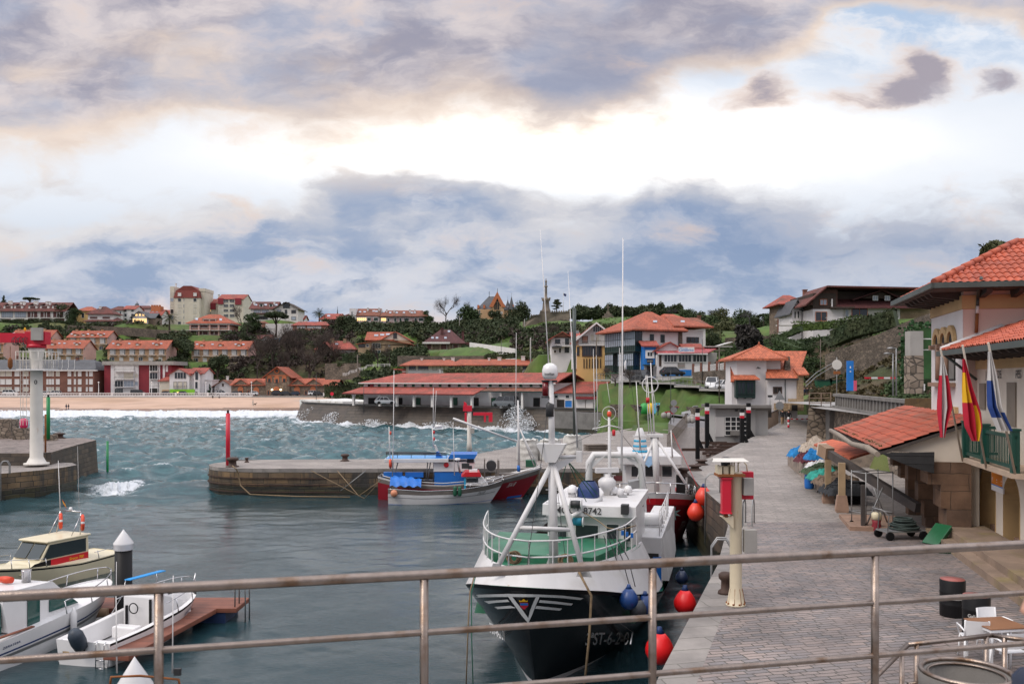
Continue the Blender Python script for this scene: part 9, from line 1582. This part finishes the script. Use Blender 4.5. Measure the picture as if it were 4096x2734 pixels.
def car(kind,paint,px,py,d,rz,lab,z=None,g=None):
 L_,W,H,hood,roof0,roof1,tail={'hatch':(4.,1.72,1.48,.27,.42,.80,.98),'suv':(4.5,1.8,1.7,.26,.40,.90,.99),'van':(4.9,1.9,1.95,.16,.30,.97,1.)}[kind];zb=H*.56;p=P(px,py,d)
 if z is not None:p.z=z
 R=thing('car' if kind!='van' else 'van',lab,'car' if kind!='van' else 'van',p,rz,g);X=lambda t:L_/2-L_*t
 if kind not in CARS:
  b=MB();st=[(0.,.78,.35,.5),(.03,.9,.24,zb*.80),(hood*.6,1,.22,zb*.95),(hood,1,.22,zb),(.6,1,.22,zb+.02),(.93,.98,.24,zb+.02),(1.,.88,.36,zb*.9)];rows=[]
  for t,w_,z0,z1 in st:rows.append([(X(t),s*W/2*w_*k,zz)for s,k,zz in((-1,.96,z0),(-1,1,(z0+z1)/2),(-1,.93,z1),(1,.93,z1),(1,1,(z0+z1)/2),(1,.96,z0))])
  b.add(sum(rows,[]),[(6*i+j,6*i+(j+1)%6,6*i+6+(j+1)%6,6*i+6+j)for i in range(6)for j in range(6)],smooth=False);b.poly(rows[0]);b.poly(rows[-1][::-1]);body=b.build('body',m_white2,R,bevel=.05)
  lo=[(X(hood),W*.44),(X(tail),W*.44)];up=[(X(roof0),W*.36),(X(roof1),W*.36)];g_=MB();q=[(lo[0][0],-lo[0][1],zb-.02),(lo[1][0],-lo[1][1],zb-.02),(lo[1][0],lo[1][1],zb-.02),(lo[0][0],lo[0][1],zb-.02)];e=[(up[0][0],-up[0][1],H-.05),(up[1][0],-up[1][1],H-.05),(up[1][0],up[1][1],H-.05),(up[0][0],up[0][1],H-.05)]
  [g_.poly([q[i],q[(i+1)%4],e[(i+1)%4],e[i]])for i in range(4)];g_.poly(e);glass=g_.build('glass',m_glass,R);r=MB();r.prism([(x*1.0,y*1.03,H-.06)for x,y,_ in e],(0,0,.06));[r.tube([q[i],e[i]],.06,4)for i in range(4)];m1=lambda s,t:Vector(q[0 if s<0 else 3]).lerp(Vector(q[1 if s<0 else 2]),t);m2=lambda s,t:Vector(e[0 if s<0 else 3]).lerp(Vector(e[1 if s<0 else 2]),t)
  [r.tube([m1(s,t),m2(s,t)],.05,4)for s in(-1,1)for t in(.42,.74)];roof=r.build('roof',m_white2,R);parts=[body,glass,roof]
  for sx in(.19,.80):
   for sy in(-1,1):w_=MB().lathe([(.2,-.1),(.31,-.1),(.31,.1),(.2,.1)],(0,0,0),16,T=Matrix.Rotation(math.pi/2,4,'X')).lathe([(0,-.08),(.2,-.08),(.2,.08),(0,.08)],(0,0,0),12,m=1,T=Matrix.Rotation(math.pi/2,4,'X')).build('wheel',[m_black,m_grey],R);w_.location=(X(sx),sy*(W/2-.1),.31);parts.append(w_)
  for sy in(-1,1):o=MB().bx((X(.035),sy*W*.34,zb*.72),(.1,.32,.14),rz=-sy*.3).build('headlight',m_glassb,R);o2=MB().bx((X(.99),sy*W*.37,zb*.85),(.08,.16,.28)).build('tail_light',m_crimson,R);parts+=[o,o2]
  CARS[kind]=[(o.name.split('.')[0],o.data,o.location.copy(),0)for o in parts]
  prs=parts
 else:
  prs=[]
  for nm,me,lc,md in CARS[kind]:o=bpy.data.objects.new(nm,me);COL.objects.link(o);o.parent=R;o.location=lc;prs.append(o)
 for o in prs[:3:2]:o.material_slots[0].link='OBJECT';o.material_slots[0].material=paint
cw,cs,cd,cn,cb,cr,cg=(mat('car paint '+n,c,.25,.04,1)for n,c in(('white',(.7,.7,.7)),('silver',(.38,.39,.40)),('dark',(.025,.028,.032)),('navy',(.015,.03,.06)),('blue',(.02,.12,.42)),('red',(.24,.012,.02)),('grey',(.12,.13,.14))))
car('van',cw,42,1585,306,0,'white van on the promenade left of the white crane column',3.55);PR='cars parked along the promenade'
for i,(k,m,px,lab)in enumerate((('hatch',cw,183,'white car half hidden by the green beacon post'),('suv',cw,217,'white estate car on the promenade right of the green beacon'),('van',cd,553,'dark van parked before the crimson building'),('hatch',cn,668,'dark blue car before the lime green shop'),('hatch',cn,725,'second dark blue car before the lime green shop'),('suv',cw,891,'white off-roader parked right of the fir'),('hatch',cg,948,'grey car parked left of the stone hall'),('hatch',cw,1010,'white car at the left end of the balustrade gap'),('suv',cd,1112,'dark off-roader before the stone hall entrance'),('hatch',cd,1146,'dark hatchback right behind the dark off-roader'),('hatch',cn,1176,'navy hatchback right of the stone hall entrance'),('suv',cw,1258,'white car half behind a black car near the right gable'),('hatch',cd,1275,'black hatchback near the right balustrade'),('hatch',cb,1342,'bright blue car behind the short balustrade'),('hatch',cg,1382,'grey green car behind the short balustrade'),('hatch',cr,1425,'red car behind the short balustrade'))):car(k,m,px,1590,304.6+(i%3)*.8,(.1,3.2,.2)[i%3],lab,3.56,PR)
car('suv',cw,2848,1553,129,-1.9,'white car nearer the slope wall, left one of the white pair on the ramp road');car('hatch',cw,2893,1559,125.5,-2.75,'white hatchback, right one of the white pair beside the utility pole');car('van',cd,2565,1525,145,-1.2,'dark van parked below the blue house');car('hatch',cr,2712,1664,131,2.6,'red car parked below the grass bank');car('suv',cs,2790,1668,128,2.7,'silver estate car parked below the grass bank');car('hatch',cw,2845,1668,124,1.9,'white car half hidden by the concrete winch house');car('hatch',cs,1540,1616,171,.2,'silver car under the porch of the fish hall');car('van',cg,2020,1626,160,2.6,'grey van parked in front of the fish hall');car('hatch',cw,2330,1482,178,.1,'white car behind the glass fence by the yellow house');car('hatch',cs,2400,1490,170,.2,'silver car below the yellow house bay');car('hatch',cd,2690,1503,141.5,.3,'dark car in the shade beside the blue restaurant base')
m_skin=mat('skin',(.50,.27,.19),.55,.08,6);m_hair=mat('dark hair',(.02,.014,.01),.6,.2,8);PM={n:mat('cloth '+n,c,.85,.15,4)for n,c in(('black',(.012,.012,.015)),('navy',(.012,.02,.045)),('jeans',(.04,.065,.12)),('tan',(.28,.17,.08)),('olive',(.07,.075,.045)),('grey',(.12,.12,.125)),('pale',(.32,.35,.33)))}
PB={}
def person(lab,loc,rz,topc,legc,stride=.28,g=None):
 R=thing('person',lab,'person',loc,rz,g)
 if stride not in PB:
  s=stride;J=[((0,0,.95),.15),((0,0,1.15),.135),((0,.01,1.36),.16),((0,.015,1.5),.06),((0,.03,1.6),.085),((0,.035,1.69),.075)];E=[(0,1),(1,2),(2,3),(3,4),(4,5)]
  for sd in(-1,1):
   i=len(J);f=s*sd;J+=[((sd*.1,0,.9),.105),((sd*.105,f*.55+.03,.5),.075),((sd*.1,f-.02,.09),.05),((sd*.11,f+.15,.03),.04)];E+=[(0,i),(i,i+1),(i+1,i+2),(i+2,i+3)];i=len(J);J+=[((sd*.19,0,1.42),.07),((sd*.25,-f*.3,1.15),.055),((sd*.24,-f*.6+.06,.92),.042),((sd*.23,-f*.6+.12,.82),.036)];E+=[(2,i),(i,i+1),(i+1,i+2),(i+2,i+3)]
  me=bpy.data.meshes.new('body');me.from_pydata([j[0]for j in J],E,[]);o=bpy.data.objects.new('body',me);COL.objects.link(o);md=o.modifiers.new('skin','SKIN')
  for v,j in zip(me.skin_vertices[0].data,J):v.radius=(j[1],j[1]*(.72 if j[0][2]>1.1 and abs(j[0][0])<.05 and j[0][2]<1.45 else 1))
  me.skin_vertices[0].data[0].use_root=True;o.modifiers.new('sub','SUBSURF').levels=1;bpy.context.view_layer.update();m2=bpy.data.meshes.new_from_object(o.evaluated_get(bpy.context.evaluated_depsgraph_get()));bpy.data.objects.remove(o)
  m2.materials.clear();[m2.materials.append(m)for m in(m_skin,PM['black'],PM['jeans'])]
  for p in m2.polygons:z=p.center.z;p.material_index=2 if z<.9 and abs(p.center.x)<.175 else(0 if z>1.49 or(z<.89 and abs(p.center.x)>.175)else 1);p.use_smooth=True
  h=MB().lathe([(.06,-.09),(.1,-.04),(.105,.04),(.07,.1),(0,.115)],(0,.015,1.68),12).build('hair',m_hair,R);PB[stride]=(m2,h.data)
 else:h=bpy.data.objects.new('hair',PB[stride][1]);COL.objects.link(h);h.parent=R
 o=bpy.data.objects.new('body',PB[stride][0]);COL.objects.link(o);o.parent=R
 for i,m in((1,PM[topc]),(2,PM[legc])):o.material_slots[i].link='OBJECT';o.material_slots[i].material=m
 return R
for lab,px,py,z,rz,t,l,s in(('person in black jacket and tan trousers walking up the quay ramp',3130,1701,3.9,3.0,'black','tan',.28),('person in dark coat and shorts beside the striped post',3155,1704,3.9,3.2,'black','grey',.2),('person in navy and jeans half hidden by the brown fence',3114,1690,3.95,.2,'navy','jeans',.28),('person in navy jacket, leftmost of three on the upper road',3217,1597,6.1,.1,'navy','jeans',.2),('person in black, middle of three on the upper road',3230,1597,6.15,0,'black','jeans',.28),('person in olive jacket, rightmost of three on the upper road',3245,1596,6.2,.1,'olive','jeans',.2)):person(lab,G(px,py,z),rz,t,l,s)
for lab,px,py,d,rz,t,l in(('dark clad person, left of the pair walking at the surf',265,1639,250,1.4,'navy','navy'),('dark clad person, right of the pair walking at the surf',274,1639,250,1.5,'black','navy'),('person in pale jacket with a black dog on the beach',1012,1621,268,1.7,'pale','pale'),('dark figure standing at the foot of the sea wall, nearer the fir',851,1600,299,0,'black','black'),('dark figure at the sea wall in front of the white off-roader',877,1603,299,0,'black','black'),('person in black by the blue recycling bank',2632,1660,131,.5,'black','navy'),('person in dark red trousers coat by the green bell',2560,1662,133,0,'black','grey')):person(lab,P(px,py,d),rz,t,l,.2)
R=thing('dog','black dog beside the person in the pale jacket','dog',P(1020,1621,268));b=MB();b.tube([(-.35,0,.48),(-.1,0,.5),(.2,0,.52),(.36,0,.66),(.52,0,.72),(.66,0,.68)],[.1,.14,.16,.09,.09,.04],8);[b.tube([(x,y,.45),(x+.05*k,y,.25),(x-.02,y,0)],[.07,.045,.035],6)for x,k in((-.28,-1),(.2,1))for y in(-.09,.09)];b.tube([(-.35,0,.52),(-.6,0,.68)],[.035,.015],5);b.build('body',PM['black'],R)
def fore():
 ln=lambda X:4.515+.235*X
 sheet('terrace_floor',[(-9,-4,6.75),(8,-4,6.75),(8,ln(8)+.2,6.75),(-9,ln(-9)+.2,6.75)],m_pave,3.,m_conc)
 R=thing('terrace_railing','brushed steel railing with three horizontal bars crossing the whole foreground','railing',(0,4.5,6.75),world=True)
 for z,r in((7.82,.0255),(7.53,.0165),(7.228,.0165)):MB().tube([(X,ln(X),z)for X in np.linspace(-4.2,5.5,9)],r,18).build('rail',m_steel,R)
 for X in(-2.95,-1.665,-.443,.753,2.075,3.3):MB().tube([(X,ln(X),6.75),(X,ln(X),7.80)],.022,16).build('post',m_steel,R)
 R=thing('stair_railing','lower steel stair railing bending at the bottom right corner','railing',(3.6,7.6,5.4),world=True)
 a,c,e,f_=P(3631,2577,7.55),P(3967,2539,7.83),P(4140,2564,7.6),P(3474,2734,7.2);MB().tube([f_+(f_-a)*1.2,a],.021,12).tube([a,c],.021,12).tube([c,e],.021,12).build('rail',m_steel,R)
 for t,q in((.1,c),(.93,c)):p=a.lerp(q,t);MB().tube([p,(p.x,p.y,5.4)],.022,10).build('post',m_steel,R)
 for p in(a.lerp(f_,.16),c.lerp(e,.3)):MB().tube([p,(p.x,p.y,5.2)],.022,10).build('post',m_steel,R)
 MB().tube([a+Vector((0,0,-.34)),c+Vector((0,0,-.34)),e+Vector((0,0,-.34))],.015,10).build('rail',m_steel,R)
 sheet('stair_landing',[(2.6,5.9,5.4),(6,6.4,5.4),(6,8.1,5.4),(2.6,8.1,5.4)],m_pave,3.,m_conc)
 p=P(3866,2680,6.6);R=thing('bin','round concrete litter bin with a steel rim in the bottom right corner','litter bin',(p.x,p.y,5.4));h=p.z-5.4;MB().lathe([(.30,0),(.33,h-.12),(.335,h-.02),(.27,h-.03),(.26,.1),(0,.1)],n=28).build('body',m_conc_dark,R);MB().ring((0,0,h-.01),.315,.02,'Z',32,8).ring((0,0,h-.03),.265,.01,'Z',32,6).build('rim',m_steel,R)
 x0,y0=(4138-CX)/F*2.,2.;R=thing('person','person in dark jacket with grey hood, face in profile cut by the right edge','person',(x0+.10,y0,6.72),0);zc=8.27
 TZ=[(.86,.15,.19),(.95,.16,.20),(1.15,.16,.21),(1.30,.155,.225),(1.36,.13,.20),(1.40,.10,.13),(1.43,.075,.08)];b=MB();b.grid(lambda u,v:((interp([(k/6,t[1])for k,t in enumerate(TZ)],v))*math.cos(6.2832*u)+.03,interp([(k/6,t[2])for k,t in enumerate(TZ)],v)*math.sin(6.2832*u),interp([(k/6,t[0])for k,t in enumerate(TZ)],v)),28,18)
 for sd in(-1,1):b.tube([(.03,sd*.1,.95),(.03,sd*.11,.5),(.05,sd*.11,.08),(-.12,sd*.11,.04)],[.1,.075,.05,.04],10).tube([(.03,sd*.17,1.33),(.05,sd*.24,1.08),(-.06,sd*.24,.87),(-.16,sd*.23,.83)],[.075,.06,.045,.035],10)
 b.build('body',PM['navy'],R)
 def head(u,v):
  a,t=2*math.pi*u,math.pi*v;r=math.sin(t);z=.125*math.cos(t);x=-math.cos(a)*r*.098;y=math.sin(a)*r*.078
  f=max(0,math.cos(a))**6*r;pr=interp([(-.125,0),(-.105,.018),(-.085,.012),(-.07,.022),(-.06,.012),(-.05,.022),(-.04,.012),(-.022,.036),(-.008,.028),(.018,.012),(.035,.012),(.06,.016),(.125,0)],z)
  if z<-.02:x*=1-.25*((-z-.02)/.1);y*=1-.35*((-z-.02)/.1)
  return(x-pr*f+.0,y,1.57+z)
 h=MB().grid(lambda u,v:head(u,.001+.998*v),48,40).tube([(.03,0,1.38),(.02,0,1.52)],[.062,.058],12).build('head',m_skin,R);MB().grid(lambda u,v:Vector((0,0,1.60))+(Vector(head(.5+(u-.5)*.72,.001+.5*v))-Vector((0,0,1.60)))*1.09,20,14).build('hair',m_hair,R)
 for sd in(-1,1):MB().lathe([(0,-.011),(.009,-.006),(.011,0),(.009,.006),(0,.011)],(-.085,sd*.032,1.585),10).build('eye',m_wframe,R);MB().bx((.005,sd*.078,1.57),(.03,.014,.058)).build('ear',m_skin,R,bevel=.006)
 MB().ring((.05,0,1.40),.085,.035,'Z',20,8).build('hood',PM['grey'],R)
 for sd in(-1,1):
  for k in range(5):b=MB();y=sd*.23+(k-2)*.017;b.tube([(-.2,y,.82),(-.25+.02*abs(k-2),y,.80),(-.26+.02*abs(k-2),y,.765)]if k!=(0 if sd>0 else 4)else[(-.17,y,.83),(-.2,y-sd*.03,.82)],[.009,.008,.007][:3 if k!=(0 if sd>0 else 4)else 2],6);b.build('finger',m_skin,R)
 for lab,px,pyb in(('black steel drum table with red top standing alone on the cobbles',3810,2460),('black steel drum table half hidden behind the white chairs',3905,2537)):
  p=G(px,pyb,3.3);R=thing('drum',lab,'barrel',p);MB().lathe([(.27,0),(.28,.02),(.275,.26),(.285,.28),(.275,.3),(.275,.54),(.285,.56),(.275,.58),(.28,.83),(.265,.85)],n=26).build('body',m_black,R);MB().lathe([(.265,.845),(.265,.86),(0,.861)],n=26).build('top',mat('red drum lid',(.30,.09,.075),.5,.1,3)if px<3850 else bpy.data.materials['red drum lid'],R)
  for s_,a0 in(('Estrella',-1.25),('Galicia',-2.2)):text(s_,.10,lambda x,y:Vector((.281*math.cos(a0+x/.28),.281*math.sin(a0+x/.28),.42+y)),m_offwhite,R)
 mc=mat('white plastic',(.72,.72,.73),.4,.04,2)
 def chair(lab,x,y,rz,z=3.3,m=mc):
  R=thing('chair',lab,'chair',(x,y,z),rz);MB().box(-.22,.22,-.22,.2,.43,.46).build('seat',m,R,bevel=.015);MB().grid(lambda u,v:(-.21+.42*u,.2+.06*v+.03*(1-(2*u-1)**2),.52+.30*v),8,4).grid(lambda u,v:(-.21+.42*u,.215+.06*v+.03*(1-(2*u-1)**2),.52+.30*v),8,4).build('backrest',m,R)
  for sx in(-1,1):
   for sy in(-1,1):MB().tube([(sx*.2,sy*.19,.44),(sx*.23,sy*.24,0)],[.022,.016],6).build('leg',m,R)
   MB().tube([(sx*.22,.24,.6),(sx*.26,.05,.66),(sx*.26,-.18,.65),(sx*.22,-.2,.45)],.018,6).tube([(sx*.21,.2,.44),(sx*.21,.25,.82)],.02,6).build('arm',m,R)
 q=G(3895,2634,3.3);chair('white plastic armchair left of the brown topped table',q.x,q.y,2.9);q=G(4012,2620,3.3);chair('white plastic armchair behind the brown topped table',q.x,q.y+.3,.2);q=G(4045,2690,3.3);chair('white plastic armchair nearest the bin, in front of the table',q.x-.05,q.y,3.3);q=FB.w((-2.9,-1.9));chair('white chair standing inside the office arcade',q.x,q.y,.5,3.74);q=FB.w((-4.6,-2.2));chair('dark red chair deep inside the office arcade',q.x,q.y,2.2,3.74,m_red)
 p=G(3985,2640,3.3);R=thing('table','white legged terrace table with brown top','table',(p.x,p.y,3.3),.15);MB().box(-.42,.42,-.4,.4,.72,.745).build('tabletop',mat('brown laminate',(.22,.10,.045),.45,.1,3),R,bevel=.006);MB().box(-.4,.4,-.38,.38,.67,.717).build('apron',mc,R)
 for sx in(-1,1):
  for sy in(-1,1):MB().box(sx*.38-.022,sx*.38+.022,sy*.36-.022,sy*.36+.022,0,.669).build('leg',mc,R)
 m_wh,m_fb=mat('flag white',(.55,.53,.52),.8,.06,3),mat('flag blue',(.015,.05,.22),.8,.08,2)
 for nm,t,bt,rows,cf,mats in(('white flag with red wings, leftmost on the office balcony',(3762,1395),(3847,1823),((1425,3763,3770),(1530,3756,3795),(1630,3752,3810),(1700,3758,3786),(1748,3763,3774)),lambda u,v:0 if.3<u<.72 or v<.25 else 1,[m_wh,m_fred]),('red and yellow flag in the middle of the office balcony',(3850,1380),(3941,1850),((1435,3850,3858),(1550,3851,3888),(1650,3856,3924),(1705,3862,3930),(1762,3888,3912)),lambda u,v:1 if(u<.55 and.15<v<.55)or(.6<u<.85 and v>.55)else 0,[m_fred,m_yel]),('white and blue flag, rightmost on the office balcony',(3953,1370),(4055,1870),((1405,3953,3962),(1520,3951,3988),(1625,3955,4006),(1680,3975,4030),(1722,3990,4050)),lambda u,v:1 if(u<.5 and.35<v<.85)or(u>.75 and v>.75)else 0,[m_wh,m_fb])):
  p0,p1=FB.w(FB.y(*t,1.0)),FB.w(FB.y(*bt,-.05));R=thing('flag',nm,'flag',p1,world=True);MB().tube([p1+(p1-p0)*.05,p0],[.032,.028],8).build('pole',mat('pale pole',(.42,.36,.3),.6,.1,3)if t[0]==3762 else bpy.data.materials['pale pole'],R);Y0=rows[0][0];Y1=rows[-1][0];dd=p0.y
  lt,rt=[(r[0],r[1])for r in rows],[(r[0],r[2])for r in rows]
  def fn(u,v):py=Y0+(Y1-Y0)*v;a,c=interp(lt,py),interp(rt,py);q=P(a+(c-a)*u,py,dd+.1*v);q.y+=.09*math.sin(u*17+v*3)*(.3+v);return q
  MB().grid(fn,30,30,mf=cf).build('cloth',mats,R)
 def heap(lab,px,py,d,w,h,m,n=10,name='net_heap'):
  c=P(px,py,d);rg=np.random.default_rng(int(px));ph=rg.random(6)*6;f=lambda u,v:(c.x+w*(u-.5),c.y+w*.8*(v-.5),c.z-.25+h*(max(0,1-(2*u-1)**2)*max(0,1-(2*v-1)**2))**.5*(.8+.25*math.sin(u*9+ph[0])*math.cos(v*8+ph[1]))+.07*math.sin(u*31+ph[2])*math.sin(v*27+ph[3]));R=thing(name,lab,'net heap',c,world=True);MB().grid(f,22,18).build('mass',m,R);b=MB()
  for k in range(n):u0,v0=rg.random(2)*.6+.2;b.tube([Vector(f(min(1,max(0,u0+.16*math.cos(a*1.1+k))),min(1,max(0,v0+.16*math.sin(a*1.3)))))+Vector((0,0,.03))for a in np.arange(0,5,.5)],.018,4)
  b.build('cords',m,R)
 T=lambda n,c:mat(n,c,.85,.3,5,.6,14,bd=.04)
 heap('pale beige heap of net at the top of the pen',3270,1790,51,1.9,.9,T('beige net',(.36,.30,.24)));heap('bright blue bag of gear on the net pen',3195,1808,52,1.2,.7,T('blue bag',(.01,.17,.42)),4);heap('red and black gear heap between the blue bags',3225,1828,49,1.2,.6,T('dark red gear',(.10,.02,.03)));heap('second blue bag beside the beam head',3258,1818,47,1.,.6,bpy.data.materials['blue bag'],5);heap('white sack heap on the net pen',3285,1860,45,1.5,.55,T('white sack',(.55,.55,.55)),3);heap('turquoise net hanging over the pen wall',3300,1895,42.6,1.6,.6,T('turquoise net',(.02,.25,.20)));heap('dark green net heap in the pen',3290,1872,44,1.9,.5,T('dark green net',(.035,.06,.025)));heap('brown tangled net heap nearest the posts',3350,1915,40.8,2.,.6,T('brown net',(.13,.09,.06)),16);heap('black net heap below the posts',3380,1950,39,2.,.7,T('black net',(.02,.022,.026)))
 o=MB().lathe([(.19,0),(.23,.06),(.24,.35),(.23,.68),(.19,.74),(0,.75)],n=20).build('drum',m_bblue,loc=G(3237,1953,3.3));tag(o,'blue plastic drum by the low pen wall','barrel')
 p=G(3412,2012,3.3);R=thing('crate_stack','stack of black fish crates between the tan posts','crates',p,.2);[MB().box(-.45,.45,-.3,.3,.2*k,.2*k+.185).build('crate',m_black,R,bevel=.02)for k in range(5)]
 p=G(3506,2122,3.3);R=thing('hydrant','cream capped dark red hydrant post beside the trolley','hydrant',p);MB().lathe([(.17,0),(.19,.06),(.14,.3),(.17,.42)],n=16).build('base',m_crimson,R);MB().lathe([(.18,.42),(.18,.62),(.14,.68),(0,.69)],n=16).build('cap',m_gel,R)
 p=G(3475,2105,3.3);R=thing('scaffold_cart','rusty wheeled scaffold frame under the inclined beam','scaffold',p,.3);b=MB();[b.tube([(x,y,.15),(x,y,2.1)],.022,6)for x in(-.45,.75)for y in(-.4,.4)];[b.tube([(-.45,y,z),(.75,y,z)],.018,5)for y in(-.4,.4)for z in(.55,2.05)];[b.tube([(x,-.4,z),(x,.4,z)],.018,5)for x in(-.45,.75)for z in(.55,2.05)];b.tube([(-.4,-.4,.2),(.3,-.4,1.5)],.03,5).tube([(.5,-.4,.2),(-.1,-.4,1.5)],.03,5);b.build('frame',m_grey,R);[MB().lathe([(.1,-.025),(.1,.025)],(x,y,.1),12,T=Matrix.Rotation(math.pi/2,4,'X')).build('wheel',m_black,R)for x in(-.45,.75)for y in(-.4,.4)]
 p=G(3600,2152,3.3);R=thing('trolley','four wheeled trolley carrying a coil of dark hose','trolley',p,.15);MB().box(-.7,.75,-.35,.35,.26,.31).tube([(-.65,-.3,.3),(-.6,-.3,.85),(-.85,-.3,1.05)],.022,6).tube([(-.65,.3,.3),(-.6,.3,.85),(-.85,.3,1.05)],.022,6).tube([(-.85,-.3,1.05),(-.85,.3,1.05)],.022,6).build('frame',m_grey,R);[MB().lathe([(.15,-.035),(.15,.035)],(x,y,.15),14,T=Matrix.Rotation(math.pi/2,4,'X')).build('wheel',m_black,R)for x in(-.6,.65)for y in(-.36,.36)];b=MB();[b.ring((.15+.05*math.sin(k*2),.03*math.cos(k*3),.36+.055*k),.46-.03*k,.035,'Z',22,6)for k in range(7)];b.build('hose',T('dark hose',(.03,.045,.04)),R)
 p=G(3735,2175,3.3);R=thing('fish_crate','glossy green crate leaning against the stone pillar','crate',p,.4);T2=Matrix.Rotation(-.75,4,'Y');MB().box(-.1,.75,-.3,.3,0,.12,T=T2).box(-.12,.78,-.33,.33,.121,.16,T=T2).build('crate',mat('glossy green',(.015,.10,.04),.25,.1,3),R,bevel=.02);o=MB().box(-.5,.5,-.3,.3,0,.1).build('fish_crate',bpy.data.materials['glossy green'],loc=G(3800,2205,3.3),bevel=.02);tag(o,'flat green crate on the ground by the pillar foot','crate')
 for lab,px,w in(('white bulk bag of net, leftmost on the inner pier',2112,84),('white bulk bag of net, middle one behind the bow rope',2200,84),('white bulk bag of net, right one beyond the mast foot',2290,70)):p=G(px,1838 if px<2250 else 1815,2.0);k=p.y/F*w/2;o=MB().grid(lambda u,v:(k*math.cos(6.283*u)*(1.05-.3*max(0,v-.8)*2+.06*math.sin(9*u*6.28+v*6)),k*.9*math.sin(6.283*u)*(1.05+.05*math.sin(v*20)),1.7*v+.08*math.sin(u*25)),28,14).grid(lambda u,v:(k*(2*u-1)*.75,k*(2*v-1)*.65,1.7+.15*math.sin(u*9)*math.sin(v*8)),6,6).build('bulk_bag',m_bag,loc=p);tag(o,lab,'bulk bag','bulk bags on the pier')
 o=MB().box(-.4,.4,-.3,.3,0,.55).build('net_crate',m_green,loc=G(2123,1866,2.0),bevel=.03);tag(o,'green crate on the pier edge above the red bow','crate');R=thing('pallet_stack','heap of broken brown pallets on the inner pier','pallets',G(2385,1800,2.0),.3);[MB().box(-1.1,1.1,-.6,.6,.16*k,.16*k+.1).build('pallet',m_wood,R)for k in range(4)];p=G(2297,1790,2.);R=thing('pier_light_mast','tall dark grey lamp mast on the inner pier behind the radome','lamp mast',p);h=EZ-(1232-HY)/F*p.y-p.z;MB().tube([(0,0,0),(0,0,h*.80),(0,0,h)],[.14,.2,.2],8).build('mast',m_gutter,R);MB().bx((.3,0,h*.83),(.35,.25,.3)).build('floodlight',m_grey,R)
 o=MB().tube([P(2310,1790,58),P(2272,1083,58)],[.06,.012],6).build('aerial_mast',m_white2);tag(o,'slender white aerial mast just left of the dark lamp mast','aerial')
 w=MB().box(-60,P(65,0,88).x,87,88.5,3,4.9).build('mole_wall',m_stonewall);tag(w,'rough stone parapet on the outer mole at the left edge','wall');w=MB().box(P(62,0,86).x,P(109,0,86).x,85.5,86.6,3,4.1).build('mole_block',m_stonewall);tag(w,'low stone block on the mole under the pink buoy','wall');o=MB().lathe([(.25,0),(.36,.15),(.38,.5),(.34,.85),(.2,.95),(0,.96)],n=18).build('lifebuoy_case',mat('pink plastic',(.55,.02,.10),.45,.1,2),loc=(P(95,0,86).x,86,4.1));tag(o,'pink plastic lifebuoy case on the mole block','lifebuoy');w=MB().box(P(172,0,84.5).x,P(221,0,84.5).x,84,85,3,3.55).build('mole_step',m_stonewall);tag(w,'low stone block at the foot of the green beacon','wall')
 for z in(1.25,.75,.2):MB().tube([(-19.7+4.6*1.06*math.cos(math.pi*(.62+k*.043)),71.2+3.8*math.sin(math.pi*(.62+k*.043)),z)for k in range(21)]+[(-15.3,67.25,z),(-12,67.4,z)],.05,4).build('iron_band',m_bolt,pier)
 o=MB().tube([(0,0,0),(0,0,3.2)],.08,6).build('rusty_post',m_rust,loc=P(182,1815,70.5));tag(o,'thin rusty post right behind the white crane column','post')
 rg=np.random.default_rng(4);Q=[]
 for px,d,w,h,n in((2085,160.5,2.6,4.4,1500),(2130,160,1.6,2.2,500),(1310,196,5.,3.2,1300),(1365,186,2.5,2.2,500),(1260,202,3,1.6,500),(2270,153,1.4,1.8,400),(1520,176,3.,1.2,400),(1800,170,5,1.,400),(2430,146,1.6,3.,500)):t=rg.random(n)**1.7;a=rg.normal(0,.5,n);Q.append(np.stack([(px-CX)/F*d-.8+a*w*(.6+.6*t),d-4.2+rg.normal(0,.5,n),h*t*np.exp(-a*a*.8)],1))
 tag(leaf_mesh('spray',np.concatenate(Q),.13,mat('sea spray',(.68,.70,.72),.9,.05,1),None,rg),kind='stuff')
m_bag=mat('white bulk bag',(.50,.49,.46),.8,.18,2,.5,9,bd=.05)
fore()
